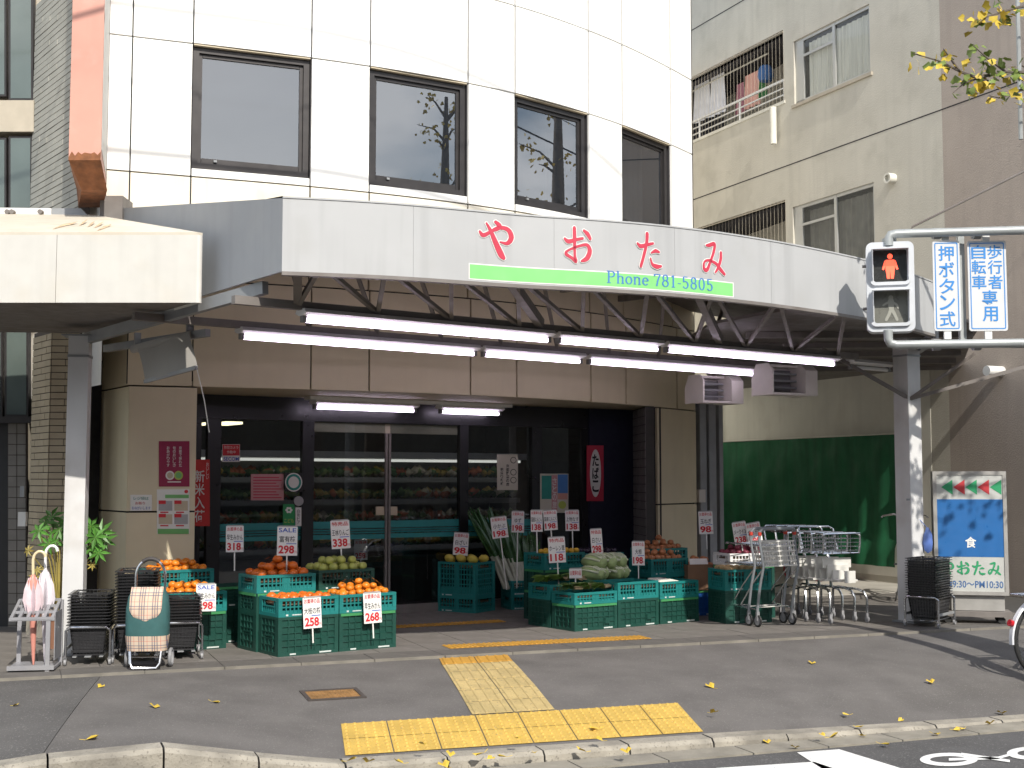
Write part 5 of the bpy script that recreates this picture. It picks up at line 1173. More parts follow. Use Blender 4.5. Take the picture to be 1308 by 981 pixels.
t, tx, pa, ov = flat('security_sticker', 'small red and white security sticker on the glass front', 'sticker', rect_on(g_out, 284, 567.5, 306.5, 590), GN, 'paper', .002)
pa(.02, .36, .98, .98, 'ink_red'); tx('防犯カメラ', .5, .82, .8, .18, 'paper', 0, e=.0025); tx('作動中', .5, .56, .5, .17, 'paper', 0, e=.0025); tx('SECOM', .5, .17, .86, .22, 'ink_blue', .015, e=.0025)
t, tx, pa, ov = flat('pink_notice', 'pink notice sheet with faint red writing on the glass front', 'notice', rect_on(g_out, 320.5, 605.5, 362.5, 639), GN, 'pink_paper', .002)
for r_ in range(8): pa(.07, .08 + r_ * .11, .93 - .08 * (r_ % 3), .12 + r_ * .11, 'sign_red', .001, 'printed_line')
t, tx, pa, ov = flat('round_sticker', 'round white sticker with teal ring on the glass front', 'sticker', rect_on(lambda x, y: gl(x, y, .05), 364, 604, 386, 628), GN, 'black_frame', .001)
for a_, m_, e_ in ((.5, 'paper', .0015), (.44, 'teal_print', .0022), (.31, 'paper', .003)): ov(.5, .5, a_, a_, m_, e_)
t, tx, pa, ov = flat('small_round_sticker', 'small round pale sticker on the black door frame', 'sticker', rect_on(lambda x, y: gl(x, y, .05), 375, 633.5, 388, 646.5), GN, 'black_frame', .001); ov(.5, .5, .48, .48, 'grey_print', .0015)
t, tx, pa, ov = flat('green_sticker', 'green sticker with pale flower and Japanese writing on the glass front', 'sticker', rect_on(lambda x, y: gl(x, y, .05), 361.5, 644, 376.5, 671), GN, 'sticker_green', .002)
for k in range(6): ov(.5 + .2 * math.cos(k * 1.047), .72 + .10 * math.sin(k * 1.047), .11, .06, 'paper', .0012)
tx('こども', .5, .22, .8, .2, 'lime', .01)
t, tx, pa, ov = flat('white_strip_sticker', 'narrow white strip sticker with vertical writing on the door frame', 'sticker', rect_on(lambda x, y: gl(x, y, .05), 377.5, 648, 385, 672), GN, 'paper', .002); tx('自動ドア', .5, .5, .5, .8, 'ink_black', 0, True)
for i_, x in enumerate((485.5, 502)):
    t, tx, pa, ov = flat('door_sticker', ('pale hand sticker on the left sliding door leaf', 'pale hand sticker on the right sliding door leaf')[i_], 'sticker', rect_on(g_out, x - 5.5, 647, x + 5.5, 658), GN, 'tan_print', .0015)
M('poster_cream', (.55, .52, .43), .7, var=.05)
t, tx, pa, ov = flat('white_poster', 'white vertical poster with black brush writing on the glass front', 'poster', rect_on(g_out, 635, 580.5, 661.5, 626), GN, 'poster_cream', .003)
tx('京都野菜の店', .5, .42, .16, .62, 'ink_black', .02, True); tx('朝採り新鮮', .22, .38, .14, .5, 'ink_black', .02, True)
for v in (.84, .5, .28):
    ov(.78, v, .15, .09, 'ink_black', .001); ov(.78, v, .12, .072, 'poster_cream', .002)
t, tx, pa, ov = flat('colour_poster', 'colourful travel poster with blue sky and orange shapes on the shop wall', 'poster', rect_on(g_far, 690, 605, 726, 655), GN, 'poster_cream')
pa(.62, .5, .98, .98, 'sign_blue'); pa(.05, .35, .5, .95, 'teal_print'); pa(.62, .34, .97, .5, 'salmon'); ov(.78, .2, .14, .1, 'lime'); pa(.4, .04, .6, .96, 'pink_paper', .0018); tx('さとの旅', .5, .5, .16, .8, 'paper', .01, True, .003)
t, tx, pa, ov = flat('tobacco_sign', 'red enamel sign with white oval and black vertical hiragana on the navy wall', 'sign', rect_on(lambda x, y: gl(x, y, .075), 750, 569, 771, 640), GN, 'sign_red', .012)
ov(.5, .5, .34, .43, 'sign_white'); tx('たばこ', .5, .5, .42, .70, 'ink_black', .03, True, .003)
# ------------------------------------------------------------------ crates
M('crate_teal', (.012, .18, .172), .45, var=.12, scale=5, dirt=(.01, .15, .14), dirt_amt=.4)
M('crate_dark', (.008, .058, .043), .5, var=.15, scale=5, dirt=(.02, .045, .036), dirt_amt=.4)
M('crate_lip', (.05, .25, .09), .5); M('crate_blue', (.02, .12, .42), .45); M('crate_print', (.55, .6, .58), .6); M('liner', (.13, .095, .06), .9); M('cardboard', (.23, .13, .075), .85, var=.12)
CM = {}
def side_mesh(style, L_, H, mat, short):
    k = ('side', style, round(L_, 3), round(H, 3), mat, short)
    if k in CM: return CM[k]
    mb = MB(); t = .02     # local: x along, y outward negative is outside at y=0, z up
    mb.box((0, t / 2, H - .0125), (L_, t, .025)); mb.box((0, t / 2, .014), (L_, t, .028))
    for sx in (-1, 1): mb.box((sx * (L_ / 2 - .018), t / 2, H / 2), (.036, t, H - .053))
    iw = L_ - .072; z0, z1 = .028, H - .025
    if style == 'T':
        nx = max(4, int(iw / .036)); nz = max(2, int((z1 - z0) / .05)); wv = .011
        hs = None
        if short: hs = (-.075, .075, z1 - .05, z1 - .006)
        for i in range(1, nx):
            x = -iw / 2 + iw * i / nx
            if hs and hs[0] < x < hs[1]: mb.box((x, t / 2, (z0 + hs[2]) / 2), (wv, t * .5, hs[2] - z0))
            else: mb.box((x, t / 2, (z0 + z1) / 2), (wv, t * .5, z1 - z0))
        for j in range(1, nz):
            z = z0 + (z1 - z0) * j / nz; mb.box((0, t / 2, z), (iw, t * .42, .012))
        if hs: mb.box((0, t / 2, hs[2]), (.16, t * .7, .01))
        if not short: mb.box((0, t * .55, (z0 + z1) / 2), (iw * .16, t * .3, z1 - z0))
        mb.box((0, t * .75, z0 + (z1 - z0) * .12), (iw, t * .3, (z1 - z0) * .24))
    else:
        mb.box((0, t * .72, H / 2), (iw, t * .4, z1 - z0))
        nx = max(4, int(iw / .058)); nz = 5 if H > .28 else 4
        for i in range(1, nx): mb.box((-iw / 2 + iw * i / nx, t * .32, (z0 + z1) / 2), (.009, t * .5, z1 - z0))
        for j in range(1, nz): mb.box((0, t * .30, z0 + (z1 - z0) * j / nz), (iw, t * .46, .009))
        if short: mb.box((0, t * .2, H * .5), (iw * .62, t * .5, .012)); mb.box((-iw * .31, t * .2, H * .36), (.012, t * .5, H * .3)); mb.box((iw * .31, t * .2, H * .36), (.012, t * .5, H * .3))
        else: mb.box((iw * .3, t * .1, H * .32), (.055, .012, .055))
    me = mb.mesh('side_panel', mat, fix=True); CM[k] = me; return me
def simple_mesh(key, fn, mat, smooth=False):
    if key in CM: return CM[key]
    mb = MB(); fn(mb); CM[key] = mb.mesh(key[0] if isinstance(key, tuple) else key, mat, smooth, fix=True); return CM[key]
def addpart(name, me, par, loc=(0, 0, 0), rz=0):
    o = bpy.data.objects.new(name, me); COL.objects.link(o); o.parent = par; o.location = loc; o.rotation_euler = (0, 0, rz); return o
def crate(style, mat, L_, Wd, H, loc, rz, label, liner=True, lip=False, prt=True, fill=None):
    t = thing('produce_crate', label, 'crate', loc, rz, 'plastic produce crates in front of the shop')
    for y, r_, l_, sh in ((-Wd / 2, 0, L_, False), (Wd / 2, math.pi, L_, False)): addpart('side_panel', side_mesh(style, l_, H, mat, sh), t, (0, y, 0), r_)
    for x, r_ in ((-L_ / 2, -math.pi / 2), (L_ / 2, math.pi / 2)): addpart('side_panel', side_mesh(style, Wd - .042, H, mat, True), t, (x, 0, 0), r_)
    addpart('base', simple_mesh(('base', L_, Wd, mat), lambda m: m.box((0, 0, .008), (L_ - .042, Wd - .042, .012)), mat), t)
    if liner:
        fz = H - .055 if fill is None else fill
        addpart('liner', simple_mesh(('liner', L_, Wd, round(fz, 3)), lambda m: m.box((0, 0, fz), (L_ - .05, Wd - .05, .01)), 'liner'), t)
    if lip: addpart('lip', simple_mesh(('lip', L_, Wd, mat), lambda m: (m.box((0, -Wd / 2 - .003, 0), (L_ * .96, .006, .022)), m.box((-L_ / 2 - .003, 0, 0), (.006, Wd * .9, .022))), 'crate_lip'), t, (0, 0, H - .014))
    if prt: addpart('printed_mark', simple_mesh(('mark', style, round(L_, 2)), lambda m: (m.box((-L_ * .36, 0, 0), (.02, .002, .014)), m.box((-L_ * .2, 0, 0), (.085, .002, .009))) if style == 'T' else (m.box((-L_ * .26, 0, 0), (.055, .002, .012)), m.box((L_ * .28, 0, 0), (.11, .002, .012))), 'crate_print'), t, (0, -Wd / 2 - .002, .015))
    return t
YC = math.atan(F / (2950 - 654)); XC = Vector((math.cos(YC), math.sin(YC), 0)); DC = Vector((-math.sin(YC), math.cos(YC), 0))
TOP = {}
def stack(key, corner, specs, L_=.555, Wd=.375, rz=YC, front_right=False):
    x = Vector((math.cos(rz), math.sin(rz), 0)); y = Vector((-math.sin(rz), math.cos(rz), 0))
    c = corner + (x * (-L_ / 2) if front_right else x * (L_ / 2)) + y * (Wd / 2); z = 0.0
    for st, mat, H, label in specs:
        crate(st, mat, L_, Wd, H, (c.x, c.y, z), rz, label, lip=(st == 'D' and random.random() < .6)); z += H
    TOP[key] = (Vector((c.x, c.y, z)), rz, L_, Wd); return c
# produce meshes
def ball(name, r, squash, mat, bumps=.06, n=10, m=7, seed=1):
    rr = random.Random(seed)
    def f(mb):
        b = len(mb.v); mb.v.append(Vector((0, 0, r * squash * .88)))
        for j in range(1, m):
            a = math.pi * j / m
            for i in range(n):
                w = 1 + bumps * rr.uniform(-1, 1); mb.v.append(Vector((math.cos(2 * math.pi * i / n) * math.sin(a) * r * w, math.sin(2 * math.pi * i / n) * math.sin(a) * r * w, math.cos(a) * r * squash * w)))
        mb.v.append(Vector((0, 0, -r * squash)))
        for i in range(n): mb.f.append((b, b + 1 + i, b + 1 + (i + 1) % n))
        for j in range(m - 2):
            for i in range(n): mb.f.append((b + 1 + j * n + i, b + 1 + (j + 1) * n + i, b + 1 + (j + 1) * n + (i + 1) % n, b + 1 + j * n + (i + 1) % n))
        e = len(mb.v) - 1
        for i in range(n): mb.f.append((e, b + 1 + (m - 2) * n + (i + 1) % n, b + 1 + (m - 2) * n + i))
    return simple_mesh((name,), f, mat, 'all')
M('mandarin_skin', (.72, .21, .012), .42, var=.12, scale=20, bump=.15, bscale=220); M('persimmon_skin', (.62, .13, .012), .35, var=.15, scale=14); M('onion_skin', (.44, .17, .07), .45, var=.25, scale=14); M('apple_skin', (.42, .44, .10), .4, var=.2, scale=10)
M('redonion_skin', (.22, .035, .06), .45, var=.2, scale=12); M('potato_skin', (.42, .30, .15), .8, var=.2, scale=15); M('yuzu_skin', (.62, .36, .03), .5); M('squash_skin', (.58, .46, .07), .5, var=.2, scale=8); M('carrot_skin', (.55, .15, .03), .55)
glass_mat('film_bag', (.93, .93, .93), 1.28, .08)
def heap(key, n, r, squash, mat, name, label, rows=1, shift=(0, 0), frac_=(1, 1), seed=3, zbase=-.055, lay=2, cat='fruit'):
    c, rz, L_, Wd = TOP[key]; rr = random.Random(seed); x = Vector((math.cos(rz), math.sin(rz), 0)); y = Vector((-math.sin(rz), math.cos(rz), 0))
    me = ball(mat, r, squash, mat, seed=seed); iw, ih = (L_ - .07 - 2 * r) * frac_[0], (Wd - .07 - 2 * r) * frac_[1]
    z = zbase + .005 + r * squash; cnt = 0
    for l in range(lay):
        sc_ = 1 - .42 * l; aw, ah = iw * sc_, ih * sc_
        nx = max(1, int(aw / (2.02 * r)) + 1); ny = max(1, int(ah / (2.02 * r)) + 1)
        for j in range(ny):
            for i in range(nx):
                if cnt >= n: return
                u = (i / (nx - 1) - .5) if nx > 1 else 0; v = (j / (ny - 1) - .5) if ny > 1 else 0
                p = c + x * (u * aw + shift[0] + rr.uniform(-.006, .006)) + y * (v * ah + shift[1] + rr.uniform(-.006, .006)); p.z = c.z + z + l * r * squash * 1.55 + rr.uniform(-.004, .008)
                o = bpy.data.objects.new(name, me); COL.objects.link(o); o.location = p; o.rotation_euler = (rr.uniform(-.4, .4), rr.uniform(-.4, .4), rr.uniform(0, 6)); s_ = rr.uniform(.92, 1.08); o.scale = (s_, s_, s_)
                tag(o, label, cat, label); cnt += 1
D, T_ = 'crate_dark', 'crate_teal'
cA = atz(354.9, 839.5)
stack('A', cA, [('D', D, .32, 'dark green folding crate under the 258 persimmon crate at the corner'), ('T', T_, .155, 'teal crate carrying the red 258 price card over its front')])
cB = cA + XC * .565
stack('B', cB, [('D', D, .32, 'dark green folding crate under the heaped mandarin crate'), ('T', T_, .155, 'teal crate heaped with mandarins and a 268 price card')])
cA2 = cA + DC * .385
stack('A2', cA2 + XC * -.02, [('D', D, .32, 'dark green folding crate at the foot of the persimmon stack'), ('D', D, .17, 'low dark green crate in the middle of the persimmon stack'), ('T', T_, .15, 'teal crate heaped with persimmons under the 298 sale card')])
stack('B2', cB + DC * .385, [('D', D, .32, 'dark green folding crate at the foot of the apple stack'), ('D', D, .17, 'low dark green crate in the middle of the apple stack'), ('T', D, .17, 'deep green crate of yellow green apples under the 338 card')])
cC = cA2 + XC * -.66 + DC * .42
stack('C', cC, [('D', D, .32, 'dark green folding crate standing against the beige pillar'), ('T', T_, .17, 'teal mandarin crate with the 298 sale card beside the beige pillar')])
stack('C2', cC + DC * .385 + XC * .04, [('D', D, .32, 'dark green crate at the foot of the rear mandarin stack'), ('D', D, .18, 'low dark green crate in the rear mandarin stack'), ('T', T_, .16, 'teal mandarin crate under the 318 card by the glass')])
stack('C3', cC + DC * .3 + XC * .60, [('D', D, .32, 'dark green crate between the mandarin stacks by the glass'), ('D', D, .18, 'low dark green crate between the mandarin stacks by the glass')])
heap('B', 40, .036, .82, 'mandarin_skin', 'mandarin', 'orange mandarin heaped in the crate with the 268 card', lay=3, zbase=-.03, seed=4)
heap('A2', 34, .046, .8, 'persimmon_skin', 'persimmon', 'orange red persimmon heaped under the 298 sale card', lay=3, zbase=-.04, seed=5)
heap('A', 14, .042, .8, 'persimmon_skin', 'persimmon', 'persimmon lying low in the crate with the 258 card', lay=1, zbase=-.055, seed=15)
heap('B2', 20, .042, .92, 'apple_skin', 'apple', 'yellow green apple in the deep crate under the 338 card', lay=2, zbase=-.03, seed=6)
heap('C', 36, .036, .82, 'mandarin_skin', 'mandarin', 'mandarin in the shaded crate beside the beige pillar', lay=2, zbase=-.03, seed=7)
heap('C2', 36, .036, .82, 'mandarin_skin', 'mandarin', 'mandarin in the shaded crate under the 318 card', lay=2, zbase=-.03, seed=8)
# clear bags pulled over some of the fruit
def bag(key, u, v, s, label, seed):
    c, rz, L_, Wd = TOP[key]; x = Vector((math.cos(rz), math.sin(rz), 0)); y = Vector((-math.sin(rz), math.cos(rz), 0)); rr = random.Random(seed)
    p = c + x * u + y * v; mb = MB(); n = 14
    prof = [(1.0, -.2), (1.12, .15), (1.0, .55), (.62, .95), (.18, 1.2), (.3, 1.42)]
    for r_, z in prof:
        for k in range(n): w = 1 + rr.uniform(-.1, .1); a = 2 * math.pi * k / n; mb.v.append(Vector((p.x + math.cos(a) * r_ * s * w, p.y + math.sin(a) * r_ * s * w, c.z + .0 + z * s + rr.uniform(-.006, .006))))
    for j in range(len(prof) - 1):
        for k in range(n): mb.f.append((j * n + k, j * n + (k + 1) % n, (j + 1) * n + (k + 1) % n, (j + 1) * n + k))
    solo(mb, 'clear_bag', 'film_bag', (p.x, p.y, c.z), label, 'plastic bag', smooth='all')
bag('B', -.12, -.03, .10, 'clear plastic bag tied over mandarins in the 268 crate, beside the apples', 1); bag('B', .12, .0, .10, 'clear plastic bag tied over mandarins at the outer end of the 268 crate', 2)
bag('A2', -.05, 0, .12, 'clear plastic bag tied over the persimmons under the 298 sale card', 3); bag('B2', .02, 0, .11, 'clear plastic bag tied over the apples', 4)
# tall teal crate by the door
cm_ = atz(607, 783.5); rzm = R(-32)
stack('M', cm_, [('T', T_, .17, 'teal crate at the foot of the tall crate by the glass door'), ('T', T_, .375, 'tall teal slatted crate of yellow squash by the glass door')], .50, .40, rzm, True)
heap('M', 12, .062, .75, 'squash_skin', 'squash', 'pale yellow squash in the tall teal crate by the door', lay=1, zbase=-.02, seed=9, cat='vegetable')
cl_ = atz(653, 779); stack('K', cl_, [('T', T_, .16, 'teal crate at the foot of the leek stack by the door'), ('T', T_, .16, 'teal crate in which the long leeks stand')], .36, .34, R(20))
# right hand cluster
cP = atz(734, 807); LR = .535
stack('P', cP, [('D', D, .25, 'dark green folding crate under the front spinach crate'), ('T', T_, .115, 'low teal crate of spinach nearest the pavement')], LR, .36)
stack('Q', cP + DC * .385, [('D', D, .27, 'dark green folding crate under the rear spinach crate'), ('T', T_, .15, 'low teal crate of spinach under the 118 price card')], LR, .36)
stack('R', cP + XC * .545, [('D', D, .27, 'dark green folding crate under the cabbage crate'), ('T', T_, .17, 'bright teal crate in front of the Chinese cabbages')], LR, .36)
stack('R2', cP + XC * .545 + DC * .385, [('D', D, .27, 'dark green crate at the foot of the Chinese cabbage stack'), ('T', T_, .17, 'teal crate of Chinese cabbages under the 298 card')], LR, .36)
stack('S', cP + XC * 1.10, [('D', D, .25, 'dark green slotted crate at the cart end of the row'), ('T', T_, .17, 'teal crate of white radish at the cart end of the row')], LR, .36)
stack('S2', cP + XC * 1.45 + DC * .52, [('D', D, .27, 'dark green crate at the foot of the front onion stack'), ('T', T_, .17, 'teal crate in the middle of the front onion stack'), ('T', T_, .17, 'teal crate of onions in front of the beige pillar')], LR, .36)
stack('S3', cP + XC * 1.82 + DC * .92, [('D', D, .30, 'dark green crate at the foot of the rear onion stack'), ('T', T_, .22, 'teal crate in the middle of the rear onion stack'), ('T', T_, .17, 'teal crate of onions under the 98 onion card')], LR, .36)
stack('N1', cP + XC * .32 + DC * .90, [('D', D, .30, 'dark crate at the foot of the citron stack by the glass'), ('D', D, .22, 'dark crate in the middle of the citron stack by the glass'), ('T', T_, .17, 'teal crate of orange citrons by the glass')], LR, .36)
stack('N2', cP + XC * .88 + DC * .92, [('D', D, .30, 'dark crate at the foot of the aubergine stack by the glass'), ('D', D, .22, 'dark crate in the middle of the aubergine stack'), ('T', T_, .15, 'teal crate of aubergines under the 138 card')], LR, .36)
heap('N1', 14, .032, .9, 'yuzu_skin', 'citron', 'orange yellow citron in the crate by the glass', lay=1, zbase=-.02, seed=10)
M('aubergine_skin', (.02, .012, .03), .25); heap('N2', 16, .04, .8, 'aubergine_skin', 'aubergine', 'dark aubergine in the crate by the glass', lay=1, zbase=-.02, seed=11, cat='vegetable')
heap('S2', 26, .038, .85, 'onion_skin', 'onion', 'brown onion in the crate in front of the beige pillar', lay=2, zbase=-.03, seed=12, cat='vegetable')
heap('S3', 30, .038, .85, 'onion_skin', 'onion', 'brown onion heaped in the crate under the 98 card', lay=3, zbase=-.03, seed=13, cat='vegetable')
# cabbages, spinach, radish
M('cabbage_leaf', (.36, .46, .20), .5, var=.3, scale=9, stretch=(1, 1, 3)); M('cabbage_rib', (.62, .66, .48), .5, var=.15); M('spinach_leaf', (.19, .33, .06), .5, var=.4, scale=12); M('spinach_root', (.66, .50, .30), .6, var=.2); M('radish_white', (.68, .66, .58), .5)
def cabbage_mesh(mb):
    n, m = 12, 9
    for j in range(m + 1):
        f = j / m; r = .075 * math.sin(math.pi * min(.98, max(.06, f)) ** .85) ** .6 + .005
        for i in range(n): a = 2 * math.pi * i / n; w = 1 + .10 * math.sin(3 * a + 2 * f) + .04 * math.sin(7 * a); mb.v.append(Vector(((f - .5) * .30, math.cos(a) * r * w, math.sin(a) * r * w + .075)))
    for j in range(m):
        for i in range(n): mb.f.append((j * n + i, j * n + (i + 1) % n, (j + 1) * n + (i + 1) % n, (j + 1) * n + i))
    mb.f.append(tuple(range(n))); mb.f.append(tuple(m * n + i for i in range(n)))
cab_me = simple_mesh(('cabbage',), cabbage_mesh, 'cabbage_leaf', 'all')
def ribs(mb):
    for k in range(5):
        a = R(20 + 35 * k); pts = []
        for j in range(8):
            f = .02 + .75 * j / 7; r = .075 * math.sin(math.pi * min(.98, max(.06, f)) ** .85) ** .6 + .009; aa = a + .15 * f; w = 1 + .10 * math.sin(3 * aa + 2 * f) + .04 * math.sin(7 * aa); pts.append(Vector(((f - .5) * .30, math.cos(aa) * r * w, math.sin(aa) * r * w + .075)))
        mb.tube(pts, [lerp(.012, .003, j / 7) for j in range(8)], 6)
rib_me = simple_mesh(('ribs',), ribs, 'cabbage_rib', 'all')
c, rz, L_, Wd = TOP['R2']
x_ = Vector((math.cos(rz), math.sin(rz), 0)); y_ = Vector((-math.sin(rz), math.cos(rz), 0))
for i, (u, v, z, a) in enumerate(((-.19, -.03, -.03, 100), (-.06, .0, -.03, 78), (.075, -.03, -.03, 95), (.20, .0, -.03, 84), (-.12, .0, .085, 92), (.02, -.01, .085, 85), (.14, 0, .085, 96))):
    p = c + x_ * u + y_ * v; t = thing('chinese_cabbage', 'pale green Chinese cabbage heaped under the 298 card', 'vegetable', (p.x, p.y, c.z + z), rz + R(a), 'Chinese cabbages in the crate'); t.scale = (1.12, 1.12, 1.12); addpart('head', cab_me, t); addpart('rib', rib_me, t)
def bunch(mb_l, mb_r, p, d, L2, rr, n=26):
    side = Vector((-d.y, d.x, 0))
    for _ in range(n):
        a = p + side * rr.uniform(-.045, .045) + ZV * rr.uniform(0, .03); L3 = L2 * rr.uniform(.6, 1); b = a + d * L3 + side * rr.uniform(-.05, .05) + ZV * rr.uniform(0, .055); m = a.lerp(b, .5) + ZV * .03
        w = side * rr.uniform(.012, .028); mb_l.add([a, m - w, m + w, b], [(0, 1, 2), (1, 3, 2)])
    for _ in range(10):
        a = p + side * rr.uniform(-.03, .03) + ZV * rr.uniform(.0, .025); mb_r.tube([a + ZV * .02, a - d * rr.uniform(.04, .10) + side * rr.uniform(-.03, .03) + ZV * rr.uniform(.01, .04)], .0055, 4)
for key, cnt_, lab, ss in (('P', 5, 'bunch of spinach with pale roots in the front teal crate', 1), ('Q', 5, 'bunch of spinach with pale roots under the 118 card', 2)):
    c, rz, L_, Wd = TOP[key]; x_ = Vector((math.cos(rz), math.sin(rz), 0)); y_ = Vector((-math.sin(rz), math.cos(rz), 0)); rr = random.Random(ss)
    for i in range(cnt_):
        u = -.16 + .1 * i; p = c + x_ * (u + (.06 if i % 2 else -.0)) + y_ * rr.uniform(-.06, .06) + ZV * .004; d = (x_ * (-1 if i % 2 == 0 else 1) + y_ * rr.uniform(-.5, .5)).normalized(); d = (x_ * -1 + y_ * rr.uniform(-.5, .6)).normalized()
        t = thing('spinach_bunch', lab, 'vegetable', p, 0, lab); l_, r_ = MB(), MB(); bunch(l_, r_, p, d, .2, rr, 44); l_.build('leaves', 'spinach_leaf', t, world=True, fix=False); r_.build('roots', 'spinach_root', t, world=True)
c, rz, L_, Wd = TOP['S']; x_ = Vector((math.cos(rz), math.sin(rz), 0)); y_ = Vector((-math.sin(rz), math.cos(rz), 0))
for i in range(3):
    p = c + x_ * (-.13 + .02 * i) + y_ * (-.09 + .09 * i) + ZV * -.01; mb = MB(); mb.tube([p - x_ * .1, p - x_ * .08, p + x_ * .08, p + x_ * .2], [.01, .034, .032, .006], 10); solo(mb, 'white_radish', 'radish_white', p, 'white radish lying in the teal crate at the cart end', 'vegetable', 'white radishes', smooth=True)
# leeks leaning on the glass
M('leek_green', (.04, .105, .035), .22, var=.35, scale=10); M('leek_white', (.5, .5, .4), .45, var=.2)
rr = random.Random(4)
def leek_bundle(base, top, label, n=24):
    t = thing('leek_bundle', label, 'vegetable', base, 0, 'long leeks leaning on the glass'); g, w = MB(), MB(); d = (top - base); side = Vector((GD.x, GD.y, 0))
    for k in range(n):
        o_ = side * rr.uniform(-.085, .085) + Vector((0, -rr.uniform(0, .10), 0)); b = base + o_; m = base + d * .42 + o_; e = top + o_ * 1.6 + side * rr.uniform(-.06, .06) + ZV * rr.uniform(-.1, .05)
        w.tube([b, m], [.016, .016], 6); g.tube([m, m.lerp(e, .5) + Vector((0, -.015, 0)), e], [.019, .028, .006], 6)
    g.build('leaves', 'leek_green', t, world=True, smooth=True); w.build('stems', 'leek_white', t, world=True, smooth=True)
zK = TOP['K'][0].z
for (bx, tx_, ty_, lb_) in ((652, 612, 652, 'leek bundle leaning furthest over the tall squash crate'), (660, 628, 660, 'leek bundle leaning beside the small turnip card'), (668, 652, 672, 'leek bundle standing upright before the aubergines'), (676, 676, 684, 'short leek bundle next to the citron stack')):
    b = atY(bx, 757, TOP['K'][0].y - .02 + (bx - 664) * .004); b.z = zK - .09; tp = gl(tx_, ty_, .10); leek_bundle(b, tp, lb_)
# onions' neighbours: cardboard box on a blue crate, potato stack
cU = atz(882, 786.5); stack('U', cU, [('D', 'crate_blue', .27, 'bright blue crate under the cardboard onion box')], .30, .30, R(12))
c, rz, L_, Wd = TOP['U']; mb = MB(); h_ = .27
for y, r_ in ((-.16, 0), (.16, 0)): mb.box((0, y, h_ / 2), (.36, .012, h_))
for x in (-.174, .174): mb.box((x, 0, h_ / 2), (.012, .308, h_))
mb.box((0, 0, .006), (.336, .308, .012)); mb.box((0, 0, h_ - .06), (.33, .30, .01))
t = thing('cardboard_box', 'brown cardboard box of onions with a white paper flap', 'box', (c.x, c.y, c.z), rz); mb.build('carton', 'cardboard', t); mb = MB(); mb.add([(-.16, -.17, h_ + .005), (.05, -.17, h_ + .005), (.08, -.05, h_ + .06), (-.12, -.05, h_ + .06)], [(0, 1, 2, 3)]); mb.build('paper_flap', 'paper', t)
mb = MB(); mb.box((.15, -.169, h_ * .52), (.06, .004, h_ * .95)); mb.build('white_side', 'paper', t)
TOP['BX'] = (Vector((c.x, c.y, c.z + h_)), rz, .34, .31); heap('BX', 12, .042, .9, 'onion_skin', 'onion', 'large onion in the cardboard box', lay=2, zbase=-.055, seed=21, cat='vegetable', shift=(.02, .03))
cV = atz(927, 797); stack('V', cV, [('D', D, .33, 'dark crate at the foot of the potato stack behind the carts'), ('T', T_, .21, 'teal potato crate behind the carts')], .535, .36, R(20))
heap('V', 24, .035, .85, 'potato_skin', 'potato', 'potato in the teal crate behind the carts', lay=1, zbase=-.03, seed=22, cat='vegetable')
V2 = cV + Vector((.12, .42, 0)); stack('V2', V2, [('D', D, .33, 'dark crate at the foot of the red onion stack'), ('D', D, .22, 'low dark crate in the red onion stack'), ('T', 'lamp_white', .13, 'white tray of red onions behind the potato crate')], .535, .36, R(20))
heap('V2', 28, .036, .85, 'redonion_skin', 'red_onion', 'red onion in the white tray', lay=2, zbase=-.03, seed=23, cat='vegetable')
# ------------------------------------------------------------------ price cards
M('card_white', (.74, .73, .71), .5, var=.02)
def card(x0, y0, x1, y1, Y, name_, price, head='お買得の品', label='', tilt=0, sale=False, foot=None, rz=R(16), hc='ink_red'):
    c = atY((x0 + x1) / 2, (y0 + y1) / 2, Y); w = (x1 - x0) / F * Y; h = (y1 - y0) / F * Y
    t = thing('price_card', label, 'price card', (c.x, c.y, c.z - h / 2), rz, 'handwritten price cards'); t.rotation_euler = (R(-4), R(tilt), rz)
    mb = MB(); mb.box((0, 0, h / 2), (w, .003, h)); mb.build('card', 'card_white', t)
    e = -.003; X_, Z_ = (1, 0, 0), (0, 0, 1)
    if head: mb = MB(); put_text(mb, head, (0, e, h * (.88 if price else .55)), X_, Z_, w * .86, h * (.15 if price else .5), .012); mb.build('heading', 'ink_blue' if sale else hc, t)
    if name_: mb = MB(); put_text(mb, name_, (0, e, h * .57), X_, Z_, w * min(.9, .24 * len(name_) + .05), h * .22, .008); mb.build('product_name', 'ink_black', t)
    if price: 
        mb = MB(); put_text(mb, price, (-w * .04, e, h * .21), X_, Z_, w * .78, h * .29, .035); mb.build('price', 'ink_red', t)
        mb = MB(); put_text(mb, '円', (w * .42, e, h * .12), X_, Z_, w * .1, h * .09, 0); mb.build('yen_mark', 'ink_red', t)
        mb = MB(); mb.box((w * .2, e, h * .41), (w * .5, .0005, h * .025)); mb.build('small_print', 'ink_blue', t)
    fz = foot if foot is not None else c.z - h / 2 - .22
    mb = MB(); L2 = c.z - h / 2 - fz
    mb.bar((0, .004, -L2), (0, .004, h * .95), .012, .003); mb.build('stick', 'paper', t)
    mb = MB(); mb.box((0, -.001, h + .004), (w * .9, .008, .01)); mb.build('clip', 'grey_print', t)
zt = lambda k: TOP[k][0].z
yt = lambda k: TOP[k][0].y
card(289, 672, 311, 705, yt('C2') - .02, '早生みかん', '318', label='price card reading 318 over the mandarins by the glass', foot=zt('C2') - .02)
card(354, 673, 379.5, 709.5, yt('A2') + .0, '富有柿', '298', 'SALE', 'price card reading SALE and 298 over the heaped persimmons', sale=True, foot=zt('A2') - .02, tilt=1)
card(424, 665, 448, 700.5, yt('B2'), '王林りんご', '338', '特売品', 'price card reading 338 over the apples', tilt=-3, foot=zt('B2') - .02)
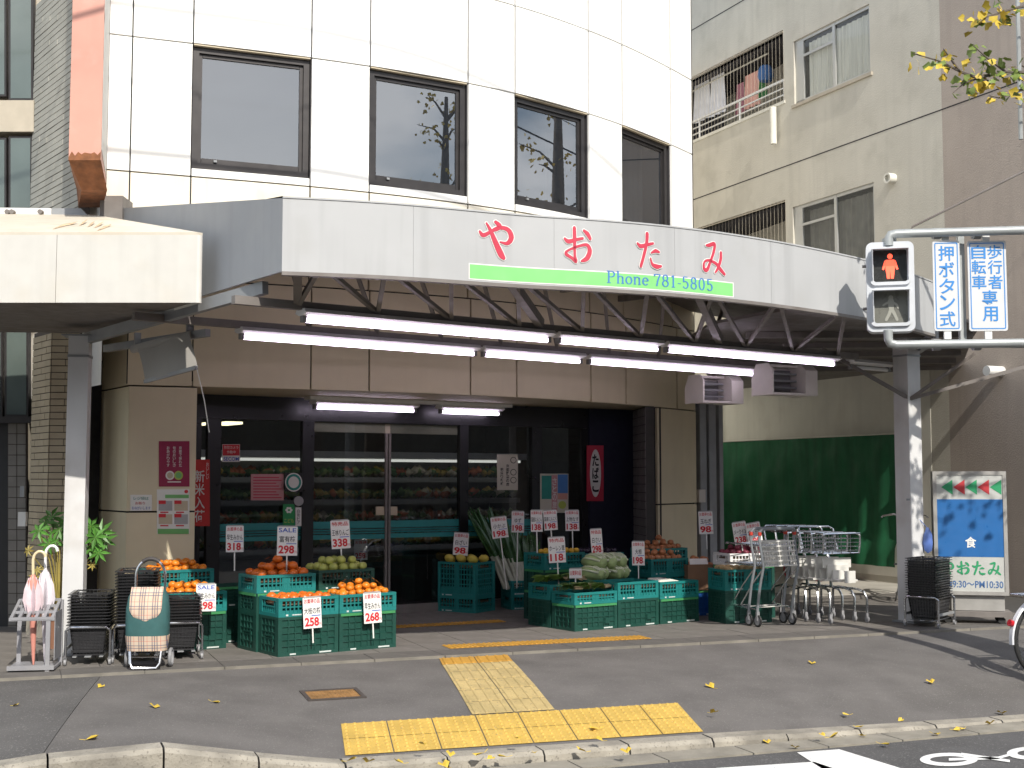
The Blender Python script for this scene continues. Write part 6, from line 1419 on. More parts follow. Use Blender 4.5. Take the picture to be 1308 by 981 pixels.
card(452.5, 690, 469.5, 715, gl(461, 700, -.5).y, '', '258', 'お買得', 'dim price card reading 258 behind the glass', foot=.15)
card(251, 746.5, 275.5, 780.5, TOP['C'][0].y - .36, '早生みかん', '298', 'SALE', 'price card reading SALE and 298 beside the beige pillar', sale=True, foot=.4)
card(387, 763.5, 412.5, 802, cA.y + .125, '大枝の柿', '258', label='price card reading 258 hung on the corner persimmon crate', foot=.1, tilt=-1, rz=YC)
card(464, 757.5, 489.5, 795.5, cB.y + .115, '早生みかん', '268', label='price card reading 268 hung on the heaped mandarin crate', foot=.1, tilt=-1, rz=YC)
card(578, 681, 597.5, 709, yt('M') - .05, '白ざい', '98', label='price card reading 98 over the yellow squash', tilt=5, foot=zt('M') - .03)
card(629, 660.5, 650, 687, 14.0, '小かぶ', '198', label='tilted price card reading 198 between the leek bundles', tilt=-6, foot=zt('K') - .05)
card(653, 653.5, 669.5, 680, 14.25, 'ゆず', '198', label='price card reading 198 with two black characters before the leeks', tilt=2, foot=zt('K') - .05)
card(678, 652, 693.5, 679, yt('N1') - .05, '国産にんじん', '138', label='price card reading 138 over the orange citrons', foot=zt('N1') - .02)
card(695, 652, 713, 677, yt('N1') + .03, '国産にんにく', '198', label='price card reading 198 over the citrons, in front of the colourful poster', tilt=-3, foot=zt('N1') - .02)
card(722, 652, 740.5, 678, yt('N2'), '上物なす', '138', label='price card reading 138 over the aubergines', foot=zt('N2') - .02)
card(701, 686.5, 723.5, 718.5, yt('Q'), 'ホーレン草', '118', '特売品', 'price card reading 118 over the spinach', tilt=-2, foot=zt('Q') - .02)
card(755.5, 676, 771, 708, yt('R2') + .02, '白さい', '298', '特価品', 'price card reading 298 over the Chinese cabbages', tilt=-3, foot=zt('R2') - .02)
card(807, 692, 824, 722, yt('S') + .1, '大根', '198', label='price card reading 198 over the white radish crate', tilt=1, foot=zt('S') - .02)
card(727, 726.5, 743.5, 738.5, yt('Q') - .12, '', '', label='small card with a red heading stuck in the spinach', foot=zt('Q') - .03)
card(892.5, 653.5, 912, 682, yt('S3') + .05, '玉ねぎ', '98', label='price card reading 98 over the onions', tilt=-1, foot=zt('S3') - .02)
card(938, 667, 957, 695, 13.75, 'メークイン', '238', label='leaning price card reading 238 behind the cart handles', tilt=-7, foot=zt('V2') - .03)
card(956, 668, 976, 696, 13.7, '北あかり', '298', label='leaning price card behind the grey cart handle', tilt=-9, foot=zt('V2') - .03)
# ------------------------------------------------------------------ shopping baskets, nested in wheeled stands
M('basket_black', (.032, .032, .035), .3, var=.1); M('chrome', (.62, .63, .65), .22, metal=1, var=.04); M('caster_grey', (.25, .25, .26), .5); M('rubber', (.02, .02, .02), .7)
BL, BW, BH = .41, .275, .215
def ringpts(l, w, z, r=.03, n=3):
    out = []
    for cx, cy, a0 in ((l / 2 - r, w / 2 - r, 0), (-l / 2 + r, w / 2 - r, 90), (-l / 2 + r, -w / 2 + r, 180), (l / 2 - r, -w / 2 + r, 270)):
        for i in range(n + 1): a = R(a0 + 90 * i / n); out.append(Vector((cx + r * math.cos(a), cy + r * math.sin(a), z)))
    return out
def rim_fn(mb):
    prof = [(.0, BH - .006), (.028, BH - .006), (.029, BH), (.0, BH)]; n = None; b = len(mb.v)
    for e, z in prof:
        rp = ringpts(BL + 2 * e, BW + 2 * e, z); n = len(rp); mb.v += rp
    for q in range(4):
        for k in range(n): mb.f.append((b + q * n + k, b + q * n + (k + 1) % n, b + ((q + 1) % 4) * n + (k + 1) % n, b + ((q + 1) % 4) * n + k))
def body_fn(mb):
    tp, bt = (BL, BW), (BL - .06, BW - .05)
    def P(side, u, f):   # f 0 bottom..1 top
        l, w = lerp(bt[0], tp[0], f), lerp(bt[1], tp[1], f); z = BH * f * .99
        return Vector({0: (u * l, -w / 2, z), 1: (u * l, w / 2, z), 2: (-l / 2, u * w, z), 3: (l / 2, u * w, z)}[side])
    for s in range(4):
        nv = 13 if s < 2 else 9; T = .0025
        for i in range(nv + 1): mb.bar(P(s, i / nv - .5, 0), P(s, i / nv - .5, 1), .009 if 0 < i < nv else .014, T)
        for j in range(7): f = j / 6; mb.bar(P(s, -.5, f), P(s, .5, f), T, .009)
    l, w = bt; 
    for i in range(9): mb.bar((-l / 2, (i / 8 - .5) * w, .003), (l / 2, (i / 8 - .5) * w, .003), .008, .004)
    for i in range(11): mb.bar(((i / 10 - .5) * l, -w / 2, .006), ((i / 10 - .5) * l, w / 2, .006), .008, .003)
def grip_fn(mb):
    for sx in (-1, 1): mb.tube([Vector((sx * .05, -.03, BH + .006)), Vector((sx * .05, .03, BH + .006))], .005, 5)
rim_me = simple_mesh(('rim',), rim_fn, 'basket_black'); body_me = simple_mesh(('basket_body',), body_fn, 'basket_black')
def handle_fn(mb):
    for sy in (-1, 1): mb.tube([(-BL / 2 + .03, sy * .02, BH + .003), (-BL / 4, sy * (BW / 2 - .03), BH + .003), (BL / 4, sy * (BW / 2 - .03), BH + .003), (BL / 2 - .03, sy * .02, BH + .003)], .0045, 5)
hand_me = simple_mesh(('basket_handle',), handle_fn, 'basket_black')
def basket_stack(p, rz, n, pitch, label, stand_label, grp, z0=.075):
    st = thing('basket_stand', stand_label, 'basket stand', (p.x, p.y, 0), rz, 'wheeled stands for shopping baskets')
    hx, hy = BL / 2 + .02, BW / 2 + .03
    for sx in (-1, 1):
        mb = MB(); mb.tube([(sx * hx, -hy, .035), (sx * hx, -hy, .27), (sx * hx, -hy + .03, .295), (sx * hx, hy - .03, .295), (sx * hx, hy, .27), (sx * hx, hy, .035)], .011, 8); mb.build('side_hoop', 'chrome', st, smooth=True)
        for sy in (-1, 1):
            mb = MB(); mb.disc((sx * hx, sy * hy, .026), (0, 1, 0), .026, .018, 14); mb.build('caster', 'caster_grey', st, smooth=True)
            mb = MB(); mb.box((sx * hx, sy * hy, .05), (.026, .03, .03)); mb.build('caster_fork', 'chrome', st)
    for sy in (-1, 1):
        mb = MB(); mb.box((0, sy * hy, .125), (2 * hx, .006, .026)); mb.build('cross_bar', 'grey_metal', st)
    mb = MB(); mb.box((0, 0, .066), (2 * hx, .05, .008)); mb.box((0, hy * .6, .066), (2 * hx, .03, .008)); mb.box((0, -hy * .6, .066), (2 * hx, .03, .008)); mb.build('shelf_bar', 'grey_metal', st)
    rr = random.Random(int(p.x * 100))
    for i in range(n):
        lb = label if 0 < i < n - 1 else (label.replace('black shopping basket nested in', 'topmost black shopping basket with folded handles on') if i else label.replace('black shopping basket nested in', 'lowest black shopping basket with bare lattice under'))
        t = thing('shopping_basket', lb, 'basket', (p.x + rr.uniform(-.003, .003), p.y + rr.uniform(-.003, .003), z0 + i * pitch), rz + rr.uniform(-.012, .012), grp)
        addpart('rim', rim_me, t); addpart('lattice', body_me, t)
        if i == n - 1: addpart('handle', hand_me, t)
rzb = STREET + R(4)
p1 = atz(98, 850) + Vector((.04, .22, 0))
basket_stack(p1, rzb + R(76), 12, .024, 'black shopping basket nested in the stack beside the umbrella stand', 'chrome wheeled stand of the basket stack beside the umbrella stand', 'baskets stacked beside the umbrella stand')
p2 = atz(153, 850) + Vector((.03, .36, 0))
basket_stack(p2, rzb + R(76), 19, .024, 'black shopping basket nested in the tall stack behind the bag trolley', 'chrome wheeled stand of the tall basket stack behind the bag trolley', 'baskets stacked behind the bag trolley')
p3 = atz(215, 843) + Vector((.03, .22, 0))
basket_stack(p3, rzb + R(82), 10, .024, 'black shopping basket nested in the low stack in front of the pillar', 'chrome wheeled stand of the low basket stack in front of the pillar', 'baskets stacked in front of the pillar')
p4 = atz(1189, 799) + Vector((.0, .02, 0))
basket_stack(p4, R(52), 17, .024, 'black shopping basket nested in the stack against the right post', 'chrome wheeled stand of the basket stack against the right post', 'baskets stacked against the right post')
# ------------------------------------------------------------------ tartan bag trolley
def plaid():
    m = bpy.data.materials.new('plaid'); m.use_nodes = True; N = m.node_tree.nodes; L = m.node_tree.links; b = N['Principled BSDF']; b.inputs['Roughness'].default_value = .85
    tc = N.new('ShaderNodeTexCoord'); sp = N.new('ShaderNodeSeparateXYZ'); L.new(tc.outputs['Object'], sp.inputs[0])
    col = None
    def band(src, per, ph, w):
        a = N.new('ShaderNodeMath'); a.operation = 'ADD'; L.new(src, a.inputs[0]); a.inputs[1].default_value = 10 + ph
        f = N.new('ShaderNodeMath'); f.operation = 'MODULO'; L.new(a.outputs[0], f.inputs[0]); f.inputs[1].default_value = per
        g = N.new('ShaderNodeMath'); g.operation = 'LESS_THAN'; L.new(f.outputs[0], g.inputs[0]); g.inputs[1].default_value = w; return g.outputs[0]
    prev = (.56, .42, .30, 1)
    for src, per, ph, w, c, am in (('X', .1, 0, .045, (.62, .52, .42, 1), .5), ('Z', .1, .02, .045, (.62, .52, .42, 1), .5), ('X', .1, .012, .006, (.06, .08, .16, 1), .8), ('X', .1, .030, .006, (.06, .08, .16, 1), .8), ('X', .1, .048, .006, (.06, .08, .16, 1), .8), ('X', .1, .085, .004, (.5, .06, .04, 1), .6), ('Z', .1, .02, .006, (.06, .08, .16, 1), .7), ('Z', .1, .04, .006, (.06, .08, .16, 1), .7), ('Z', .1, .085, .004, (.5, .06, .04, 1), .6)):
        k = N.new('ShaderNodeMath'); k.operation = 'MULTIPLY'; L.new(band(sp.outputs[src], per, ph, w), k.inputs[0]); k.inputs[1].default_value = am
        x = N.new('ShaderNodeMixRGB'); L.new(k.outputs[0], x.inputs[0]); x.inputs[2].default_value = c
        if isinstance(prev, tuple): x.inputs[1].default_value = prev
        else: L.new(prev, x.inputs[1])
        prev = x.outputs[0]
    L.new(prev, b.inputs['Base Color']); MATS['plaid'] = m
plaid(); M('bag_teal', (.035, .11, .11), .8, var=.12, scale=12, bump=.3, bscale=300); M('grip_dark', (.05, .045, .045), .6)
bt_ = atz(183, 856) + Vector((0, .1, 0))
tr_ = thing('bag_trolley', 'teal shopping bag trolley with tartan flap and band in front of the baskets', 'trolley bag', (bt_.x, bt_.y, 0), R(4))
def bagshape(mb, secs, n=20, p=3.2):
    b = len(mb.v)
    for w, d, z, cy in secs:
        for k in range(n):
            a = 2 * math.pi * k / n; c_, s_ = math.cos(a), math.sin(a); mb.v.append(Vector((math.copysign(abs(c_) ** (2 / p), c_) * w / 2, math.copysign(abs(s_) ** (2 / p), s_) * d / 2 + cy, z)))
    for j in range(len(secs) - 1):
        for k in range(n): mb.f.append((b + j * n + k, b + j * n + (k + 1) % n, b + (j + 1) * n + (k + 1) % n, b + (j + 1) * n + k))
    mb.f.append(tuple(b + k for k in range(n))[::-1]); mb.f.append(tuple(b + (len(secs) - 1) * n + k for k in range(n))); return mb
secs = [(.30, .17, .145, 0), (.315, .19, .20, 0), (.325, .21, .26, 0), (.33, .215, .36, 0), (.325, .21, .46, 0), (.30, .18, .55, .01), (.25, .13, .60, .02), (.20, .09, .615, .03)]
mb = bagshape(MB(), secs); mb.build('bag', 'bag_teal', tr_, smooth='all')
mb = bagshape(MB(), [(.303, .173, .140, 0), (.319, .196, .20, 0), (.329, .216, .255, 0)]); mb.build('band', 'plaid', tr_, smooth=True)
mb = MB(); nn = 12; rows_ = []
for j in range(9):
    v = j / 8; z = lerp(.625, .37, v); hw = .122 if v < .6 else .122 * math.sqrt(max(0.02, 1 - ((v - .6) / .4) ** 2)); y = -interp(z, [.3, .36, .46, .55, .60, .63], [.108, .1085, .107, .088, .055, .035])
    for i in range(nn + 1): u = (i / nn - .5) * 2; mb.v.append(Vector((u * hw, y - .006 + .010 * abs(u) ** 3 + (.005 if v > .9 else 0), z)))
for j in range(8):
    for i in range(nn): k = j * (nn + 1) + i; mb.f.append((k, k + nn + 1, k + nn + 2, k + 1))
mb.build('flap', 'plaid', tr_, smooth='all', fix=False)
mb = MB(); mb.tube([(-.112, .07, .09), (-.112, .07, .7)] + [(-.112 * math.cos(R(a)), .07, .70 + .135 * math.sin(R(a))) for a in range(15, 180, 15)] + [(.112, .07, .7), (.112, .07, .09)], .011, 8); mb.build('handle_frame', 'chrome', tr_, smooth=True)
mb = MB(); mb.tube([(-.112 * math.cos(R(a)), .07, .70 + .135 * math.sin(R(a))) for a in range(55, 130, 10)], .016, 8); mb.build('grip', 'grip_dark', tr_, smooth=True)
mb = MB(); mb.tube([(-.115, .05, .14), (-.118, -.07, .13), (-.112, -.09, .05), (-.09, -.10, .014), (.09, -.10, .014), (.112, -.09, .05), (.118, -.07, .13), (.115, .05, .14)], .0125, 8); mb.build('foot_frame', 'chrome', tr_, smooth=True)
for sx in (-1, 1):
    mb = MB(); mb.torus((sx * .165, .08, .075), (1, 0, 0), .06, .014, 20, 8); w_ = mb.build('wheel', 'caster_grey', tr_, smooth=True); mb = MB(); mb.disc((sx * .165, .08, .075), (1, 0, 0), .05, .012, 16); mb.build('hub', 'lamp_white', w_)
mb = MB(); mb.tube([(-.165, .08, .075), (.165, .08, .075)], .007, 6); mb.build('axle', 'chrome', tr_)
# ------------------------------------------------------------------ umbrella stand with umbrellas
M('stand_grey', (.33, .33, .35), .45, metal=.3, var=.08, dirt=(.3, .29, .27), dirt_amt=.5)
us = atz(31, 858) + Vector((.02, .16, 0)); ust = thing('umbrella_stand', 'grey perforated metal umbrella stand in front of the brick pillar', 'umbrella stand', (us.x, us.y, 0), R(10))
def holed(mb, z, w, d, tilt):
    nx, ny = 5, 3
    for i in range(nx + 1): mb.bar((-w / 2 + w * i / nx, -d / 2, z - tilt), (-w / 2 + w * i / nx, d / 2, z + tilt), .022, .022)
    for j in range(ny + 1): y = -d / 2 + d * j / ny; zz = z + tilt * (2 * j / ny - 1); mb.bar((-w / 2, y, zz), (w / 2, y, zz), .022, .02)
mb = MB(); holed(mb, .455, .30, .34, .055); mb.build('top_grid', 'stand_grey', ust)
mb = MB(); mb.box((0, -.172, .395), (.33, .012, .025)); mb.build('front_rail', 'stand_grey', ust)
for x, y, h in ((.12, -.165, .40), (.16, .165, .51), (-.15, .165, .51)):
    mb = MB(); mb.box((x, y, h / 2), (.032, .02, h)); mb.build('leg', 'stand_grey', ust)
mb = MB(); mb.box((.165, 0, .26), (.006, .30, .36)); mb.build('side_plate', 'stand_grey', ust)
mb = MB(); mb.box((0, 0, .022), (.34, .36, .02)); mb.box((0, -.175, .03), (.34, .012, .035)); mb.build('base_tray', 'stand_grey', ust)
M('umb_pink', (.62, .50, .53), .5, var=.2, scale=10); M('umb_salmon', (.58, .24, .19), .5); M('umb_cream', (.70, .58, .36), .4); M('umb_clear', (.62, .58, .62), .35)
def umbrella(p, lean, h, mat1, mat2, hmat, label, flare):
    t = thing('umbrella', label, 'umbrella', p, 0, 'umbrellas in the stand'); d = Vector((lean[0], lean[1], 1)).normalized()
    q = lambda f: p + d * (h * f); mb = MB(); x = Vector((1, .2, 0)).normalized()
    hook = [q(.78), q(.93)] + [q(.93) + x * (.045 * (1 - math.cos(R(a)))) + ZV * (.045 * math.sin(R(a)) + .02 * min(1, a / 90)) for a in range(30, 200, 25)]
    mb.tube(hook, .011, 8); mb.build('handle', hmat, t, smooth=True)
    mb = MB(); mb.tube([q(0), q(.06), q(.3), q(.6), q(.74), q(.8)], [.006, .012, .024, .036, .042, .012], 10); mb.build('folded_cover', mat2, t, smooth=True)
    mb = MB(); rr = random.Random(3); n = 16
    for f, r_ in ((.46, .04), (.56, .05 * flare), (.66, .042 * flare), (.76, .025)):
        for k in range(n): a = 2 * math.pi * k / n; w = 1 + (.35 if k % 2 else -.25); c_ = q(f); mb.v.append(c_ + Vector((math.cos(a), math.sin(a), 0)) * r_ * w + ZV * (rr.uniform(-.02, .02) if k % 2 else 0))
    for j in range(3):
        for k in range(n): mb.f.append((j * n + k, j * n + (k + 1) % n, (j + 1) * n + (k + 1) % n, (j + 1) * n + k))
    mb.build('loose_folds', mat1, t, smooth=True, world=False) if False else mb.build('loose_folds', mat1, t, world=True, smooth=True)
    for ch in kids(t):
        if ch.name.startswith('loose'): continue
        for v in ch.data.vertices: v.co = v.co - p
umbrella(Vector((us.x + .0, us.y - .03, .035)), (-.03, 0), .86, 'umb_pink', 'umb_salmon', 'umb_cream', 'pink folded umbrella with a cream hook handle', 1.15)
umbrella(Vector((us.x + .05, us.y + .08, .035)), (-.03, .02), .90, 'umb_clear', 'umb_clear', 'lamp_white', 'pale clear folded umbrella with a white hook handle', 1.1)
# ------------------------------------------------------------------ plant behind the post
M('plant_leaf', (.07, .20, .03), .45, var=.35, scale=8); M('plant_dry', (.30, .24, .06), .6, var=.3); M('terracotta', (.25, .12, .07), .8)
pp = atY(80, 613, 11.35); pl_o = thing('potted_plant', 'leafy potted plant with splayed leaves behind the left post', 'plant', (pp.x, pp.y, 0))
mb = MB(); mb.lathe([(0, 0), (.11, 0), (.15, .25), (.16, .25), (.16, .29), (.13, .29), (.12, .24), (0, .24)], 16, (pp.x, pp.y, 0)); mb.build('pot', 'terracotta', pl_o, world=True, smooth=True)
rr = random.Random(12); lv, ld, stm = MB(), MB(), MB()
def palmate(mb, c, s, nrm):
    x = nrm.orthogonal().normalized(); x.rotate(Matrix.Rotation(rr.uniform(0, 6.3), 3, nrm)); y = nrm.cross(x)
    for k in range(7):
        a = 2 * math.pi * k / 7; d = x * math.cos(a) + y * math.sin(a); e = x * -math.sin(a) + y * math.cos(a); t_ = c + d * s - nrm * s * .25
        mb.add([c, c + d * s * .45 + e * s * .16, t_, c + d * s * .45 - e * s * .16], [(0, 1, 2, 3)])
for (px, py, Y, s, mbx) in ((122, 686, 10.9, .12, lv), (130, 680, 11.0, .13, lv), (118, 700, 10.95, .12, lv), (126, 706, 10.9, .10, lv), (135, 690, 11.1, .11, lv), (116, 672, 11.2, .10, lv), (76, 676, 11.3, .14, lv), (66, 660, 11.4, .13, lv), (58, 668, 11.3, .13, lv), (84, 662, 11.5, .12, lv), (72, 690, 11.3, .12, lv), (50, 678, 11.2, .11, lv), (62, 695, 11.2, .1, lv), (118, 722, 10.95, .05, ld), (44, 737, 11.0, .06, ld), (54, 745, 11.0, .06, ld), (60, 755, 11.0, .06, ld), (48, 728, 11.0, .05, ld), (36, 703, 11.1, .06, ld)):
    c = atY(px, py, Y); palmate(mbx, c, s, Vector((rr.uniform(-.5, .5), -1, rr.uniform(.1, .8))).normalized()); m = Vector((pp.x, pp.y, .3)); stm.tube([m, m.lerp(c, .5) + Vector((0, 0, .1)), c], [.009, .007, .003], 5)
lv.build('leaves', 'plant_leaf', pl_o, world=True, fix=False); ld.build('dry_leaves', 'plant_dry', pl_o, world=True, fix=False); stm.build('stems', 'plant_dry', pl_o, world=True)
# ------------------------------------------------------------------ shopping carts
M('cart_grey', (.27, .29, .31), .4, metal=.4, var=.06); M('cart_red', (.5, .05, .03), .5); M('cart_plastic', (.62, .61, .57), .5, var=.05)
def wheel_parts(t, x, y, r, col='caster_grey'):
    mb = MB(); mb.torus((x, y, r), (0, 1, 0), r - .010, .012, 16, 6); w = mb.build('wheel', 'rubber' if r > .05 else 'caster_grey', t, smooth=True); mb = MB(); mb.disc((x, y, r), (0, 1, 0), r - .014, .014, 14); mb.build('hub', col, w)
    mb = MB(); mb.bar((x, y, r), (x, y, r * 2 + .03), .024, .03); mb.build('fork', col, t)
def tall_cart(label):
    t = thing('shopping_cart', label, 'shopping cart', (0, 0, 0), 0, 'shopping carts by the right post')   # forward = +x
    w = .225
    for sy in (-1, 1):
        mb = MB(); mb.tube([(.02, sy * w, .09), (.02, sy * w, .18), (-.02, sy * w, .40), (-.08, sy * w, .60), (-.02, sy * w, .86), (-.03, sy * w, .945)], .014, 8); mb.build('upright', 'cart_grey', t, smooth=True)
        mb = MB(); mb.tube([(.02, sy * w, .17), (.30, sy * w * .93, .19), (.56, sy * w * .8, .17)], .011, 8); mb.build('lower_rail', 'chrome', t, smooth=True)
        mb = MB(); mb.tube([(-.075, sy * w, .58), (.12, sy * w * .95, .40), (.3, sy * w * .92, .19)], .008, 6); mb.build('stay', 'chrome', t, smooth=True)
        wheel_parts(t, .02, sy * w, .06); wheel_parts(t, .56, sy * w * .8, .036, 'lamp_white')
        mb = MB(); mb.tube([(-.028, sy * w, .90), (-.03, sy * w, .935)], .019, 8); mb.build('red_collar', 'cart_red', t, smooth=True)
    mb = MB(); mb.tube([(-.03, -w, .93), (-.045, -w + .02, .96), (-.05, -w + .06, .965), (-.05, w - .06, .965), (-.045, w - .02, .96), (-.03, w, .93)], .017, 8); mb.build('handle', 'cart_grey', t, smooth=True)
    mb = MB(); 
    for i in range(13): y = -w + .03 + (2 * w - .06) * i / 12; mb.bar((-.08, y, .60), (-.035, y, .84), .012, .006)
    for j in range(6): f = j / 5; mb.bar((lerp(-.08, -.035, f), -w + .01, lerp(.6, .84, f)), (lerp(-.08, -.035, f), w - .01, lerp(.6, .84, f)), .006, .014)
    mb.build('grid_panel', 'cart_plastic', t)
    for z, x0, x1, nm in ((.60, -.06, .42, 'basket_tray'), (.80, -.03, .40, 'upper_rack')):
        mb = MB()
        for sy in (-1, 1): mb.tube([(x0, sy * w * .92, z), (x1, sy * w * .86, z + .01)], .008, 6)
        for i in range(6): x = lerp(x0, x1, i / 5); mb.tube([(x, -w * .9, z), (x, w * .9, z)], .005, 5)
        mb.build(nm, 'chrome', t)
    mb = MB()
    for i in range(4): x = lerp(.08, .54, i / 3); mb.bar((x, -w * .85, .185), (x, w * .85, .185), .012, .008)
    mb.build('lower_rack', 'cart_plastic', t)
    mb = MB(); mb.bar((.56, -w * .8, .17), (.56, w * .8, .17), .016, .016); mb.tube([(.55, -.09, .175), (.55, -.09, .22), (.55, -.06, .24), (.55, -.03, .22), (.55, -.03, .175)], .006, 6); mb.build('front_bar', 'lamp_white', t)
    return t
q_ = atz(968, 801); fwd = Vector((-.5, .866, 0)); lft = Vector((-fwd.y, fwd.x, 0)); rzc = math.atan2(fwd.y, fwd.x)
cbase = q_ - lft * .225 - fwd * .02
c1 = tall_cart('grey shopping cart with red collars, outermost of its nested pair'); c1.location = cbase; c1.rotation_euler = (0, 0, rzc)
c2 = dup(c1, cbase + fwd * .13, rzc, 'grey shopping cart nested inside the outermost grey cart')
def seat_cart(label):
    t = thing('child_seat_cart', label, 'shopping cart', (0, 0, 0), 0, 'child seat carts nested by the right post')   # forward = +x, seen from its front
    w = .22
    for sy in (-1, 1):
        mb = MB(); mb.tube([(-.0, sy * w, .07), (.0, sy * w, .25), (-.03, sy * (w - .015), .31), (-.09, sy * (w - .05), .335), (-.35, sy * .11, .345)], .012, 8); mb.build('leg', 'chrome', t, smooth=True); wheel_parts(t, 0, sy * w, .035)
        mb = MB(); mb.tube([(-.35, sy * .11, .345), (-.52, sy * .17, .30), (-.54, sy * .18, .07)], .012, 8); mb.build('leg', 'chrome', t, smooth=True); wheel_parts(t, -.54, sy * .18, .035)
    mb = MB(); mb.tube([(-.30, 0, .345), (-.33, 0, .62), (-.36, 0, .68)], .016, 8); mb.build('column', 'chrome', t, smooth=True)
    for z, gx_ in ((.70, 0), (.90, .02)):
        mb = MB(); mb.tube([(-.12 + gx_, -w, z), (-.12 + gx_, w, z), (-.5, w, z), (-.5, -w, z)], .0085, 6, closed=True); mb.build('hoop', 'chrome', t, smooth=True)
    mb = MB(); mb.tube([(-.12, -w, .70), (-.10, -w, .80), (-.10, -w, .88), (-.13, -w + .04, .905), (-.13, w - .04, .905), (-.10, w, .88), (-.10, w, .80), (-.12, w, .70)], .011, 8); mb.build('front_hoop', 'chrome', t, smooth=True)
    mb = MB()
    for j in range(4): mb.tube([(-.11, -w, .73 + .04 * j), (-.11, w, .73 + .04 * j)], .004, 5)
    for i in range(5): y = lerp(-w, w, i / 4); mb.tube([(-.11, y, .70), (-.11, y, .89)], .004, 5)
    mb.build('wire_front', 'chrome', t)
    mb = MB(); mb.tube([(-.5, -w, .70), (-.58, -w, .93), (-.60, -w + .04, .955), (-.60, w - .04, .955), (-.58, w, .93), (-.5, w, .70)], .012, 8); mb.build('handle', 'chrome', t, smooth=True)
    mb = MB(); mb.box((-.20, 0, .60), (.018, .34, .10)); mb.box((-.18, 0, .50), (.018, .26, .16), None); mb.build('seat_back', 'cart_plastic', t)
    mb = MB(); mb.box((-.10, 0, .43), (.18, .24, .02)); mb.build('seat', 'cart_plastic', t)
    mb = MB(); mb.box((.03, .0, .47), (.02, .12, .12)); mb.build('foot_rest', 'cart_plastic', t)
    return t
fw2 = Vector((.35, -.94, 0)).normalized(); rz2 = math.atan2(fw2.y, fw2.x); lf2 = Vector((-fw2.y, fw2.x, 0))
k1 = atz(1056, 797); k2 = atz(1113, 796); mid = (k1 + k2) / 2
s1_ = seat_cart('chrome child seat cart with white seat, outermost of its nested row'); s1_.location = (mid.x, mid.y, 0); s1_.rotation_euler = (0, 0, rz2)
for i in range(3):
    p = mid - fw2 * .13 * (i + 1) + Vector((-.05 * (i + 1), 0, 0)); dup(s1_, (p.x, p.y, 0), rz2, ('chrome child seat cart second in the nested row', 'chrome child seat cart third in the nested row', 'chrome child seat cart innermost in the nested row')[i])
# ------------------------------------------------------------------ light box sign on wheels
M('steel_case', (.42, .41, .39), .45, metal=.35, var=.08); M('panel_blue', (.03, .14, .38), .35, var=.05); M('panel_face', (.5, .51, .49), .35); M('sign_leaf', (.03, .30, .13), .5); M('arrow_red', (.55, .05, .06), .5); M('sign_navy', (.06, .14, .32), .5)
YB = 13.25; sa, sb = atY(1193, 602, YB), atY(1282, 602, YB); sw = sb.x - sa.x; zt_s = sa.z; zb_s = atY(1200, 760, YB).z
sb_t = thing('light_box_sign', 'steel cased light box sign with blue panel and green lettering on a wheeled foot', 'sign', ((sa.x + sb.x) / 2 + .0, YB, 0), R(-13))
mb = MB(); mb.box((0, .12, (zt_s + zb_s) / 2), (sw, .24, zt_s - zb_s)); mb.build('case', 'steel_case', sb_t)
H_ = zt_s - zb_s; iw = sw - .075; ih = H_ - .075
def sp_(u, v, e): return (-iw / 2 + iw * u, -e, zb_s + .037 + ih * v)
mb = MB()
for x0, x1, z0, z1 in ((-sw / 2, sw / 2, zb_s, zb_s + .037), (-sw / 2, sw / 2, zt_s - .037, zt_s), (-sw / 2, -sw / 2 + .037, zb_s + .037, zt_s - .037), (sw / 2 - .037, sw / 2, zb_s + .037, zt_s - .037)): mb.box2((x0, -.012, z0), (x1, 0, z1))
mb.build('frame', 'steel_case', sb_t)
mb = MB(); mb.box2((-iw / 2, -.004, zb_s + .037), (iw / 2, 0, zt_s - .037)); mb.build('face', 'panel_face', sb_t)
mb = MB(); mb.quadbox([sp_(0, .295, .006), sp_(1, .295, .006), sp_(1, .79, .006), sp_(0, .79, .006)], (0, -1, 0), .001); mb.build('blue_panel', 'panel_blue', sb_t)
for i in range(5):
    u0 = .07 + .185 * i; mb = MB(); mb.add([sp_(u0, .895, .006), sp_(u0 + .175, .83, .006), sp_(u0 + .175, .96, .006)], [(0, 1, 2)]); mb.build('arrow', ('sign_leaf', 'arrow_red')[i % 2], sb_t)
mb = MB(); put_text(mb, '食', sp_(.5, .42, .008), (1, 0, 0), (0, 0, 1), iw * .17, ih * .095, .02); mb.build('lettering', 'sign_white', sb_t)
f = lambda i: (lambda x, y, z: Vector(sp_(.14 + .235 * i, .195, .007)) + Vector((x * .115, -z, y * .12)))
for i, key in enumerate(('ya', 'o', 'ta', 'mi')):
    mb = MB(); strokes(mb, [[(x, y, w * 1.1) for x, y, w in st_] for st_ in BR[key]], f(i)); mb.build('lettering', 'sign_leaf', sb_t)
mb = MB(); put_text(mb, 'AM9:30～PM10:30', sp_(.5, .06, .006), (1, 0, 0), (0, 0, 1), iw * .95, ih * .06, .015); mb.build('hours_lettering', 'sign_navy', sb_t)
mb = MB(); mb.box((.06, .13, zb_s / 2 + .06), (sw * .72, .2, zb_s - .13)); mb.build('foot', 'steel_case', sb_t)
mb = MB(); mb.box((.04, .12, .095), (sw * .95, .34, .05)); mb.build('base_plate', 'dark_steel', sb_t)
for x in (-.24, .28):
    for y in (.0, .24):
        mb = MB(); mb.disc((x, y, .035), (0, 1, 0), .035, .03, 14); mb.build('caster', 'rubber', sb_t, smooth=True)
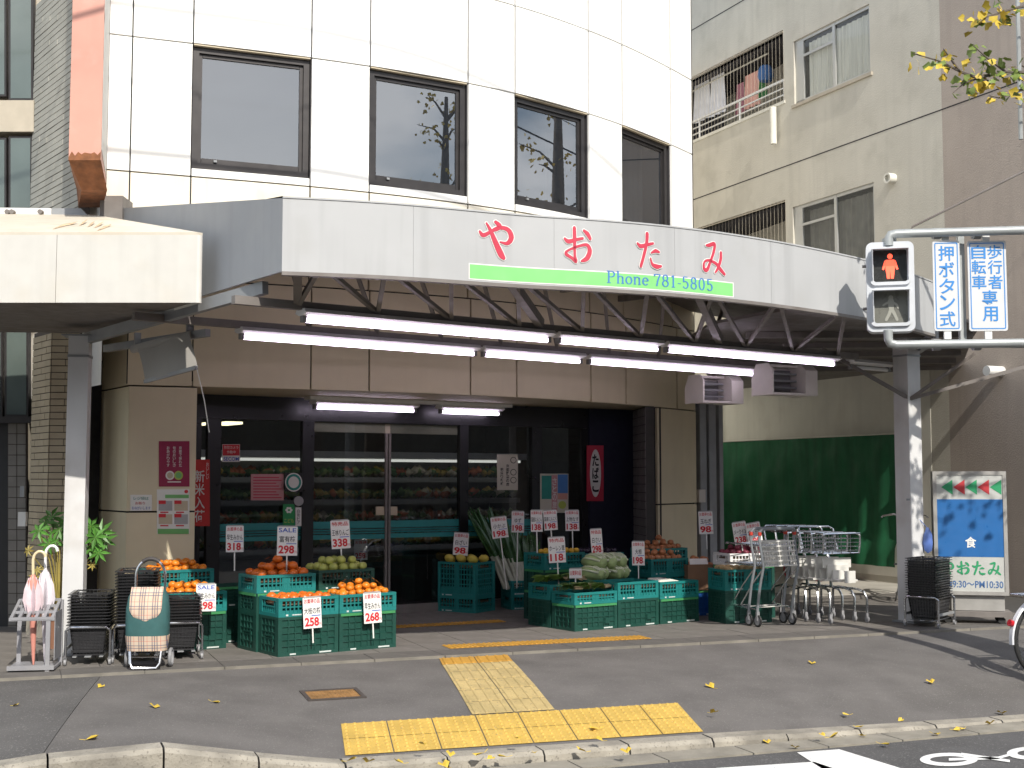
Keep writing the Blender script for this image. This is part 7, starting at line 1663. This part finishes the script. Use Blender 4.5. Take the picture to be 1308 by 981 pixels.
# blue bag hanging on the post
M('bag_blue', (.10, .17, .45), .35, var=.3, scale=10)
bp = atY(1185, 690, 13.3); mb = MB(); rr = random.Random(8); n = 10
for f_, r_ in ((0, .015), (.25, .045), (.6, .055), (.9, .04), (1, .01)):
    for k in range(n): a = 2 * math.pi * k / n; mb.v.append(bp + Vector((math.cos(a) * r_ * rr.uniform(.7, 1.2), math.sin(a) * r_ * .5, .13 - .26 * f_)))
for j in range(4):
    for k in range(n): mb.f.append((j * n + k, j * n + (k + 1) % n, (j + 1) * n + (k + 1) % n, (j + 1) * n + k))
mb.tube([bp + Vector((0, 0, .12)), Vector((RP.x + .05, RP.y - .06, bp.z + .25))], .004, 5)
solo(mb, 'blue_bag', 'bag_blue', bp, 'blue plastic bag hanging on the right post', 'bag', smooth=True)
# ------------------------------------------------------------------ bicycles
M('bike_white', (.70, .71, .74), .35, var=.03); M('bike_red', (.5, .02, .03), .3); M('bike_black', (.02, .02, .022), .4); M('bike_blue', (.06, .07, .20), .3)
def bicycle(p, rz, label, fr_mat, rw=.33):
    t = thing('bicycle', label, 'bicycle', p, rz, None); wb = 1.08   # rear wheel at x=0, front at +x
    for x in (0, wb):
        mb = MB(); mb.torus((x, 0, rw), (0, 1, 0), rw - .016, .017, 36, 8); w = mb.build('wheel', 'rubber', t, smooth=True)
        mb = MB(); mb.torus((x, 0, rw), (0, 1, 0), rw - .034, .010, 36, 6); mb.build('rim', 'chrome', w, smooth=True)
        mb = MB()
        for k in range(18): a = 2 * math.pi * k / 18; mb.bar((x, .02 * (-1) ** k, rw), (x + math.cos(a) * (rw - .04), 0, rw + math.sin(a) * (rw - .04)), .0025)
        mb.disc((x, 0, rw), (0, 1, 0), .025, .07, 10); mb.build('spokes', 'chrome', w)
        mb = MB(); a0, a1 = ((20, 185) if x == 0 else (10, 160)); n = 18; sec = [(-.028, -.012), (-.02, 0), (.02, 0), (.028, -.012)]; b0 = 0
        for k in range(n + 1):
            a = R(lerp(a0, a1, k / n))
            for y, dr in sec: mb.v.append(Vector((x + math.cos(a) * (rw + .03 + dr), y, rw + math.sin(a) * (rw + .03 + dr))))
        for k in range(n):
            for j in range(3): mb.f.append((k * 4 + j, k * 4 + j + 1, (k + 1) * 4 + j + 1, (k + 1) * 4 + j))
        mb.build('mudguard', 'bike_white', t, smooth=True)
    mb = MB(); bbk = (.42, 0, .28); st_ = (.30, 0, .72); hd = (.86, 0, .80)
    for a, b in (((0, 0, rw), bbk), (bbk, st_), (bbk, hd), ((.36, 0, .50), (.88, 0, .68)), ((0, .05, rw), (.31, 0, .6)), ((0, -.05, rw), (.31, 0, .6)), (hd, (wb, .05, rw)), (hd, (wb, -.05, rw))): mb.tube([a, b], .015, 8)
    mb.build('frame', fr_mat, t, smooth=True)
    mb = MB(); mb.tube([st_, (.285, 0, .82)], .012, 8); mb.build('seat_post', 'chrome', t); mb = bagshape(MB(), [(.25, .17, .80, 0), (.27, .19, .84, 0), (.22, .14, .87, 0)]); mb.v = [v + Vector((.27, 0, 0)) for v in mb.v]; mb.build('saddle', 'bike_black', t, smooth=True)
    mb = MB(); mb.tube([hd, (.82, 0, .98), (.84, .12, 1.02), (.72, .26, 1.0), (.62, .27, .99)], .012, 8); mb.tube([(.82, 0, .98), (.84, -.12, 1.02), (.72, -.26, 1.0), (.62, -.27, .99)], .012, 8); mb.build('handlebar', 'chrome', t, smooth=True)
    mb = MB(); mb.tube([(-.30, -.06, .70), (.22, -.06, .70)], .008, 6); mb.tube([(-.30, .06, .70), (.22, .06, .70)], .008, 6)
    for x in (-.30, -.1, .1): mb.tube([(x, -.06, .70), (x, .06, .70)], .006, 6)
    for sy in (-1, 1): mb.tube([(-.15, sy * .06, .7), (0, sy * .06, rw)], .007, 6)
    mb.build('rear_rack', 'chrome', t)
    mb = MB(); a = R(158); c_ = Vector((math.cos(a) * (rw + .05), 0, rw + math.sin(a) * (rw + .05))); mb.disc(c_, (-1, 0, .3), .028, .03, 12); mb.build('reflector', 'bike_red', t, smooth=True)
    mb = MB(); mb.disc(bbk, (0, 1, 0), .09, .012, 18, .07); mb.bar((.42, -.06, .28), (.48, -.06, .13), .02); mb.bar((.42, .06, .28), (.36, .06, .43), .02); mb.box((.48, -.11, .13), (.09, .08, .02)); mb.box((.36, .11, .43), (.09, .08, .02)); mb.build('crank', 'chrome', t)
    mb = MB(); mb.bar((.1, .08, .3), (.02, .16, .01), .014); mb.build('side_stand', 'chrome', t); return t
pb_ = atY(1331, 613, 10.78); s_, t_ = st_of(pb_)
bicycle((pb_.x, pb_.y, pav_z(s_, t_) + .004), R(18), 'bicycle with white mudguard and red reflector parked on the pavement beside the light box sign', 'bike_blue')
pb_ = atY(1158, 613, 15.4); bicycle((pb_.x, pb_.y, .004), R(76), 'dark bicycle parked behind the right post', 'bike_black')
# red wheeled hand cart at the foot of the green sheet
pc_ = wp(wa(1080, 735), .0, .55); hc = thing('hand_cart', 'low hand cart with red rimmed wheels at the foot of the green sheet', 'cart', (pc_.x, pc_.y, 0), math.atan2(WD.y, WD.x))
for x in (-.35, .35):
    for y in (-.2, .2):
        mb = MB(); mb.torus((x, y, .13), (0, 1, 0), .11, .022, 20, 8); w = mb.build('wheel', 'bike_red', hc, smooth=True); mb = MB(); mb.disc((x, y, .13), (0, 1, 0), .095, .03, 16); mb.build('hub', 'caster_grey', w)
mb = MB(); mb.box((0, 0, .27), (1.0, .5, .03)); mb.build('deck', 'dark_steel', hc)
for x in (-.35, .35):
    mb = MB(); mb.tube([(x, -.2, .13), (x, .2, .13)], .012, 6); mb.bar((x, 0, .13), (x, 0, .26), .06, .3); mb.build('axle', 'dark_steel', hc)
# ------------------------------------------------------------------ produce display inside the shop
M('case_white', (.3, .3, .285), .5, var=.08)
M('produce_mix', (.16, .17, .05), .6)
def mixmat():
    m = MATS['produce_mix']; N = m.node_tree.nodes; L = m.node_tree.links; b = N['Principled BSDF']
    v = N.new('ShaderNodeTexVoronoi'); v.inputs['Scale'].default_value = 7; tc = N.new('ShaderNodeTexCoord'); L.new(tc.outputs['Object'], v.inputs['Vector'])
    s = N.new('ShaderNodeSeparateColor'); L.new(v.outputs['Color'], s.inputs[0]); r_ = N.new('ShaderNodeValToRGB'); L.new(s.outputs[0], r_.inputs[0]); r_.color_ramp.interpolation = 'CONSTANT'
    for i, (p, c) in enumerate(((0, (.05, .12, .03)), (.3, (.16, .22, .06)), (.5, (.4, .1, .03)), (.62, (.45, .4, .3)), (.75, (.08, .16, .05)), (.9, (.35, .25, .05)))):
        e = r_.color_ramp.elements[0] if i == 0 else r_.color_ramp.elements.new(p); e.position = p; e.color = (*c, 1)
    L.new(r_.outputs[0], b.inputs['Base Color'])
mixmat()
case = thing('display_case', 'long open produce case inside the shop behind the sliding doors', 'display case', gp(.0, 0, -1.6))
x0, x1 = gx(300), gx(735)
for z, o_, d_ in ((.62, -1.00, .5), (.90, -1.1, .45), (1.16, -1.2, .4), (1.42, -1.3, .35)):
    mb = MB(); mb.quadbox([gp(x0, z, o_), gp(x1, z, o_), gp(x1, z + .06, o_), gp(x0, z + .06, o_)], GN, d_); mb.build('shelf', 'case_white', case, world=True)
mb = MB(); mb.quadbox([gp(x0, 0, -1.95), gp(x1, 0, -1.95), gp(x1, 1.75, -1.95), gp(x0, 1.75, -1.95)], GN, .05); mb.build('back', 'case_white', case, world=True)
mb = MB(); mb.quadbox([gp(x0, 1.70, -1.05), gp(x1, 1.70, -1.05), gp(x1, 1.78, -1.05), gp(x0, 1.78, -1.05)], GN, .8); mb.build('top', 'lamp_white', case, world=True)
mb = MB(); mb.quadbox([gp(x0, 0, -1.12), gp(x1, 0, -1.12), gp(x1, .55, -1.12), gp(x0, .55, -1.12)], GN, .4); mb.build('base', 'interior_grey', case, world=True)
rr = random.Random(31)
for z, o_, d_ in ((.68, -1.00, .5), (.96, -1.1, .45), (1.22, -1.2, .4), (1.48, -1.3, .35)):
    mb = MB(); x = x0 + .1
    while x < x1 - .1:
        for k in range(3):
            r_ = rr.uniform(.045, .085); c = gp(x + rr.uniform(-.03, .03), z + r_ * .9, o_ - .06 - d_ * .28 * k); n = 6
            b = len(mb.v); mb.v.append(c + ZV * r_)
            for q in range(n): a = q * math.pi / 3 + rr.random(); mb.v.append(c + Vector((math.cos(a) * r_, math.sin(a) * r_, rr.uniform(-.01, .02))))
            mb.v.append(c - ZV * r_ * .9)
            for q in range(n): mb.f.append((b, b + 1 + q, b + 1 + (q + 1) % n)); mb.f.append((b + n + 1, b + 1 + (q + 1) % n, b + 1 + q))
        x += .085
    o = mb.build('shelved_produce', 'produce_mix', case, world=True, smooth='all'); o['kind'] = 'stuff'
M('case_fill_glow', (1, .97, .9), .5, var=0, emit=.6)
mb = MB(); mb.quadbox([gp(x0 + .05, 1.665, -1.12), gp(x1 - .05, 1.665, -1.12), gp(x1 - .05, 1.695, -1.12), gp(x0 + .05, 1.695, -1.12)], GN, .05); mb.build('case_fill_strip', 'case_fill_glow', case, world=True)  # added glowing strip that brightens the shelved produce
M('ceiling_glow', (1, .86, .55), .5, var=0, emit=2.2)
for px in (266, 290):
    p = gl(px, 541, -2.2); mb = MB(); mb.box((p.x, p.y, p.z), (.2 if px > 270 else .06, .5, .03), math.atan2(GD.y, GD.x))
    solo(mb, 'ceiling_lamp', 'ceiling_glow', p, ('small warm ceiling lamp inside the shop next to the pillar', 'warm ceiling lamp inside the shop behind the security sticker')[px > 270], 'lamp')
pl_ = gl(565, 575, -3.0); M('room_fill_glow', (1, .95, .85), .5, var=0, emit=1.2)
for i, px in enumerate((450, 560, 650)):
    p = gl(px, 560, -3.2); p.z = 2.55; mb = MB(); mb.box(p, (1.1, .12, .04), math.atan2(GD.y, GD.x)); solo(mb, 'room_fill_bar', 'room_fill_glow', p, ('unseen glow bar added above the till end of the sales room', 'unseen glow bar added in the middle of the sales room', 'unseen glow bar added at the poster end of the sales room')[i], 'lamp', 'added glow bars in the sales room')  # unseen glow bars, added so the room's produce shows dimly
# ------------------------------------------------------------------ fallen leaves
M('fallen_leaf', (.60, .42, .05), .6, var=.2, scale=9)
def fl(mb, rr):
    s = .05; P = [(0, -s * .5, 0), (s * .55, s * .15, .010), (s * .3, s * .5, .016), (0, s * .38, .004), (-s * .3, s * .5, .014), (-s * .55, s * .15, .012)]
    mb.add(P, [(0, 1, 2, 3), (0, 3, 4, 5)]); mb.tube([(0, -s * .5, 0), (.004, -s * 1.0, .006)], .0012, 4)
LM = [simple_mesh(('fallen', i), lambda m: fl(m, None), 'fallen_leaf') for i in range(1)]
rr = random.Random(17)
def ground_at(px, py):
    p = atz(px, py, -.1)
    for _ in range(8):
        s, t = st_of(p); z = pav_z(s, t) if 0 < t < T_K else (pav_z(s, T_K) + .01 if T_K <= t < T_K + .15 else (ROAD_Z + .016 if t >= T_K + .15 else 0)); p = atz(px, py, z)
    return p
for px, py in ((128, 878), (20, 902), (275, 898), (117, 945), (197, 904), (449, 972), (470, 974), (568, 979), (510, 975), (575, 965), (613, 965), (626, 970), (683, 963), (642, 968), (765, 946), (743, 960), (800, 961), (760, 932), (908, 878), (911, 911), (1037, 848), (1081, 914), (1097, 930), (1150, 921), (1065, 941), (1051, 940), (1102, 941), (1130, 952), (1195, 939), (1222, 933), (1230, 932), (1280, 912), (1171, 809), (1189, 872), (660, 944), (540, 952), (1016, 956), (980, 949), (1265, 925)):
    p = ground_at(px, py); o = bpy.data.objects.new('fallen_leaf', LM[0]); COL.objects.link(o); o.location = p + Vector((0, 0, .004)); o.rotation_euler = (rr.uniform(-.3, .3), rr.uniform(-.3, .3), rr.uniform(0, 6.3)); s = rr.uniform(.9, 1.5); o.scale = (s, s, s)
    tag(o, 'yellow fallen ginkgo leaf lying on the ground by the kerb', 'leaf', 'fallen ginkgo leaves')
